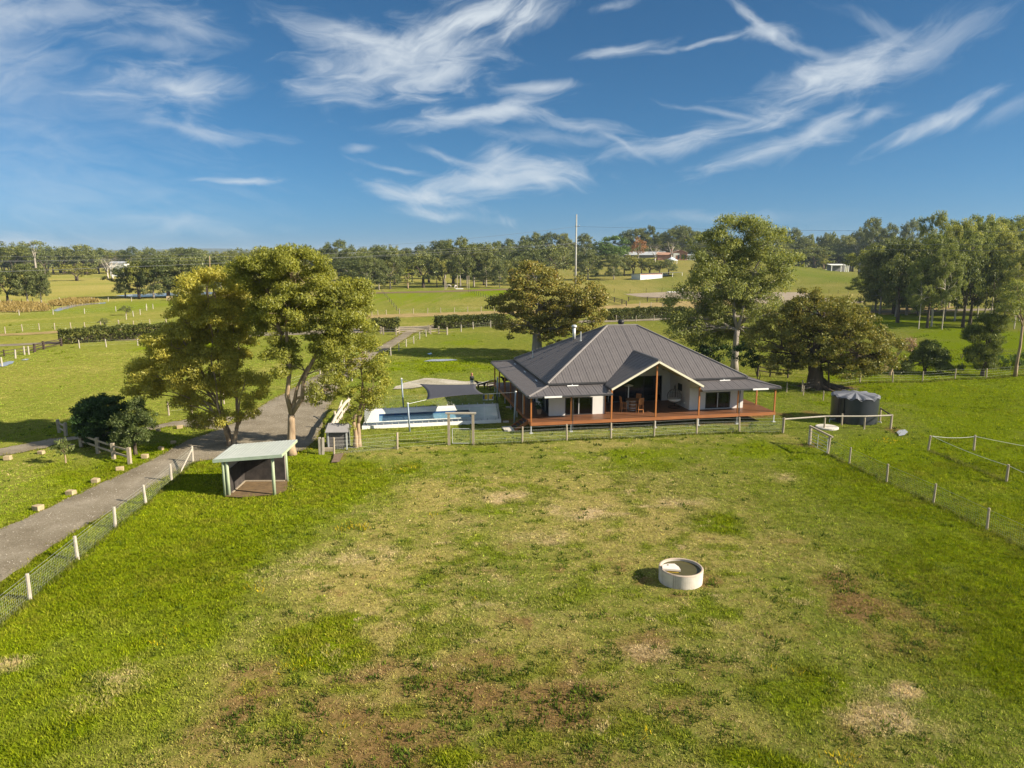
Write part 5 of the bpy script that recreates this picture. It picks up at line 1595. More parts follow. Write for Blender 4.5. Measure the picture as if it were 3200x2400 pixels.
def netting(parent, pts, h, dx=.13, dz=.13, r=.0025):
    b = MB()
    for i in range(len(pts) - 1):
        a, c = Vector(pts[i]), Vector(pts[i + 1])
        L = (c - a).length
        z = .02
        while z <= h:
            b.tube([a + Vector((0, 0, z)), c + Vector((0, 0, z))], r, 3, False); z += dz
        n = int(L / dx)
        for k in range(n):
            p = a.lerp(c, k / n)
            b.tube([p + Vector((0, 0, .02)), p + Vector((0, 0, h))], r, 3, False)
    tag(b.build('wire_netting', M['wire'], parent), kind='stuff')


def fence(pts, label, h=1.2, r=.065, mat='timber', hs=(.45, .8, 1.1), net=None, group=None, wmat='wire', wr=.004, name='wire_fence', sag=0, jitter=True):
    pts = [Vector(p) for p in pts]
    t = empty(name, pts[0], 0, label, 'fence', group)
    loc = [p - pts[0] for p in pts]
    for p in loc: post(t, p, h, r, mat)
    if hs: wires(t, loc, hs, wr, wmat, sag)
    if net: netting(t, loc, net)
    return t


def between(a, b, n):
    a, b = Vector(a), Vector(b)
    return [a.lerp(b, k / n) for k in range(n + 1)]


k3 = lambda u, v: G(u / 2.074, 1150 + v / 2.074)
k1 = lambda u, v: G(1500 + u / 2.212, 950 + v / 2.212)
k4 = lambda u, v: G(900 + u / 2.765, 1150 + v / 2.765)
kR = lambda u, v: G(2350 + u / 2.552, 1150 + v / 2.552)
kz = lambda u, v: G(1100 + u / 3.687, 880 + v / 3.687)
k6L = lambda u, v: G(u / 4.424, 1000 + v / 4.424)
kc7 = lambda u, v: G(2700 + u / 4.424, 950 + v / 4.424)
kb = lambda u, v: G(950 + u / 5.53, 1250 + v / 5.53)

# drive-side netting fence, foreground left
p0 = [k3(195, 1498), k3(503, 1238), k3(748, 1035), k3(945, 880), k3(1112, 733), k3(1250, 610)]
pre = [p0[0] + (p0[0] - p0[1]).normalized() * k for k in (6.2, 3.1)]
f_ = fence(pre + p0, 'pale-posted netting fence running along the near side of the gravel drive', 1.2, .085, 'paletimber', (1.0, 1.15), 1.0, wr=.006)
b = MB(); d = p0[-1] - pre[0]; e = p0[-2] - pre[0]
q = d.lerp(e, .62); b.tube([d + Vector((0, 0, .95)), q + Vector((0, 0, .05))], .055, 7); b.build('brace', M['paletimber'], f_)
# fence in front of the house
hf_ = [k4(945, 698), k4(1392, 660)]
fence(hf_, 'single bay of wire fence left of the timber gateway by the pool', 1.32, .075, 'timber', (.1, .4, .7, 1.0, 1.25))
gs = [k4(1600, 662)] + [k1(292, 958), k1(600, 940), k1(905, 930), k1(1203, 915), k1(1497, 897), k1(1792, 888), k1(2095, 890)]
fence(gs, 'round-posted wire fence between the paddock and the timber deck of the house', 1.32, .075, 'timber', (.1, .4, .7, 1.0, 1.25), 1.0)
fence([kb(520, 935), hf_[0]], 'wire fence bay between the grey kennel and the first round post', 1.3, .07, 'timber', (.1, .4, .7, 1.0, 1.25), 1.0)
t = empty('gate_post_pair', kb(300, 930), 0, 'pair of split timber posts standing side by side left of the grey kennel', 'posts')
b = MB(); b.box((-.17, -.1, -.2), (-.01, .1, 1.28)); b.build('post', M['paletimber'], t)
b = MB(); b.box((.05, -.12, -.2), (.21, .08, 1.26)); b.build('post', M['paletimber'], t, None, (0, .04, .1))
# timber gateway with wire gate
ga, gb = k4(1392, 662), k4(1600, 662)
t = empty('timber_gateway', ga, 0, 'tall timber post-and-lintel gateway with a small wire gate in front of the pool', 'gateway')
d = gb - ga
for p in (Vector((0, 0, 0)), d):
    b = MB(); b.cbox((p.x, p.y, 1.15), (.2, .16, 2.7)); b.build('post', M['timber'], t)
b = MB(); b.cbox((d.x / 2, d.y / 2, 2.57), (d.length + .5, .2, .13), math.atan2(d.y, d.x)); b.build('lintel', M['paletimber'], t)
gt = empty('wire_gate', d * .14); gt.parent = t
w = d * .74
b = MB()
for a_, c_ in ((Vector((0, 0, .12)), Vector((0, 0, 1.3))), (w + Vector((0, 0, .12)), w + Vector((0, 0, 1.3))), (Vector((0, 0, .12)), w + Vector((0, 0, .12))), (Vector((0, 0, 1.3)), w + Vector((0, 0, 1.3)))):
    b.tube([a_, c_], .028, 6)
b.build('gate_frame', M['galv'], gt)
b = MB()
for k in range(1, 9): b.tube([w * (k / 9) + Vector((0, 0, .12)), w * (k / 9) + Vector((0, 0, 1.3))], .004, 3)
for k in range(1, 9): b.tube([Vector((0, 0, .12 + k * .13)), w + Vector((0, 0, .12 + k * .13))], .004, 3)
b.build('gate_mesh', M['wire'], gt)

# rails round the tank
ra = [kR(245, 515), kR(575, 490), kR(893, 490), kR(1105, 482)]
t = empty('timber_rail_fence', ra[0], 0, 'low timber post-and-rail barrier in front of the black water tank', 'fence')
for k, p in enumerate(ra):
    post(t, p - ra[0], 1.25 if k in (0, 3) else 1.05, .10 if k in (0, 3) else .075, 'timber')
for k in range(3):
    b = MB(); b.tube([ra[k] - ra[0] + Vector((0, 0, 1.17)), ra[k + 1] - ra[0] + Vector((0, 0, 1.17))], .065, 8); b.build('rail', M['paletimber'], t)
back = kR(1020, 420)
b = MB(); b.tube([ra[3] - ra[0] + Vector((0, 0, 1.15)), back - ra[0] + Vector((0, 0, 1.12))], .065, 8); b.build('rail', M['darktimber'], t)
post(t, back - ra[0], 1.2, .08, 'timber')
post(t, kR(715, 452) - ra[0], 1.0, .075, 'timber')
# pipe gate with timber head rail
ga, gb = kR(458, 612), kR(602, 686)
t = empty('pipe_gate', ga, 0, 'galvanised pipe gate between two timber posts with a top rail near the tank', 'gate')
d = gb - ga
post(t, (0, 0, 0), 1.55, .12, 'timber'); post(t, d, 1.4, .1, 'timber')
b = MB(); b.beam(Vector((0, 0, 1.5)) - d.normalized() * .15, d + Vector((0, 0, 1.45)) + d.normalized() * .5, .13, .12); b.build('head_rail', M['timber'], t)
b = MB(); off = Vector((d.y, -d.x, 0)).normalized() * .12
p, q = off, off + d * 1.04
for z in (.15, .4, .65, .9, 1.2): b.tube([p + Vector((0, 0, z)), q + Vector((0, 0, z))], .018, 5)
for s in (0, .5, 1): b.tube([p.lerp(q, s) + Vector((0, 0, .1)), p.lerp(q, s) + Vector((0, 0, 1.2))], .022, 5)
b.build('gate_leaf', M['galv'], t)
rf = [gb, kR(775, 765), kR(1073, 908), kR(1445, 1078), kR(1872, 1288)]
st_ = (rf[-1] - rf[-2]); rf += [rf[-1] + st_, rf[-1] + st_ * 2]
fence(rf, 'netting fence on round timber posts along the right side of the paddock', 1.25, .065, 'timber', (1.15,), 1.05, wr=.006)
# rope fence
rp = [kR(1405, 655), kR(1768, 658), kR(2027, 908)]
t = empty('rope_fence', rp[0], 0, 'leaning posts strung with white rope in the lush right-hand paddock', 'fence')
q4 = rp[2] + (rp[2] - rp[0]) * .8; q5 = rp[1] + Vector((5.5, -6.0, 0))
for k, p in enumerate((rp[0], rp[1], rp[2], q4, q5)):
    post(t, p - rp[0], 1.22, .085, 'timber', (.2 if k == 0 else .05, 0))
for a_, c_ in ((rp[0], rp[1]), (rp[0], rp[2]), (rp[2], q4), (rp[1], q5)):
    b = MB(); la = Vector((.22 if a_ is rp[0] else .04, 0, 0))
    A_, C_ = a_ - rp[0] + Vector((0, 0, 1.12)) + la, c_ - rp[0] + Vector((0, 0, 1.12))
    b.tube([A_.lerp(C_, k / 6) - Vector((0, 0, .5 * (k / 6) * (1 - k / 6))) for k in range(7)], .016, 5); b.build('rope', M['white'], t)
# right back boundary
rb = [kc7(x, y) for x, y in ((-860, 1210), (-60, 1095), (393, 1082), (805, 1080), (1255, 1042), (1690, 1036), (2108, 992), (2520, 975))]
fence(rb, 'wire boundary fence below the shrubs and casuarina at the right', 1.3, .075, 'timber', (.3, .6, .9, 1.2))
rc = [G(2458, 1224), G(2510, 1234), G(2572, 1251), G(2640, 1262)]
fence(rc, 'short line of low posts under the big fig beside the house corner', 1.0, .06, 'timber', (.4, .85))
t = empty('dark_rail_fence', G(2367, 1176), 0, 'dark timber post-and-rail fence behind the right corner of the verandah roof', 'fence')
pts = [G(2367, 1176), G(2406, 1176), G(2462, 1180)]
for k, p in enumerate(pts): post(t, p - pts[0], 1.5 if k == 0 else 1.1, .14 if k == 0 else .1, 'darktimber')
for h1, h2 in ((1.25, .9), (.75, .5)):
    b = MB(); b.beam(Vector((0, 0, h1)), pts[1] - pts[0] + Vector((0, 0, h2)), .07, .12); b.build('rail', M['darktimber'], t)
    b = MB(); b.beam(pts[1] - pts[0] + Vector((0, 0, h2)), pts[2] - pts[0] + Vector((0, 0, h2)), .07, .12); b.build('rail', M['darktimber'], t)


def rail_fence(pts, rails, label, mat='paletimber', h=1.15, r=.1, square=True, rw=.06, rh=.13, name='rail_fence', group=None):
    pts = [Vector(p) for p in pts]
    t = empty(name, pts[0], 0, label, 'fence', group)
    for p in pts:
        o = post(t, p - pts[0], h, r, mat, (0, 0), square)
    for i in range(len(pts) - 1):
        for z in rails:
            b = MB(); j = random.gauss(0, .02)
            b.beam(pts[i] - pts[0] + Vector((0, 0, z + j)), pts[i + 1] - pts[0] + Vector((0, 0, z - j)), rw, rh)
            b.build('rail', M[mat], t)
    return t


rail_fence([k3(528, 512), k3(636, 551), k3(738, 588), k3(842, 620)], (.5, .98), 'rustic split post-and-rail fence in front of the dark rounded bush', 'timber', 1.2, .11)
rail_fence([k3(385, 418), k3(428, 442)], (.4, .85), 'short post-and-rail panel beside the side track left of the dark bush', 'timber', 1.15, .1)
# rustic silvered log fence by the kennel
t = empty('log_fence', kb(440, 740), 0, 'rustic silvered log fence beside the wide gravel bend', 'fence')
L0 = kb(440, 740)
lp = [kb(430, 735), kb(545, 505), kb(650, 330), kb(770, 180)]
for k, p in enumerate(lp):
    b = MB(); b.tube([p - L0 + Vector((0, 0, -.2)), p - L0 + Vector((.03, .02, .8)), p - L0 + Vector((-.02, 0, 1.6))], [.13, .11, .09], 8); b.build('post', M['darktimber'] if k == 0 else M['logs'], t)
for k in range(3):
    for z, r_ in ((.55, .12), (1.15, .14)):
        a_, c_ = lp[k] - L0, lp[k + 1] - L0
        b = MB(); b.tube([a_ + Vector((.1, 0, z)), a_.lerp(c_, .5) + Vector((.12, .05, z + random.gauss(0, .06))), c_ + Vector((.1, .1, z + random.gauss(0, .08)))], [r_ * 1.05, r_, r_ * .85], 8); b.build('rail', M['logs'], t)
b = MB(); b.tube([kb(560, 470) - L0 + Vector((-.4, 0, 0)), kb(640, 330) - L0 + Vector((.1, .3, 1.7))], [.09, .06], 7); b.build('brace', M['logs'], t)
p = kb(405, 750)
b = MB(); b.tube([(0, 0, -.2), (0.02, 0, 1.0), (-.05, 0, 1.5)], [.1, .09, .07], 8); tag(b.build('old_post', M['logs'], None, p), 'grey upright post just left of the kennel in line with the log fence', 'post')

# kennel
kp = kb(588, 850)
t = empty('kennel', kp, R(4), 'small grey hip-roofed kennel with white corner posts beside the young tree', 'kennel')
b = MB(); b.box((-.68, -.02, .12), (.68, 1.25, 1.45)); b.build('wall', simple('kennel_panel', (.14, .135, .13), (.10, .095, .09), 3, .8), t)
for x in (-.7, .7):
    for y in (-.05, 1.25):
        b = MB(); b.cbox((x, y, .72), (.1, .1, 1.5)); b.build('corner_post', M['galv'], t)
for z in (.35, .62, .89, 1.16):
    b = MB(); b.box((-.64, -.045, z - .1), (.64, -.02, z + .12)); b.build('plank', simple('kennel_plank', (.15, .14, .135), (.11, .10, .10), 4, .8) if z == .35 else bpy.data.materials['kennel_plank'], t)
b = MB(); b.add([(-.88, -.3, 1.45), (.88, -.3, 1.45), (.88, 1.5, 1.45), (-.88, 1.5, 1.45), (-.74, .45, 2.0), (.78, .45, 2.0), (-.88, -.3, 1.4), (.88, -.3, 1.4), (.88, 1.5, 1.4), (-.88, 1.5, 1.4)],
            [(0, 1, 5, 4), (1, 2, 5), (2, 3, 4, 5), (3, 0, 4), (6, 7, 1, 0), (7, 8, 2, 1), (8, 9, 3, 2), (9, 6, 0, 3), (9, 8, 7, 6)])
b.build('roof', simple('kennel_roof', (.30, .29, .30), (.24, .235, .24), 2, .5), t)
b = MB(); b.box((-1.1, -.5, -.03), (-.2, -.2, .22)); b.build('doorstep', M['timber'], t)
tag(sheet('timber_ramp', [kb(520, 950), kb(690, 930), kb(610, 1085), kb(470, 1095)], simple('ramp_boards', (.20, .14, .10), (.13, .09, .06), 3, .85, 0, .4, (3, 1, 1)), .07, .05, .3), kind='structure')
for u, v, s in ((735, 840, .25), (748, 790, .2), (690, 855, .16)):
    pass

# ---- horse shelter
SO = Vector((-16.5, 44.2, 0))
t = empty('field_shelter', SO, R(1), 'open-fronted field shelter with pale green skillion roof and round green posts', 'shelter')
yF, yB = -1.45, 1.55
for x, y, h in ((-1.55, yF, 2.35), (-1.32, yF - .02, 2.36), (1.5, yF + .05, 2.62), (1.42, yB, 2.7), (-1.5, yB, 2.42)):
    b = MB(); b.tube([(x, y, -.2), (x, y, h)], [.105, .095], 12); b.build('post', M['green_post'], t, smooth=True)
zr = lambda x: 2.53 + x * .075
b = MB(); b.prism([(-2.1, yF - .2, zr(-2.1)), (2.2, yF - .2, zr(2.2)), (2.2, yB + .22, zr(2.2) + .05), (-2.1, yB + .22, zr(-2.1) + .05)], (0, 0, .03))
sr = b.build('roof', M['green_roof'], t)
for k in range(5):
    xa = -2.1 + k * .86
    b = MB()
    for j in range(4):
        x = xa + .1 + j * .215
        b.prism([(x, yF - .2, zr(x) + .03), (x + .06, yF - .2, zr(x + .06) + .03), (x + .06, yB + .22, zr(x + .06) + .08), (x, yB + .22, zr(x) + .08)], (0, 0, .022))
    b.prism([(xa + .01, yF - .2, zr(xa) + .031), (xa + .85, yF - .2, zr(xa + .85) + .031), (xa + .85, yB + .22, zr(xa + .85) + .081), (xa + .01, yB + .22, zr(xa) + .081)], (0, 0, .008))
    b.build('roof_sheet', M['green_roof'], sr)
b = MB(); b.beam((-2.1, yF - .22, zr(-2.1) - .05), (2.2, yF - .22, zr(2.2) - .05), .05, .2); b.build('fascia', simple('green_fascia', (.36, .44, .34), None, 3, .7), t)
b = MB(); b.beam((2.18, yF - .2, zr(2.2) - .04), (2.18, yB + .2, zr(2.2)), .05, .16); b.build('fascia', M['green_post'], t)
for (p, q, n) in (((-1.5, yB - .1), (1.4, yB - .1), 30), ((-1.42, yF + .1), (-1.42, yB - .1), 30)):
    b = MB(); pv, qv = Vector((*p, 0)), Vector((*q, 0)); dn = (qv - pv).normalized(); sn = Vector((-dn.y, dn.x, 0))
    # corrugated sheet
    vs = []; fs = []
    N = n * 4
    for i in range(N + 1):
        w = pv.lerp(qv, i / N) + sn * (.018 * math.sin(i / 4 * 2 * math.pi))
        vs += [(w.x, w.y, .1), (w.x, w.y, zr(w.x) - .02)]
    for i in range(N): fs.append((2 * i, 2 * i + 2, 2 * i + 3, 2 * i + 1))
    b.add(vs, fs); b.build('corrugated_wall', M['corr'], t)
b = MB(); b.box((-1.36, yB - .2, .02), (1.36, yB - .14, 1.75)); b.build('rubber_lining', M['rubber'], t)
b = MB(); b.box((-1.38, yF + .15, .02), (-1.32, yB - .2, 1.6)); b.build('rubber_lining', M['rubber'], t)
b = MB(); b.beam((-1.3, yB - .3, .06), (1.35, yB - .28, .05), .14, .12); b.beam((-1.28, yF + .4, .05), (-1.28, yB - .35, .05), .12, .1); b.build('skirting_board', M['timber'], t)
tag(sheet('shelter_floor', [SO + Vector(p) for p in ((-1.4, yF - .25, 0), (-.2, yF - .4, 0), (1.4, yF - .1, 0), (2.0, yF + .8, 0), (1.5, yB - .1, 0), (-1.4, yB, 0))], M['soil'], .06, .25, .4), kind='structure')

# ---- sandstone blocks along the drive
ST = [(232, 928, .62), (447, 825, .60), (612, 748, .55), (768, 668, .56), (932, 585, .5), (1037, 530, .46), (1118, 490, .42), (1158, 392, .5), (1022, 412, .42), (460, 518, .5), (257, 558, .5), (38, 596, .55), (1325, 370, .5)]
LAB = ['pale sandstone block nearest the camera beside the gravel drive', 'second sandstone block up the left edge of the drive', 'third sandstone block up the left edge of the drive', 'fourth sandstone block up the drive, below the rail fence corner',
       'fifth sandstone block, just right of the rail fence end post', 'sixth sandstone block up the left edge of the drive', 'topmost sandstone block in the line along the near drive', 'sandstone block by the side track under the big gum foliage',
       'sandstone block by the side track right of the dark bush', 'sandstone block behind the small sapling', 'sandstone block on the side track verge left of the sapling', 'sandstone block at the left end of the side track', 'sandstone block under the left gum where the tracks meet']
for (u, v, s), lab in zip(ST, LAB):
    b = MB(); s *= .86
    sx, sy, sz = s * random.uniform(.95, 1.15), s * random.uniform(.65, .85), s * random.uniform(.6, .72)
    bm_v = []
    for z in (0, 1):
        for x, y in ((-.5, -.5), (.5, -.5), (.5, .5), (-.5, .5)):
            bm_v.append((x * sx * random.uniform(.88, 1.08), y * sy * random.uniform(.88, 1.08), z * sz * random.uniform(.9, 1.08) - .05))
    b.add(bm_v, [(0, 3, 2, 1), (4, 5, 6, 7), (0, 1, 5, 4), (1, 2, 6, 5), (2, 3, 7, 6), (3, 0, 4, 7)])
    o = b.build('sandstone_block', M['sandstone'], None, k3(u, v) + Vector((0, sy * .5, 0)), (0, 0, random.uniform(-.4, .4)))
    m_ = o.modifiers.new('soft', 'BEVEL'); m_.width = .035; m_.segments = 2
    tag(o, lab, 'stone block', 'sandstone blocks along the gravel tracks')

# ---- pool
PF = [k4(640, 527), k4(1842, 468), k4(1812, 326), k4(716, 374)]
WF = [k4(787, 483), k4(1604, 445), k4(1560, 382), k4(787, 420)]
t = empty('swimming_pool', PF[0], 0, 'long narrow blue swimming pool in a white paved surround left of the house', 'pool')
O = PF[0]
ZC = .24
b = MB()
po = [p - O for p in PF]; wi = [p - O for p in WF]
top = [(p.x, p.y, ZC) for p in po]; tin = [(p.x, p.y, ZC) for p in wi]; bot = [(p.x, p.y, -.05) for p in po]; bin_ = [(p.x, p.y, .0) for p in wi]
b.add(top + tin + bot, [(0, 1, 5, 4), (1, 2, 6, 5), (2, 3, 7, 6), (3, 0, 4, 7), (8, 9, 1, 0), (9, 10, 2, 1), (10, 11, 3, 2), (11, 8, 0, 3)])
b.build('coping', simple('pool_paving', (.84, .83, .79), (.77, .76, .72), 1.5, .8), t)
b = MB(); b.add(tin + bin_, [(1, 0, 4, 5), (2, 1, 5, 6), (3, 2, 6, 7), (0, 3, 7, 4)]); b.build('waterline_tile', simple('blue_tile', (.03, .09, .24), (.02, .06, .18), 6, .3), t)
b = MB(); b.add([(p.x, p.y, .05) for p in wi], [(0, 1, 2, 3)]); b.build('water', watermat('pool_water', (.20, .38, .52), .08, .4, 1.2, .4), t)


def glass_run(a, c, n, skip=()):
    for k in range(n):
        if k in skip: continue
        p, q = a.lerp(c, (k + .02) / n), a.lerp(c, (k + .98) / n)
        g_ = empty('glass_panel', p - O); g_.parent = t
        b = MB(); b.beam(Vector((0, 0, ZC + .66)), q - p + Vector((0, 0, ZC + .66)), .012, 1.2); b.build('pane', M['poolglass'], g_)
        for s in (.2, .8):
            w = (q - p) * s
            b = MB(); b.cbox((w.x, w.y, ZC + .08), (.07, .07, .17)); b.build('spigot', M['galv'], g_)


ins = lambda i: PF[i].lerp((PF[0] + PF[1] + PF[2] + PF[3]) / 4, .035)
q0, q1, q2, q3 = [ins(i) for i in range(4)]
glass_run(q0, q1, 9); glass_run(q1, q2, 4); glass_run(q2, q3, 8); glass_run(q3, q0, 3)
# safety signs on the far glass
for (u, v, lab, yl) in ((1705, 252, 'yellow and blue printed safety sign on the pool glass, left of the pair', 1), (1755, 250, 'yellow printed safety sign on the pool glass, right of the pair', 0)):
    base = q2.lerp(q3, .035 if not yl else .085)
    p = AT(900 + u / 2.765, 1150 + v / 2.765, q2.lerp(q3, .06).y - .06)
    t2 = empty('pool_sign', p, R(6), lab, 'sign', 'safety signs on the pool fence')
    b = MB(); b.box((-.24, -.006, -.32), (.24, .006, .32)); b.build('board', M['white'], t2)
    b = MB(); b.box((-.08 if yl else -.21, -.012, -.22), (.21, -.007, .27)); b.build('printed_panel', M['yellow'], t2)
    if yl:
        b = MB(); b.box((-.215, -.012, -.2), (-.09, -.007, .18)); b.build('printed_panel', M['blue'], t2)
    else:
        b = MB(); b.box((.1, -.016, -.18), (.2, -.0125, .02)); b.build('printed_panel', M['blue'], t2)
# shade sail and its masts
PB = [k4(1000, 356), k4(1053, 546), k4(1952, 497), k4(1805, 300)]
PT = [AT(900 + u / 2.765, 1150 + v / 2.765, p.y) for (u, v), p in zip(((980, 90), (1034, 303), (1968, 203), (1812, 80)), PB)]
ml = ['blue-grey steel sail mast on the far left side of the pool', 'blue-grey steel sail mast at the near edge of the pool', 'white-topped steel sail mast beside the deck steps', 'thin blue-grey steel sail mast beside the verandah']
for p, q, lab in zip(PB, PT, ml):
    m_ = empty('sail_mast', p, 0, lab, 'mast', 'shade sail masts round the pool')
    b = MB(); b.tube([(0, 0, -.3), q - p], .075, 10); b.build('pole', M['blue_steel'], m_, smooth=True)
    b = MB(); b.lathe([(.085, (q - p).z - .04), (.085, (q - p).z + .03), (.0, (q - p).z + .04)], 10, ((q - p).x, (q - p).y)); b.build('cap', M['white'], m_)
cen = (PT[0] + PT[1] + PT[2] + PT[3]) / 4
SC = [AT(900 + u / 2.765, 1150 + v / 2.765, (PT[i].y * .72 + cen.y * .28)) for i, (u, v) in enumerate(((1135, 138), (1195, 274), (1692, 225), (1634, 140)))]
t = empty('shade_sail', cen, 0, 'dark charcoal four-cornered shade sail stretched over the lawn behind the pool', 'shade sail')
N = 16
vs = []; fs = []
for i in range(N + 1):
    for j in range(N + 1):
        a_, c_ = i / N, j / N
        # edges curve in towards the middle
        k_in = .14
        aa = a_ + (0.5 - a_) * k_in * 4 * c_ * (1 - c_) * 1.0
        cc = c_ + (0.5 - c_) * k_in * 4 * a_ * (1 - a_) * 1.0
        p = (SC[0] * (1 - aa) + SC[1] * aa) * (1 - cc) + (SC[3] * (1 - aa) + SC[2] * aa) * cc
        vs.append(tuple(p - cen))
for i in range(N):
    for j in range(N):
        fs.append((i * (N + 1) + j, i * (N + 1) + j + 1, (i + 1) * (N + 1) + j + 1, (i + 1) * (N + 1) + j))
b = MB(); b.add(vs, fs); o = b.build('cloth', M['sail'], t, smooth=True)
m_ = o.modifiers.new('thick', 'SOLIDIFY'); m_.thickness = .012
for p, q in zip(SC, PT):
    b = MB(); b.tube([p - cen, q - cen - Vector((0, 0, .08))], .014, 5); b.build('cable', M['galv'], t)
for u, v, s, lab in ((1882, 468, .5, 'small white stepping stone between the pool corner and the deck steps'), (1910, 342, .6, 'pale stepping stone in the shade beside the verandah')):
    b = MB(); b.cbox((0, 0, .05), (s, s * .6, .1), .2); tag(b.build('stepping_stone', M['concrete'], None, k4(u, v)), lab, 'stepping stone')

# ---- black water tank
tc_ = Vector((31.25, 63.4, 0)); TRd = 1.98
t = empty('water_tank', tc_, 0, 'large black corrugated water tank with a puckered grey cover', 'water tank')
pr = [(TRd, -.05)]
z = .0
while z < 2.3:
    pr += [(TRd, z), (TRd + .012, z + .04), (TRd, z + .08)]; z += .1
b = MB(); b.lathe(pr, 64); b.build('tank_wall', M['tank'], t, smooth=True)
b = MB(); n = 72; rings = 10
vs = []; fs = []
for i in range(rings + 1):
    f = i / rings
    for k in range(n):
        a_ = 2 * math.pi * k / n
        fold = math.sin(a_ * 12 + .6 * math.sin(a_ * 3)) * .10 * f ** 1.6 + math.sin(a_ * 19 + 1.3) * .045 * f ** 2
        zz = 2.62 - .26 * f ** 1.3 + fold - (.10 if i == rings else 0)
        r_ = max(.02, f * (TRd + .06))
        vs.append((r_ * math.cos(a_), r_ * math.sin(a_), zz))
for i in range(rings):
    for k in range(n): fs.append((i * n + k, i * n + (k + 1) % n, (i + 1) * n + (k + 1) % n, (i + 1) * n + k))
b.add(vs, fs); b.build('cover', M['cover'], t)
b = MB(); b.tube([(-1.6, -1.3, 0), (-1.6, -1.3, 2.3)], .05, 8); b.tube([(-1.9, -.95, 0), (-1.9, -.95, 2.3)], .045, 8); b.build('pipe', M['black'], t)
b = MB(); b.tube([(-1.95, -.6, .25), (-2.5, -.7, .25), (-2.5, -.7, -.1)], .04, 8); b.tube([(1.5, -1.5, .2), (1.65, -1.75, .2)], .06, 8); b.build('outlet', M['galv'], t)
b = MB(); b.lathe([(.95, 0), (.95, .12), (.88, .15), (.0, .16)], 24); o = b.build('concrete_lid', M['concrete'], None, kR(615, 488) + Vector((0, .45, 0)), smooth=False); tag(o, 'round weathered concrete lid in the grass left of the tank, behind the rail', 'lid')
b = MB(); b.tube([(0, 0, .1), (0, 0, .5)], .05, 8); b.cbox((.1, 0, .5), (.3, .06, .06)); 

# ---- concrete trough
t = empty('stock_trough', (7.88, 31.05, 0), 0, 'round whitish concrete stock trough full of murky water in the paddock', 'trough')
prf = [(1.0, -.08), (1.01, .3), (1.02, .60), (.99, .635), (.94, .635), (.915, .61), (.91, .2)]
b = MB(); b.lathe(prf, 64)


def troughmat():
    m, tt, o = mat_new('stained_concrete')
    bs = tt.nodes.new('ShaderNodeBsdfPrincipled'); bs.inputs['Roughness'].default_value = .8
    g = tt.nodes.new('ShaderNodeTexCoord'); s = tt.nodes.new('ShaderNodeSeparateXYZ'); tt.links.new(g.outputs['Object'], s.inputs[0])
    n1 = noise(tt, 2.2, 5, .6); n2 = noise(tt, 5, 5, .7, 'Object', (1, 1, .12))
    base = ramp(tt, [(.3, (.40, .365, .31)), (.65, (.56, .52, .46))], n1)
    # rusty rim, rusty runs down one side
    rim = tt.nodes.new('ShaderNodeMapRange'); rim.inputs['From Min'].default_value = .55; rim.inputs['From Max'].default_value = .62
    tt.links.new(s.outputs['Z'], rim.inputs[0])
    mx = tt.nodes.new('ShaderNodeMixRGB'); mx.inputs[2].default_value = (.32, .20, .12, 1)
    rm = tt.nodes.new('ShaderNodeMath'); rm.operation = 'MULTIPLY'; tt.links.new(rim.outputs[0], rm.inputs[0]); tt.links.new(n1, rm.inputs[1]); tt.links.new(rm.outputs[0], mx.inputs[0]); tt.links.new(base, mx.inputs[1])
    at = tt.nodes.new('ShaderNodeMath'); at.operation = 'ARCTAN2'; tt.links.new(s.outputs['Y'], at.inputs[0]); tt.links.new(s.outputs['X'], at.inputs[1])
    last = mx.outputs[0]
    for ang_, wd, st_ in ((-2.13, .035, .8), (-2.04, .02, .6), (-2.75, .10, .35)):
        d_ = tt.nodes.new('ShaderNodeMath'); d_.operation = 'SUBTRACT'; d_.inputs[1].default_value = ang_; tt.links.new(at.outputs[0], d_.inputs[0])
        ab = tt.nodes.new('ShaderNodeMath'); ab.operation = 'ABSOLUTE'; tt.links.new(d_.outputs[0], ab.inputs[0])
        mr_ = tt.nodes.new('ShaderNodeMapRange'); mr_.inputs['From Min'].default_value = wd; mr_.inputs['From Max'].default_value = wd * .4; mr_.inputs['To Max'].default_value = st_; tt.links.new(ab.outputs[0], mr_.inputs[0])
        mu = tt.nodes.new('ShaderNodeMath'); mu.operation = 'MULTIPLY'; tt.links.new(mr_.outputs[0], mu.inputs[0]); tt.links.new(n2, mu.inputs[1])
        m3 = tt.nodes.new('ShaderNodeMixRGB'); m3.inputs[2].default_value = (.10, .06, .035, 1); tt.links.new(mu.outputs[0], m3.inputs[0]); tt.links.new(last, m3.inputs[1]); last = m3.outputs[0]
    tt.links.new(last, bs.inputs['Base Color']); tt.links.new(bs.outputs[0], o.inputs[0])
    return m


b.build('basin', troughmat(), t, smooth=False)
b = MB(); b.lathe([(.0, .52), (.5, .52), (.912, .52)], 48); b.build('water', watermat('murky_water', (.085, .075, .028), .12, .08, 2, .35), t)
b = MB(); b.prism([(-.93, -.30, .60), (-.10, -.36, .56), (-.13, -.12, .60), (-.28, .12, .645), (-.60, .10, .655), (-.88, .0, .65)], (0, 0, .09)); fc = b.build('float_cover', simple('float_cover_paint', (.66, .60, .52), (.56, .5, .43), 3, .8), t)
b = MB(); b.lathe([(.0, .752), (.035, .752), (.035, .73)], 10, (-.62, -.03)); b.build('bolt', M['black'], fc)
b = MB(); b.prism([(-.86, -.36, .524), (-.2, -.42, .524), (-.18, -.30, .524), (-.86, -.26, .524)], (0, 0, .01)); b.build('algae', simple('yellow_algae', (.36, .24, .02), (.24, .17, .02), 8, .8), t)

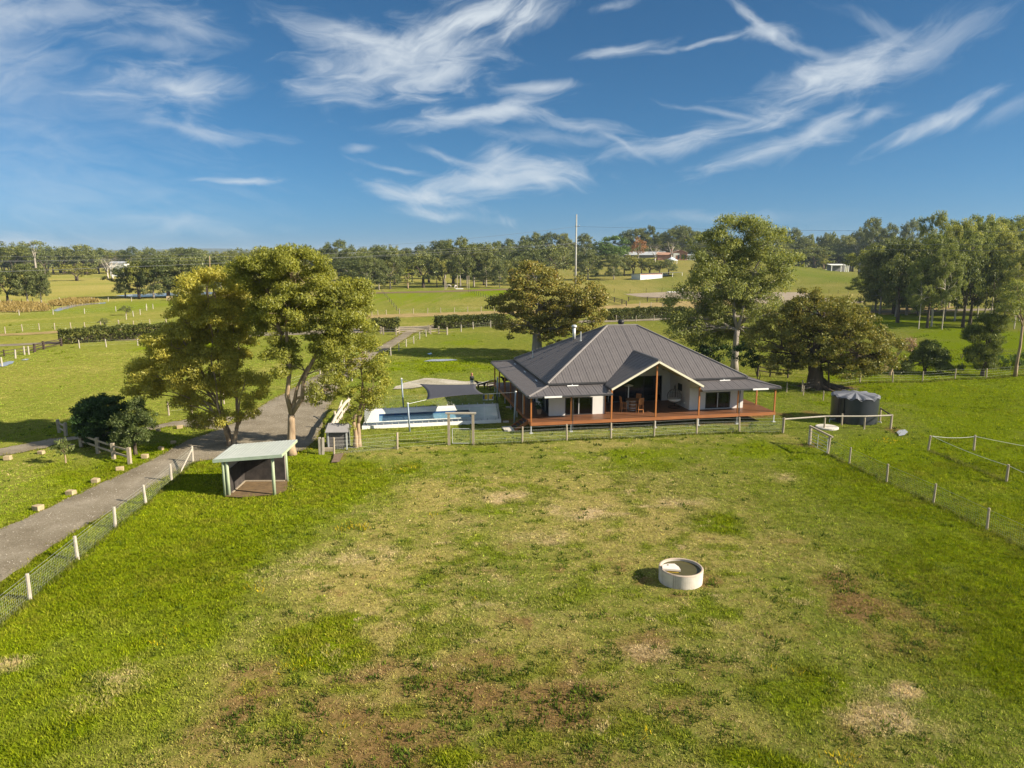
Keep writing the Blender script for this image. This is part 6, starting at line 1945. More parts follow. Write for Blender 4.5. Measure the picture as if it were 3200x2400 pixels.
# ------------------------------------------------------------------ hedges and the lane side
def hedge(a, c, h, w, label, seed):
    rg = np.random.default_rng(seed)
    a, c = Vector(a), Vector(c)
    d = c - a; L = d.length
    t = empty('hedge', a, math.atan2(d.y, d.x), label, 'hedge', 'clipped hedges along the lane')
    n = int(L * (2 * h + w) * 62)
    x = rg.random(n) * L; s = rg.random(n)
    # points near the skin of a rounded box
    per = 2 * h + w
    q = s * per
    y = np.where(q < h, -w / 2, np.where(q < h + w, q - h - w / 2, w / 2)); z = np.where(q < h, q, np.where(q < h + w, h, q - h - w))
    bump = (fbm(x * .9 + seed, q * 1.1, 3) - .5) * 1.2 + (fbm(x * .22 + seed * 3, q * .2, 2) - .5) * .9
    nrm = np.stack([np.zeros(n), np.where(q < h, -1, np.where(q < h + w, 0, 1)), np.where((q >= h) & (q < h + w), 1, .1)], -1)
    P = np.stack([x, y, z * .96 + .05], -1) + nrm * (bump[:, None] - .05 - .45 * rg.random((n, 1))) + rg.normal(size=(n, 3)) * .05
    e = int(n * .05)
    ends = np.stack([np.where(rg.random(e) < .5, 0, L) + rg.normal(size=e) * .1, (rg.random(e) - .5) * w, rg.random(e) * h], -1)
    P = np.concatenate([P, ends]); nn = np.concatenate([nrm, rg.normal(size=(e, 3))])
    V, Fc = leaves(P, nn * .6 + rg.normal(size=P.shape) * .7, .34, .2, rg)
    link('foliage', np_mesh('foliage', V, Fc, M['hedgeleaf']), t)
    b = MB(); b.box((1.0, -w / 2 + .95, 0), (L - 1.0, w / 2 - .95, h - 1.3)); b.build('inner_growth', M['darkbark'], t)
    return t


hedge(k6L(840, 330), G(560, 1050), 2.5, 2.4, 'long clipped dark hedge behind white-topped posts at the left', 1)
hedge(kz(235, 575), kz(540, 565), 2.6, 2.4, 'short dark hedge block left of the entrance gate', 2)
hedge(kz(975, 545), kz(1720, 500), 2.5, 2.4, 'clipped hedge right of the entrance gate running behind the house fig', 3)
hedge(G(1885, 1001), G(2130, 991), 2.6, 2.4, 'clipped hedge above the house roof, between the two tall trees', 4)

fence([k6L(30, 640), k6L(215, 528), k6L(340, 478), k6L(400, 476)], 'white-painted fence posts by the puddles at the far left', 1.25, .11, 'paletimber', (.4, .8))
t = rail_fence([k6L(480, 445), k6L(608, 405), k6L(850, 358)], (.35, .75, 1.1), 'dark stained rail fence ending at the left hedge', 'darktimber', 1.3, .13)
p0_ = k6L(400, 476); rail_fence([k6L(-200, 590), k6L(60, 500), k6L(470, 448)], (.35, .8), 'brown rail fence running off the left edge behind the white posts', 'darktimber', 1.0, .07, True, .05, .09)
fence([k6L(1100, 388), k6L(1470, 372), k6L(1905, 352), k6L(2350, 335)], 'pale posts standing in the grass before the left hedge', 1.3, .085, 'paletimber', (.4, .8, 1.1))
fence([k6L(x, y) for x, y in ((-180, 215), (75, 190), (312, 155), (545, 140), (758, 135), (982, 125), (1175, 122), (1395, 108), (1645, 96), (1850, 100), (2075, 80), (2300, 72))], 'long line of grey posts on the dry lane verge at the left', 1.35, .09, 'timber', (.4, .8, 1.2))
cl = lambda u, v: G(u / 3.16, 720 + v / 3.16)
fence([cl(x, y) for x, y in ((-180, 850), (190, 838), (525, 830), (835, 822), (1145, 798), (1450, 770)) ], 'pale posts dotted across the green left pasture below the creek', 1.3, .10, 'paletimber', (.5, 1.0))
fence([cl(x, y) for x, y in ((1175, 948), (1248, 880), (1318, 850), (1385, 832), (1448, 790), (1512, 775))], 'short receding row of white posts in the left pasture', 1.35, .10, 'paletimber', (.5, 1.0))
fence([cl(x, y) for x, y in ((-60, 725), (5, 728), (120, 722), (215, 716), (325, 708), (590, 700), (910, 702), (1070, 700), (1300, 700))], 'old posts under the dark trees beyond the reeds', 1.3, .10, 'paletimber', (.5, 1.0))
# drive fence on the far side, and the posts up the drive
fence([kz(262, 765), kz(150, 850), G(1075, 1135), G(1000, 1180), G(900, 1218)], 'white posts along the left side of the upper drive behind the gum', 1.25, .085, 'paletimber', (.4, .8, 1.1))
fence([kz(853, 632), kz(779, 662), kz(711, 712), kz(625, 750), kz(540, 800), kz(448, 850), G(1150, 1152), G(1100, 1190)], 'white posts along the right side of the upper drive', 1.25, .085, 'paletimber', (.4, .8, 1.1))
fence([k3(1095, 305), G(600, 1290), G(700, 1262)], 'wire fence beyond the side track left of the big gum', 1.3, .08, 'timber', (.4, .8, 1.1))
# entrance
rail_fence([kz(330, 598), kz(362, 610), kz(510, 615), kz(545, 605)], (.55, 1.0), 'weathered rail fence left of the entrance gate', 'timber', 1.35, .12)
rail_fence([kz(885, 585), kz(905, 603), kz(1000, 600), kz(1097, 610)], (.5, .95), 'weathered rail fence right of the entrance gate', 'timber', 1.4, .13)
rail_fence([kz(885, 575), kz(980, 530)], (.5, 1.0), 'dark rail wing angled back from the entrance gate to the hedge', 'darktimber', 1.3, .1)
ga, gb = kz(552, 600), kz(872, 590)
t = empty('field_gate', ga, 0, 'pale wide field gate closed across the top of the drive', 'gate')
d = gb - ga
for z in (.25, .6, .95, 1.3):
    b = MB(); b.beam(Vector((0, 0, z)), d + Vector((0, 0, z)), .05, .1); b.build('bar', M['timber'], t)
b = MB()
for s in (0, .5, 1): b.beam(d * s + Vector((0, 0, .15)), d * s + Vector((0, 0, 1.4)), .06, .08)
b.build('gate_frame', M['timber'], t)
fence([kz(1097, 612), kz(1257, 578), kz(1397, 545), kz(1597, 528), kz(1800, 515)], 'white posts in front of the hedge right of the entrance', 1.4, .09, 'paletimber', (.4, .8, 1.1))
fence([G(1926, 1003), G(1987, 1005), G(2043, 1003), G(2110, 1000)], 'grey posts in front of the hedge above the house roof', 1.35, .09, 'timber', (.4, .8, 1.1))
# middle paddocks
fence([kz(x, y) for x, y in ((547, 378), (707, 374), (872, 372), (1022, 366), (1180, 362), (1333, 352), (1487, 350), (1640, 340), (1800, 330))], 'grey posts along the near edge of the middle green paddock', 1.45, .09, 'timber', (.4, .8, 1.2))
fence(between(kz(345, 122), kz(545, 372), 9), 'dark wire fence running up between the two middle paddocks', 1.3, .07, 'darktimber', (.3, .6, .9, 1.2), wr=.012)
fence([kz(x, y) for x, y in ((395, 385), (300, 392), (230, 396))], 'posts at the near edge of the paddock behind the gum', 1.3, .09, 'timber', (.4, .8, 1.2))
fence(between(kz(1340, 122), kz(1600, 212), 10), 'dark posts running diagonally across the bright green paddock', 1.4, .06, 'darktimber', (.4, .8, 1.2), wr=.012)
t5 = lambda u, v: G(1900 + u / 5.53, 720 + v / 5.53)
rail_fence([t5(-30, 1195), t5(110, 1240), t5(240, 1275), t5(318, 1305)], (.5, .95, 1.35), 'dark rail fence slanting down to the sandy yard', 'darktimber', 1.55, .12)
rail_fence([t5(355, 1225), t5(680, 1228), t5(845, 1240), t5(1030, 1250), t5(1180, 1255)], (.5, .95, 1.35), 'dark rail fence along the near side of the riding arena', 'darktimber', 1.5, .11)
fence([t5(545, 1320), t5(740, 1330), t5(940, 1330)], 'pale posts at the edge of the sandy yard', 1.45, .09, 'paletimber', (.5, 1.0))
fence([t5(x, y) for x, y in ((105, 1075), (380, 1085), (660, 1070), (930, 1060), (1200, 1045), (1400, 1040))], 'thin dark posts behind the riding arena', 1.6, .06, 'darktimber', (.6, 1.2))
t6 = lambda u, v: G(2240 + u / 4.424, 700 + v / 4.424)
fence([t6(x, y) for x, y in ((1550, 955), (1675, 965), (1815, 975), (1960, 985))], 'thin posts in the yellow-green paddock, near row', 1.45, .05, 'darktimber', (.6, 1.2))
fence([t6(x, y) for x, y in ((1330, 805), (1560, 830), (1785, 850), (1905, 860))], 'thin posts in the yellow-green paddock, middle row', 1.45, .06, 'darktimber', (.6, 1.2))
fence([t6(x, y) for x, y in ((1200, 705), (1250, 705), (1720, 720), (1805, 715), (1870, 745), (1980, 735), (2100, 720))], 'fence posts beside the small white shed', 1.5, .08, 'timber', (.6, 1.2))
# round yard posts by the horses
for k, (x, y, h) in enumerate(((332, 757, 4.5), (345, 752, 3.6), (452, 725, 5.0), (477, 740, 5.6), (588, 742, 5.4), (610, 745, 5.6))):
    q = G(1300 + x / 3.687, 700 + y / 3.687)
    b = MB(); b.tube([(0, 0, -.2), (0, 0, h)], .16, 7)
    tag(b.build('yard_post', M['timber'], None, q), '%s tall bare post from the left by the grazing horses' % ORD[k], 'post', 'tall posts by the horses')
b = MB(); b.box((-1.6, -.4, -.05), (1.6, .4, .35)); tag(b.build('feed_trough', M['white'], None, G(1300 + 500 / 3.687, 700 + 750 / 3.687)), 'low white trough on the ground beside the far horses', 'trough')

# ------------------------------------------------------------------ power pole and lines
pb = G(1797, 962)
PY = pb.y
t = empty('power_pole', pb, 0, 'tall grey power pole standing above the fig and the house', 'power pole')
Ht = AT(1797, 670, PY).z
b = MB(); b.tube([(0, 0, -.5), (0, 0, Ht)], [.34, .17], 12); b.build('pole', M['pole'], t, smooth=True)
b = MB(); zA = AT(1797, 708, PY).z; zB = AT(1797, 760, PY).z
b.beam((-.3, 0, zA), (.9, 0, zA + .1), .1, .1); b.beam((-.55, 0, zB), (.75, 0, zB), .1, .1); b.beam((0, -1.0, zB - .8), (0, 1.0, zB - .8), .1, .12); b.build('crossarm', M['darktimber'], t)
INS = [(.85, 0, zA + .1), (-.3, 0, zA), (-.5, 0, zB), (.7, 0, zB), (0, -.95, zB - .8), (0, .95, zB - .8), (0, 0, Ht - .1)]
for p in INS[:6]:
    b = MB(); b.lathe([(.04, p[2] + .05), (.09, p[2] + .12), (.05, p[2] + .2), (.09, p[2] + .26), (.02, p[2] + .34)], 8, (p[0], p[1])); b.build('insulator', M['galv'], t)


def line(name, p, q, sag, r, lab):
    b = MB(); N = 24
    b.tube([p.lerp(q, k / N) - Vector((0, 0, 4 * sag * (k / N) * (1 - k / N))) for k in range(N + 1)], r, 4, False)
    tag(b.build(name, M['wirecable'], None), lab, 'power line', 'overhead power lines')


M['wirecable'] = simple('cable', (.15, .16, .16), None, 5, .7)
W0 = lambda i: pb + Vector(INS[i])
# to the left: pole out of frame
def lpt(u, v, Y): return AT(u, v, Y)
line('power_line', W0(3), lpt(-250, 858, 100), .6, .028, 'lowest cable sweeping down from the pole across the left trees')
line('power_line', W0(2), lpt(-250, 822, 108), .6, .022, 'second lowest cable from the pole to the left edge')
line('power_line', W0(0), lpt(-250, 800, 130), 2.5, .02, 'thin high cable from the pole toward the left skyline')
line('power_line', W0(4), lpt(-250, 812, 120), 1.5, .018, 'faint cable just under the high one, left of the pole')
line('power_line', W0(3), lpt(3700, 786, 120), .5, .035, 'lowest cable from the pole to the right edge')
line('power_line', W0(2), lpt(3700, 756, 122), .5, .03, 'middle cable from the pole to the right edge')
line('power_line', W0(1), lpt(3700, 724, 125), .4, .022, 'upper cable from the pole to the right edge')

# ------------------------------------------------------------------ far buildings
def rib_panel(b, a, c, z0, z1, n, amp=.03):
    a, c = Vector(a), Vector(c); d = (c - a).normalized(); s = Vector((-d.y, d.x, 0))
    vs = []; fs = []
    for i in range(n * 2 + 1):
        p = a.lerp(c, i / (n * 2)) + s * (amp if i % 2 else 0)
        vs += [(p.x, p.y, z0), (p.x, p.y, z1)]
    for i in range(n * 2): fs.append((2 * i, 2 * i + 2, 2 * i + 3, 2 * i + 1))
    b.add(vs, fs)


sb = t5(555, 908); se = t5(1275, 885)
t = empty('stable_shed', sb, math.atan2(se.y - sb.y, se.x - sb.x), 'long pale blue-grey stable shed with an open right bay beyond the arena', 'shed')
L = (se - sb).length; hS = AT(1900 + 555 / 5.53, 720 + 745 / 5.53, sb.y).z
dpt = 6.5
b = MB(); b.box((0, .0, 0), (L * .51, .08, hS - .75)); b.box((0, .08, 0), (.08, dpt, hS - .2)); b.box((.08, dpt, 0), (L * .86, dpt + .08, hS - .5)); b.box((L * .51, .08, 0), (L * .51 + .08, dpt, hS - .3)); b.build('wall', M['shed'], t)
b = MB(); rib_panel(b, (.1, -.02, 0), (L * .5, -.02, 0), .05, hS - .8, 40); b.build('cladding', M['shed'], t)
b = MB(); b.box((0, .02, hS - .72), (L * .51, .06, hS - .2)); b.build('vent_strip', M['brick'], t)
b = MB(); b.box((L * .145, -.09, .03), (L * .255, -.05, hS - .8)); b.build('door', M['white'], t)
b = MB(); b.prism([(-.3, -.5, hS), (L + .2, -.5, hS + .2), (L + .2, dpt + .4, hS - .35), (-.3, dpt + .4, hS - .55)], (0, 0, .1)); b.build('roof', M['shedroof'], t)
for x in (.01, L * .51, L * .76, L - .05):
    b = MB(); b.cbox((x, -.12, hS / 2), (.16, .16, hS)); b.build('post', M['white'], t)
b = MB(); b.cbox((0, 0, .25), (1.0, .6, .5)); b.cbox((.5, 0, .2), (.5, .8, .4)); tag(b.build('feed_bin', simple('orange_paint', (.5, .14, .05), None, 3, .7), None, t5(800, 935)), 'small orange-red feed bin on the grass before the stable shed', 'bin')
b = MB(); b.cbox((0, 0, .35), (.2, .2, 1.9)); tag(b.build('white_marker', M['white'], None, t5(1288, 1050)), 'white post standing at the back edge of the riding arena', 'post')
b = MB(); b.cbox((0, 0, .2), (4.2, .5, .4)); tag(b.build('arena_rail', M['white'], None, t5(1115, 1072)), 'low cream rail lying along the back of the riding arena', 'rail')

sb = t6(1345, 738)
t = empty('field_shed', sb, R(-4), 'small white open-sided shed with a flat roof in the far right pasture', 'shed')
pm = PXM(sb.y); wS = 105 / 4.424 / pm; hS = 100 / 4.424 / pm
b = MB(); b.box((0, 0, 0), (wS, 4, hS)); b.build('wall', M['shedwhite'], t)
b = MB(); b.box((wS, 3.9, 0), (wS * 2.3, 4, hS)); b.box((wS * 2.25, 0, 0), (wS * 2.3, 3.9, hS)); b.build('wall', M['shedwhite'], t)
b = MB(); b.box((wS * .95, -.4, hS), (wS * 3.3, 4.2, hS + .25)); b.build('roof', M['white'], t)
b = MB(); b.cbox((wS * 3.25, -.2, hS / 2), (.15, .15, hS)); b.build('post', M['timber'], t)
b = MB(); b.box((wS * 1.2, 1.2, .3), (wS * 2.1, 2.8, 1.0)); b.box((wS * 1.35, 1.4, 1.0), (wS * 1.9, 2.6, 1.5)); tag(b.build('vehicle', simple('pale_blue_vehicle', (.35, .42, .55), None, 3, .4), None, sb, (0, 0, R(-4))), 'pale blue vehicle parked inside the small white shed', 'vehicle')

fy = 455.0


def FPt(u, v, Y=fy):
    p = AT(u, v, Y); return p


# farmhouse on the rise: grey-roofed wing, brick middle, taller gable end
c5 = lambda u, v: (1900 + u / 5.53, 720 + v / 5.53)
org = FPt(*c5(1250, 480)); gz0 = float(rise(org.x, org.y)) - .2
t = empty('farmhouse', (org.x, org.y, gz0), R(-6), 'distant pinkish farmhouse with terracotta gable roof on the rise behind the arena', 'house')
b = MB(); b.box((-4.5, 0, 0), (4.2, 8, 4.6)); b.prism([(-4.5, 0, 4.6), (4.2, 0, 4.6), (-.1, 0, 6.0)], (0, 8, 0)); b.build('wall', M['brick'], t)
b = MB(); b.prism([(-4.9, -.6, 4.5), (-.1, -.6, 6.3), (-.1, 8.5, 6.3), (-4.9, 8.5, 4.5)], (0, 0, .2)); b.prism([(-.1, -.6, 6.3), (4.6, -.6, 4.5), (4.6, 8.5, 4.5), (-.1, 8.5, 6.3)], (0, 0, .2)); b.build('roof', M['tile'], t)
b = MB(); b.box((-4.45, -.1, 3.0), (-.6, -.02, 4.5)); b.box((-4.45, -.1, 0), (-3.0, -.02, 3.0)); b.build('pale_wall', M['shedwhite'], t)
for x in (-1.6, .6, 2.6):
    b = MB(); b.box((x, -.12, .9), (x + 1.1, -.04, 3.4)); w_ = b.build('window', M['frame'], t)
b = MB(); b.box((-14, 1, 0), (-4.6, 7, 3.4)); b.build('wing_wall', M['brick'], t)
b = MB(); b.prism([(-14.5, .4, 3.3), (-4.6, .4, 3.3), (-4.6, 4, 4.9), (-14.5, 4, 4.9)], (0, 0, .15)); b.prism([(-14.5, 4, 4.9), (-4.6, 4, 4.9), (-4.6, 7.6, 3.3), (-14.5, 7.6, 3.3)], (0, 0, .15)); b.build('wing_roof', M['tile'], t)
b = MB(); b.box((-5.4, 3, 3), (-4.5, 4, 7.2)); b.build('chimney', M['brick'], t)
b = MB(); b.box((4.3, .5, 0), (9.5, 6, 3.0)); b.build('garage_wall', M['shedwhite'], t)
b = MB(); b.prism([(4.3, 0, 3.0), (10, 0, 3.0), (10, 6.5, 3.4), (4.3, 6.5, 3.4)], (0, 0, .15)); b.build('garage_roof', M['greyroof'], t)
p = FPt(*c5(1100, 478), 440); z_ = float(rise(p.x, p.y))
t = empty('gazebo', (p.x, p.y, z_ - .1), 0, 'pale round-roofed gazebo in front of the distant farmhouse', 'gazebo')
b = MB(); b.lathe([(4.0, 1.9), (4.05, 2.0), (2.0, 3.0), (.3, 4.0), (.02, 4.2)], 16); b.build('roof', simple('pale_blue_roof', (.62, .68, .74), None, 3, .6), t)
for k in range(8):
    a_ = k * math.pi / 4
    b = MB(); b.tube([(3.6 * math.cos(a_), 3.6 * math.sin(a_), -.3), (3.6 * math.cos(a_), 3.6 * math.sin(a_), 2.0)], .09, 6); b.build('post', M['white'], t)
p = FPt(*c5(450, 405), 475); z_ = float(rise(p.x, p.y))
t = empty('long_barn', (p.x, p.y, z_ - .2), R(-3), 'long low grey-roofed building among the trees left of the distant farmhouse', 'barn')
b = MB(); b.box((-6, 0, 0), (22, 7, 2.6)); b.build('wall', M['inner'], t)
b = MB(); b.prism([(-7, -.8, 2.5), (23, -.8, 2.5), (21, 3.5, 4.6), (-4, 3.5, 4.6)], (0, 0, .15)); b.prism([(-4, 3.5, 4.6), (21, 3.5, 4.6), (23, 7.8, 2.5), (-7, 7.8, 2.5)], (0, 0, .15)); b.build('roof', M['greyroof'], t)
p = G(*(2240 + 1700 / 4.424, 700 + 575 / 4.424))
Yb = 445; p = AT(2240 + 1700 / 4.424, 700 + 560 / 4.424, Yb); z_ = float(rise(p.x, p.y))
t = empty('open_barn', (p.x, p.y, z_ - .2), 0, 'dark open-fronted barn under the trees at the back of the far right pasture', 'barn')
s_ = 1 / PXM(Yb)
b = MB(); b.box((-120 / 4.424 * s_, 5, 0), (130 / 4.424 * s_, 5.2, 4.2)); b.build('wall', M['inner'], t)
b = MB(); b.prism([(-125 / 4.424 * s_, -.5, 4.0), (135 / 4.424 * s_, -.5, 4.0), (135 / 4.424 * s_, 6, 4.6), (-125 / 4.424 * s_, 6, 4.6)], (0, 0, .2)); b.build('roof', M['shedwhite'], t)
for x in (-110, 20, 75, 100, 125):
    b = MB(); b.cbox((x / 4.424 * s_, -.2, 2.0), (.5, .3, 4.0)); b.build('post', M['shedwhite'], t)
p = AT(365, 818, 480)
t = empty('white_barn', (p.x, p.y, 0), 0, 'white barn wall glimpsed behind the bare trees at the far left', 'barn')
b = MB(); b.box((-5, 0, 0), (5, 6, 8.5)); b.build('wall', M['white'], t)
b = MB(); b.prism([(-5.4, -.4, 8.4), (5.4, -.4, 8.4), (5.4, 3, 9.6), (-5.4, 3, 9.6)], (0, 0, .2)); b.prism([(-5.4, 3, 9.6), (5.4, 3, 9.6), (5.4, 6.4, 8.4), (-5.4, 6.4, 8.4)], (0, 0, .2)); b.build('roof', M['greyroof'], t)
b = MB(); b.cbox((0, 0, .6), (1.6, 1.4, 1.5), .3); tag(b.build('cream_drum', M['sandstone'], None, cl(1675, 690)), 'cream block beside the far pond bank', 'block')

# ------------------------------------------------------------------ people and animals
def skin_body(name, joints, edges, radii, mat, sub=2):
    me = bpy.data.meshes.new(name)
    me.from_pydata(joints, edges, [])
    o = bpy.data.objects.new(name, me); COL.objects.link(o)
    md = o.modifiers.new('skin', 'SKIN'); md.use_smooth_shade = True
    sk_ = me.skin_vertices[0].data
    for i, r_ in enumerate(radii):
        sk_[i].radius = (r_, r_) if not hasattr(r_, '__len__') else r_
        sk_[i].use_root = (i == 0)
    ss = o.modifiers.new('sub', 'SUBSURF'); ss.levels = sub; ss.render_levels = sub
    me.materials.append(mat)
    return o


HJ = [(0, 0, 1.35), (.35, 0, 1.32), (-.45, 0, 1.30), (.75, 0, 1.38), (1.05, 0, 1.15), (1.35, 0, .62), (1.62, 0, .25), (-.85, 0, 1.32),
      (.62, .17, 1.0), (.64, .17, .52), (.62, .17, .05), (.62, -.17, 1.0), (.70, -.17, .52), (.74, -.17, .05),
      (-.78, .18, 1.0), (-.92, .18, .58), (-.84, .18, .05), (-.78, -.18, 1.0), (-.86, -.18, .58), (-.72, -.18, .05), (-1.05, 0, 1.1), (-1.12, 0, .6), (1.02, .07, 1.02)]
HE = [(0, 1), (0, 2), (1, 3), (3, 4), (4, 5), (5, 6), (2, 7), (3, 8), (8, 9), (9, 10), (3, 11), (11, 12), (12, 13), (7, 14), (14, 15), (15, 16), (7, 17), (17, 18), (18, 19), (7, 20), (20, 21)]
HR = [.33, .33, .33, .27, .19, .14, .09, .26, .12, .07, .06, .12, .07, .06, .15, .08, .06, .15, .08, .06, .06, .03, .05]
HJ = HJ[:22]; HR = HR[:22]
# heads down grazing
for (x, y, rz, s, mat, lab) in ((380, 742, R(175), 1.05, 'greycoat', 'grey horse grazing side-on between the tall posts'), (458, 745, R(250), 1.0, 'greycoat', 'pale horse grazing head-on beside the low white trough')):
    o = skin_body('horse', [tuple(c * s for c in j) for j in HJ], HE, [r_ * s for r_ in HR], M[mat], 1)
    o.location = G(1300 + x / 3.687, 700 + y / 3.687); o.rotation_euler = (0, 0, rz); tag(o, lab, 'horse', 'horses by the tall posts')
HJ2 = list(HJ); HJ2[4] = (1.1, 0, 1.75); HJ2[5] = (1.3, 0, 1.95); HJ2[6] = (1.58, 0, 1.75)
o = skin_body('horse', HJ2, HE, HR, M['browncoat'], 1); o.location = t6(1185, 808); o.rotation_euler = (0, 0, R(100)); tag(o, 'dark brown horse seen end-on in the yellow-green far paddock', 'horse')
# dogs
DJ = [(0, 0, .46), (.22, 0, .45), (-.24, 0, .47), (.36, 0, .56), (.47, 0, .68), (.62, 0, .64), (-.36, 0, .50), (-.55, 0, .66), (.26, .09, .28), (.27, .09, .02), (.26, -.09, .28), (.24, -.09, .02), (-.3, .09, .3), (-.36, .09, .17), (-.31, .09, .02), (-.3, -.09, .3), (-.34, -.09, .17), (-.26, -.09, .02)]
DE = [(0, 1), (0, 2), (1, 3), (3, 4), (4, 5), (2, 6), (6, 7), (1, 8), (8, 9), (1, 10), (10, 11), (6, 12), (12, 13), (13, 14), (6, 15), (15, 16), (16, 17)]
DR_ = [.13, .145, .115, .10, .09, .055, .10, .03, .06, .035, .06, .035, .07, .04, .035, .07, .04, .035]
o = skin_body('dog', [tuple(c * 1.25 for c in j) for j in DJ], DE, [r_ * 1.25 for r_ in DR_], M['dogcoat'], 1); o.location = k4(1668, 178); o.rotation_euler = (0, 0, R(172)); tag(o, 'black dog on the lawn just beyond the shade sail', 'dog')
o = skin_body('dog', [tuple(c * 1.3 for c in j) for j in DJ], DE, [r_ * 1.3 for r_ in DR_], M['dogcoat'], 1); o.location = HW(1.2, 17.6, DZ); o.rotation_euler = (0, 0, R(185)); tag(o, 'black dog standing on the far end of the side verandah', 'dog')
# person beyond the sail
pj = [(0, 0, .95), (0, 0, 1.15), (0, .01, 1.36), (0, 0, 1.47), (0, -.02, 1.58), (0, -.02, 1.68), (.17, 0, 1.38), (.22, -.02, 1.12), (.2, -.12, .9), (.2, -.16, .82), (-.17, 0, 1.38), (-.22, .02, 1.12), (-.2, -.1, .9), (-.2, -.14, .82),
      (.09, 0, .86), (.10, -.02, .48), (.10, .03, .08), (.10, -.12, .04), (-.09, 0, .86), (-.11, .02, .48), (-.11, .06, .08), (-.11, -.08, .04)]
pe = [(0, 1), (1, 2), (2, 3), (3, 4), (4, 5), (2, 6), (6, 7), (7, 8), (8, 9), (2, 10), (10, 11), (11, 12), (12, 13), (0, 14), (14, 15), (15, 16), (16, 17), (0, 18), (18, 19), (19, 20), (20, 21)]
prad = [(.15, .11), (.135, .10), (.16, .105), .055, .095, .085, .065, .045, .035, .03, .065, .045, .035, .03, .09, .06, .045, .04, .09, .06, .045, .04]


def personmat():
    m, tt, o = mat_new('person_surface')
    bs = tt.nodes.new('ShaderNodeBsdfPrincipled'); bs.inputs['Roughness'].default_value = .75
    g = tt.nodes.new('ShaderNodeTexCoord'); s = tt.nodes.new('ShaderNodeSeparateXYZ'); tt.links.new(g.outputs['Object'], s.inputs[0])
    mr_ = tt.nodes.new('ShaderNodeMath'); mr_.operation = 'DIVIDE'; mr_.inputs[1].default_value = 1.8; tt.links.new(s.outputs['Z'], mr_.inputs[0])
    c = ramp(tt, [(0, (.05, .04, .04)), (.06, (.70, .70, .72)), (.535, (.02, .02, .024)), (.80, (.55, .30, .21))], mr_.outputs[0], 'CONSTANT')
    tt.links.new(c, bs.inputs['Base Color']); tt.links.new(bs.outputs[0], o.inputs[0])
    return m


pr_ = skin_body('person', pj, pe, prad, personmat(), 2)
pr_.location = G(1475, 1214); pr_.rotation_euler = (0, 0, R(20)); tag(pr_, 'person in a dark top and pale trousers standing behind the shade sail', 'person')
b = MB(); b.lathe([(.02, 1.81), (.09, 1.78), (.12, 1.70), (.125, 1.60), (.10, 1.50), (.06, 1.48)], 14, (0, .02)); b.build('hair', M['hair'], pr_, smooth=True)
# red-brown garden seat
gp_ = G(1541, 1217)
t = empty('garden_seat', gp_, R(35), 'dark red-brown timber garden seat by the verandah corner', 'seat')
b = MB()
for k in range(4): b.box((-.65, -.3 + k * .15, .4), (.65, -.3 + k * .15 + .13, .44))
b.build('seat', M['redbrown'], t)
b = MB()
for k in range(3): b.box((-.65, .3 + k * .03, .55 + k * .15), (.65, .33 + k * .03, .67 + k * .15))
b.build('backrest', M['redbrown'], t)
for x in (-.6, .6):
    for y in (-.28, .3):
        b = MB(); b.box((x - .04, y - .04, 0), (x + .04, y + .04, .95 if y > 0 else .4)); b.build('leg', M['redbrown'], t)

# ------------------------------------------------------------------ grass, weeds, flowers, straw, reeds
def grassmat():
    m, t, o = mat_new('grass_blades')
    at = t.nodes.new('ShaderNodeAttribute'); at.attribute_name = 'tint'
    d = t.nodes.new('ShaderNodeBsdfDiffuse'); tr = t.nodes.new('ShaderNodeBsdfTranslucent')
    t.links.new(at.outputs['Color'], d.inputs[0]); t.links.new(at.outputs['Color'], tr.inputs[0])
    mx = t.nodes.new('ShaderNodeMixShader'); mx.inputs[0].default_value = .35
    t.links.new(d.outputs[0], mx.inputs[1]); t.links.new(tr.outputs[0], mx.inputs[2]); t.links.new(mx.outputs[0], o.inputs[0])
    return m


M['blades'] = grassmat()


def no_grass(x, y):
    bad = inpoly(x, y, DRIVE_POLY) | inpoly(x, y, TRACK_POLY) | inpoly(x, y, PF)
    hv_ = HM.inverted()
    lx = hv_[0][0] * x + hv_[0][1] * y + hv_[0][3]; ly = hv_[1][0] * x + hv_[1][1] * y + hv_[1][3]
    bad |= (lx > .1) & (lx < 22.5) & (ly > .1) & (ly < 19)
    bad |= ((x - 7.88) ** 2 + (y - 31.05) ** 2 < 1.03 ** 2) | ((x - tc_.x) ** 2 + (y - tc_.y) ** 2 < 2.0 ** 2)
    bad |= (abs(x - SO.x) < 1.35) & (abs(y - SO.y) < 1.45)
    bad |= inpoly(x, y, [kb(520, 950), kb(690, 930), kb(610, 1085), kb(470, 1095)])
    return bad


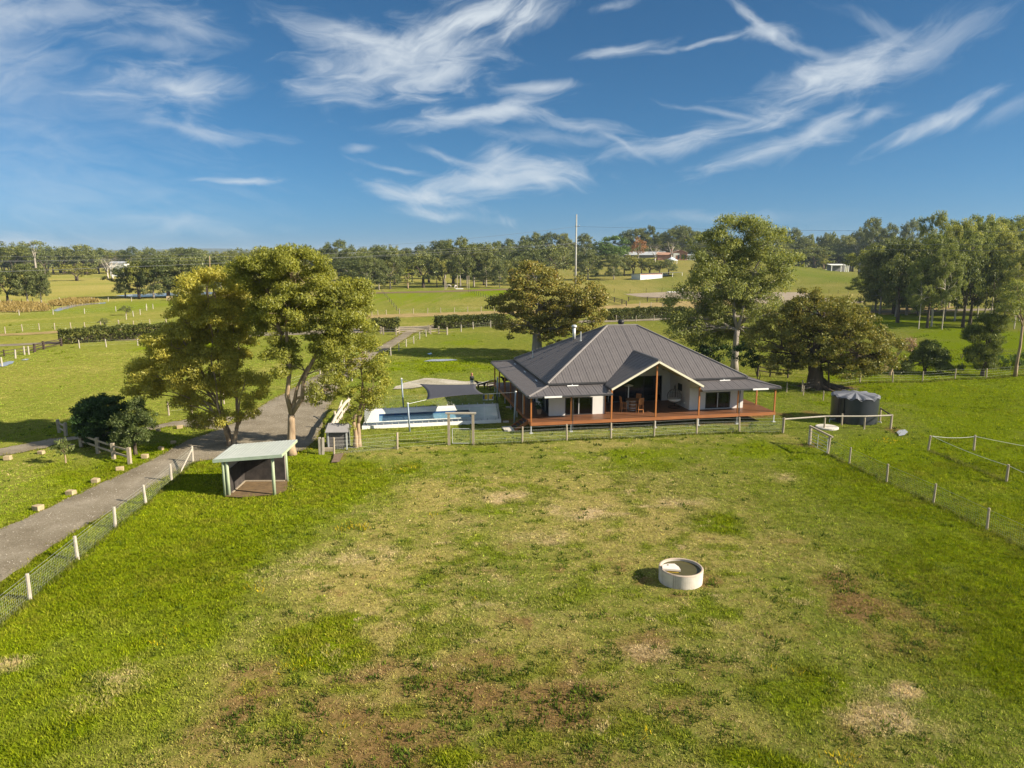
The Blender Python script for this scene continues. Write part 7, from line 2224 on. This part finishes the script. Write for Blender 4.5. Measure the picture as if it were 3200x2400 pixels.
def tufts(name, n, y0, y1, blades, hfun, colfun, label, seed, wid=.018, spread=.10, keep=None, ypow=1.0):
    rg = np.random.default_rng(seed)
    y = y0 + (y1 - y0) * rg.random(n) ** ypow
    x = (rg.random(n) * 2 - 1) * (y * .78 + 9)
    ok = ~no_grass(x, y)
    x, y = x[ok], y[ok]
    L, S, W, D = masks(x, y)
    if keep is not None:
        k = rg.random(len(x)) < keep(L, S, W, D, x, y)
        x, y, L, S, W, D = x[k], y[k], L[k], S[k], W[k], D[k]
    H = hfun(L, S, W, D, rg, x, y)
    c = colfun(L, S, W, D, rg, x, y)
    m = len(x); Z = relief(x, y) - .04
    ii = np.repeat(np.arange(m), blades); N = len(ii)
    sp = spread * (.5 + H[ii] / .14)
    a = rg.random(N) * 6.283; r_ = np.sqrt(rg.random(N)) * sp
    bx = x[ii] + r_ * np.cos(a); by = y[ii] + r_ * np.sin(a)
    th = rg.random(N) * 6.283; h = H[ii] * (.6 + .7 * rg.random(N))
    w = wid * (.6 + .8 * rg.random(N)) * (.6 + y[ii] / 45)
    lean = (.25 + .6 * rg.random(N)) * h
    dx, dy = np.cos(th), np.sin(th)
    b0 = np.stack([bx - dy * w, by + dx * w, Z[ii]], -1); b1 = np.stack([bx + dy * w, by - dx * w, Z[ii]], -1)
    la = a + rg.normal(size=N) * .7
    tp = np.stack([bx + np.cos(la) * lean, by + np.sin(la) * lean, Z[ii] + h], -1)
    V = np.stack([b0, b1, tp], 1).reshape(-1, 3)
    me = np_mesh(name, V, np.arange(N * 3).reshape(N, 3), M['blades'])
    cc = np.repeat(c[ii] * (.75 + .5 * rg.random((N, 1))), 3, axis=0)
    cc = np.concatenate([cc, np.ones((len(cc), 1))], 1)
    at = me.attributes.new('tint', 'FLOAT_COLOR', 'POINT'); at.data.foreach_set('color', cc.astype(np.float32).ravel())
    return tag(link(name, me), label, None, None, 'stuff')


def mixc_(c1, c2, f): return np.array(c1) * (1 - f[:, None]) + np.array(c2) * f[:, None]


def gcol(L, S, W, D, rg, x, y):
    c = mixc_((.165, .225, .022), (.31, .272, .085), np.clip(D * 1.1 + rg.normal(size=len(x)) * .22, 0, 1))
    g = mixc_((.135, .195, .004), (.26, .30, .008), rg.random(len(x)))
    c = c * 1.46
    pale = (y < 58)[:, None] * (rg.random(len(x)) < .05 + .22 * np.clip(D, 0, 1) * (L < .4))[:, None] * (1 - np.clip(L * 1.5, 0, 1))[:, None]
    c = c * (1 - pale) + np.array((.46, .37, .17)) * pale
    va = fbm(x * .42 + 21, y * .55 + 4); vb = fbm(x * .11 + 2, y * .16 + 31)
    olive = (np.clip((va - .48) * 3, 0, 1) * .55 + .30 * (rg.random(len(x)) < .22) * (y < 50))[:, None]
    g = g * (1 - olive) + np.array((.27, .25, .035)) * olive
    g = g * (.62 + .75 * vb + .0 * va)[:, None]
    l = np.clip(L * 1.25, 0, .97)[:, None]; c = c * (1 - l) + g * l
    s = (np.clip(S * .8, 0, .8) * (.3 + 1.1 * rg.random(len(x)))).clip(0, 1)[:, None]; c = c * (1 - s) + np.array((.235, .155, .052)) * s
    w = (np.clip(W * 1.3, 0, 1) * (.35 + .9 * rg.random(len(x)))).clip(0, 1)[:, None]; c = c * (1 - w) + np.array((.58, .46, .25)) * w
    return c * np.exp(rg.normal(size=(len(x), 1)) * (.26 - .12 * np.clip(L, 0, 1)[:, None]) * np.where(y < 48, 1, .35)[:, None])


tufts('grass', 100000, 17, 50, 8, lambda L, S, W, D, rg, x, y: (.045 + .075 * L * (.4 + 1.2 * fbm(x * .7, y * .7)) + .02 * rg.random(len(x))), gcol, 'short paddock grass, lush at the sides and worn in the middle', 21,
      keep=lambda L, S, W, D, x, y: np.clip(1 - .35 * S, .3, 1), ypow=1.15)
tufts('grass', 46000, 50, 112, 6, lambda L, S, W, D, rg, x, y: (.05 + .07 * L * (.4 + 1.2 * fbm(x * .7, y * .7)) + .02 * rg.random(len(x))), gcol, 'mown grass around the house and the neighbouring paddocks', 22, wid=.024, spread=.16)
wd = lambda x, y: np.clip((fbm(x * .9 + 90, y * .9 + 11) - .47) * 4, 0, 1)
tufts('weeds', 36000, 17, 62, 9, lambda L, S, W, D, rg, x, y: .09 + .09 * rg.random(len(x)), lambda L, S, W, D, rg, x, y: mixc_((.050, .085, .014), (.14, .19, .022), rg.random(len(x))), 'dark green weed clumps scattered over the worn brown ground', 23, wid=.03, spread=.11,
      keep=lambda L, S, W, D, x, y: np.clip(S * 1.5 * wd(x, y) + .10 * wd(x, y), 0, 1))
tufts('grass_clumps', 9000, 24, 150, 12, lambda L, S, W, D, rg, x, y: .10 + .12 * rg.random(len(x)) * (y / 60), lambda L, S, W, D, rg, x, y: mixc_((.10, .15, .006), (.19, .23, .010), rg.random(len(x))), 'taller tussocks that roughen the lush grass', 24, wid=.03, spread=.22,
      keep=lambda L, S, W, D, x, y: np.clip((L - .3) * 1.0 * wd(x * .8, y * 1.4) + .05, 0, 1))
tufts('loose_straw', 14000, 17, 58, 6, lambda L, S, W, D, rg, x, y: .03 + .05 * rg.random(len(x)), lambda L, S, W, D, rg, x, y: mixc_((.40, .29, .14), (.62, .50, .30), rg.random(len(x))), 'pale loose straw and hay scattered on the worn patches', 25, wid=.012, spread=.30,
      keep=lambda L, S, W, D, x, y: np.clip(W * 2.2 + .05 * (1 - L), 0, 1))
FL_ = [(1820, 1640, 26, 10, 1), (765, 1140, 34, 7, .9), (990, 1040, 16, 4, .7), (945, 1038, 10, 4, .6), (940, 1112, 9, 4, .6), (500, 1500, 50, 12, .35), (370, 1370, 60, 20, .25), (640, 1420, 50, 22, .35), (890, 1075, 14, 4, .5), (1700, 1440, 30, 12, .3), (1400, 1590, 40, 14, .3), (1700, 1470, 24, 8, .3), (2030, 1480, 26, 10, .3), (760, 1570, 60, 20, .25), (1030, 1290, 12, 6, .6), (1920, 950, 40, 8, .3), (880, 1010, 40, 10, .3), (650, 975, 24, 6, .5), (560, 1270, 20, 10, .5)]
FLP = [patch(*p) for p in FL_]
tufts('wildflowers', 150000, 17, 60, 4, lambda L, S, W, D, rg, x, y: .13 + .08 * rg.random(len(x)), lambda L, S, W, D, rg, x, y: mixc_((.10, .15, .015), (.62, .46, .02), (rg.random(len(x)) < .45) * 1.0), 'yellow-flowered weeds in scattered patches', 26, wid=.016, spread=.2,
      keep=lambda L, S, W, D, x, y: np.clip(blobs(FLP, x, y, 0 * x, 0 * y), 0, 1) * (fbm(x * 1.5, y * 1.5) > .42) * .8)

# long grass left standing along the fence lines
def fence_grass(lines, n, seed):
    rg = np.random.default_rng(seed)
    X_, Y_ = [], []
    for pts in lines:
        for a_, c_ in zip(pts[:-1], pts[1:]):
            m_ = int((c_ - a_).length * n)
            t_ = rg.random(m_)
            X_.append(a_.x + (c_.x - a_.x) * t_ + rg.normal(size=m_) * .13); Y_.append(a_.y + (c_.y - a_.y) * t_ + rg.normal(size=m_) * .13)
    return np.concatenate(X_), np.concatenate(Y_)


def blades_at(name, x, y, H, col, wid, spread, blades, label, seed):
    rg = np.random.default_rng(seed)
    m = len(x); ii = np.repeat(np.arange(m), blades); N = len(ii)
    a_ = rg.random(N) * 6.283; r_ = np.sqrt(rg.random(N)) * spread
    bx = x[ii] + r_ * np.cos(a_); by = y[ii] + r_ * np.sin(a_)
    th = rg.random(N) * 6.283; h = H[ii] * (.5 + .8 * rg.random(N)); w = wid * (.6 + .8 * rg.random(N)) * (.6 + y[ii] / 45)
    Z = relief(bx, by) - .05; dx, dy = np.cos(th), np.sin(th)
    tp = np.stack([bx + np.cos(a_) * h * .5, by + np.sin(a_) * h * .5, Z + h], -1)
    V = np.stack([np.stack([bx - dy * w, by + dx * w, Z], -1), np.stack([bx + dy * w, by - dx * w, Z], -1), tp], 1).reshape(-1, 3)
    me = np_mesh(name, V, np.arange(N * 3).reshape(N, 3), M['blades'])
    cc = np.repeat(col[ii] * (.7 + .6 * rg.random((N, 1))), 3, axis=0); cc = np.concatenate([cc, np.ones((len(cc), 1))], 1)
    at = me.attributes.new('tint', 'FLOAT_COLOR', 'POINT'); at.data.foreach_set('color', cc.astype(np.float32).ravel())
    return tag(link(name, me), label, None, None, 'stuff')


fl = [pre + p0, rf, rb, gs, rp[:1] + rp[2:3]]
x_, y_ = fence_grass([[Vector(p) for p in l] for l in fl], 12, 31)
q_ = np.random.default_rng(32).random(len(x_))
blades_at('long_grass', x_, y_, .12 + .2 * fbm(x_ * .8, y_ * .8), mixc_((.08, .12, .010), (.24, .24, .05), q_), .02, .12, 9, 'longer grass left standing along the fence lines', 33)
# ragged grass creeping over the edges of the drive and tracks
el = [smooth(DL), smooth(DR), smooth(BU), smooth(BL)]
x_, y_ = fence_grass(el, 10, 34)
q_ = np.random.default_rng(35).random(len(x_))
blades_at('verge_grass', x_, y_, .06 + .12 * q_, mixc_((.13, .17, .012), (.30, .27, .07), q_), .02, .14, 8, 'ragged grass creeping over the edges of the gravel', 36)
# loose stones on the gravel
rg = np.random.default_rng(37)
n = 60000
x_ = rg.uniform(-45, -5, n); y_ = rg.uniform(24, 75, n)
k_ = inpoly(x_, y_, DRIVE_POLY) & (rg.random(n) < .75)
x_, y_ = x_[k_], y_[k_]; n = len(x_)
r_ = .018 + .04 * rg.random(n) ** 2
th = rg.random(n) * 6.283
V = []
for k in range(3):
    V.append(np.stack([x_ + r_ * np.cos(th + k * 2.094), y_ + r_ * np.sin(th + k * 2.094), np.full(n, .044)], -1))
V.append(np.stack([x_, y_, .046 + r_ * .9], -1))
V = np.stack(V, 1).reshape(-1, 3)
bi = np.arange(n)[:, None] * 4
Fs = np.concatenate([bi + np.array([[0, 1, 3]]), bi + np.array([[1, 2, 3]]), bi + np.array([[2, 0, 3]])])
M['stone'] = leafmat('gravel_stone', [(0, (.10, .085, .065)), (.5, (.24, .21, .17)), (1, (.48, .43, .36))], 0, .05, .5, (1, 1, 1), 1.0)
tag(link('loose_gravel', np_mesh('loose_gravel', V, Fs, M['stone'])), 'loose stones scattered over the gravel drive', None, None, 'stuff')

# orange reeds by the creek
rgr = np.random.default_rng(8)
P_ = []
for poly, n in (([cl(-200, 800), cl(-200, 725), cl(100, 722), cl(420, 735), cl(500, 770), cl(460, 800), cl(200, 812)], 2600), ([cl(500, 722), cl(700, 690), cl(860, 690), cl(980, 705), cl(720, 735), cl(560, 750)], 1500)):
    xs = [p.x for p in poly]; ys = [p.y for p in poly]
    x = rgr.uniform(min(xs), max(xs), n * 2); y = rgr.uniform(min(ys), max(ys), n * 2)
    k = inpoly(x, y, poly); P_.append(np.stack([x[k], y[k], rgr.uniform(.1, .7, k.sum())], -1))
P_ = np.concatenate(P_)
P_ = np.repeat(P_, 4, axis=0) + rgr.normal(size=(len(P_) * 4, 3)) * np.array([.5, .5, .2])
V, Fc = leaves(P_, np.array([0, 0, 1.0]) + rgr.normal(size=P_.shape) * .45, .9, .16, rgr)
tag(link('reeds', np_mesh('reeds', V, Fc, M['reed'])), 'orange-brown reed bed along the creek at the far left', None, None, 'stuff')

# ------------------------------------------------------------------ air
b = MB(); b.box((-11000, -4500, -1.3), (11000, 17500, 95))
hm, ht, ho = mat_new('haze_air')
pv_ = ht.nodes.new('ShaderNodeVolumePrincipled')
pv_.inputs['Density'].default_value = .0001
pv_.inputs['Color'].default_value = (.62, .80, .98, 1)
pv_.inputs['Anisotropy'].default_value = .2
ht.links.new(pv_.outputs[0], ho.inputs['Volume'])
tag(b.build('haze', hm), 'thin blue air over the whole countryside', None, None, 'stuff')
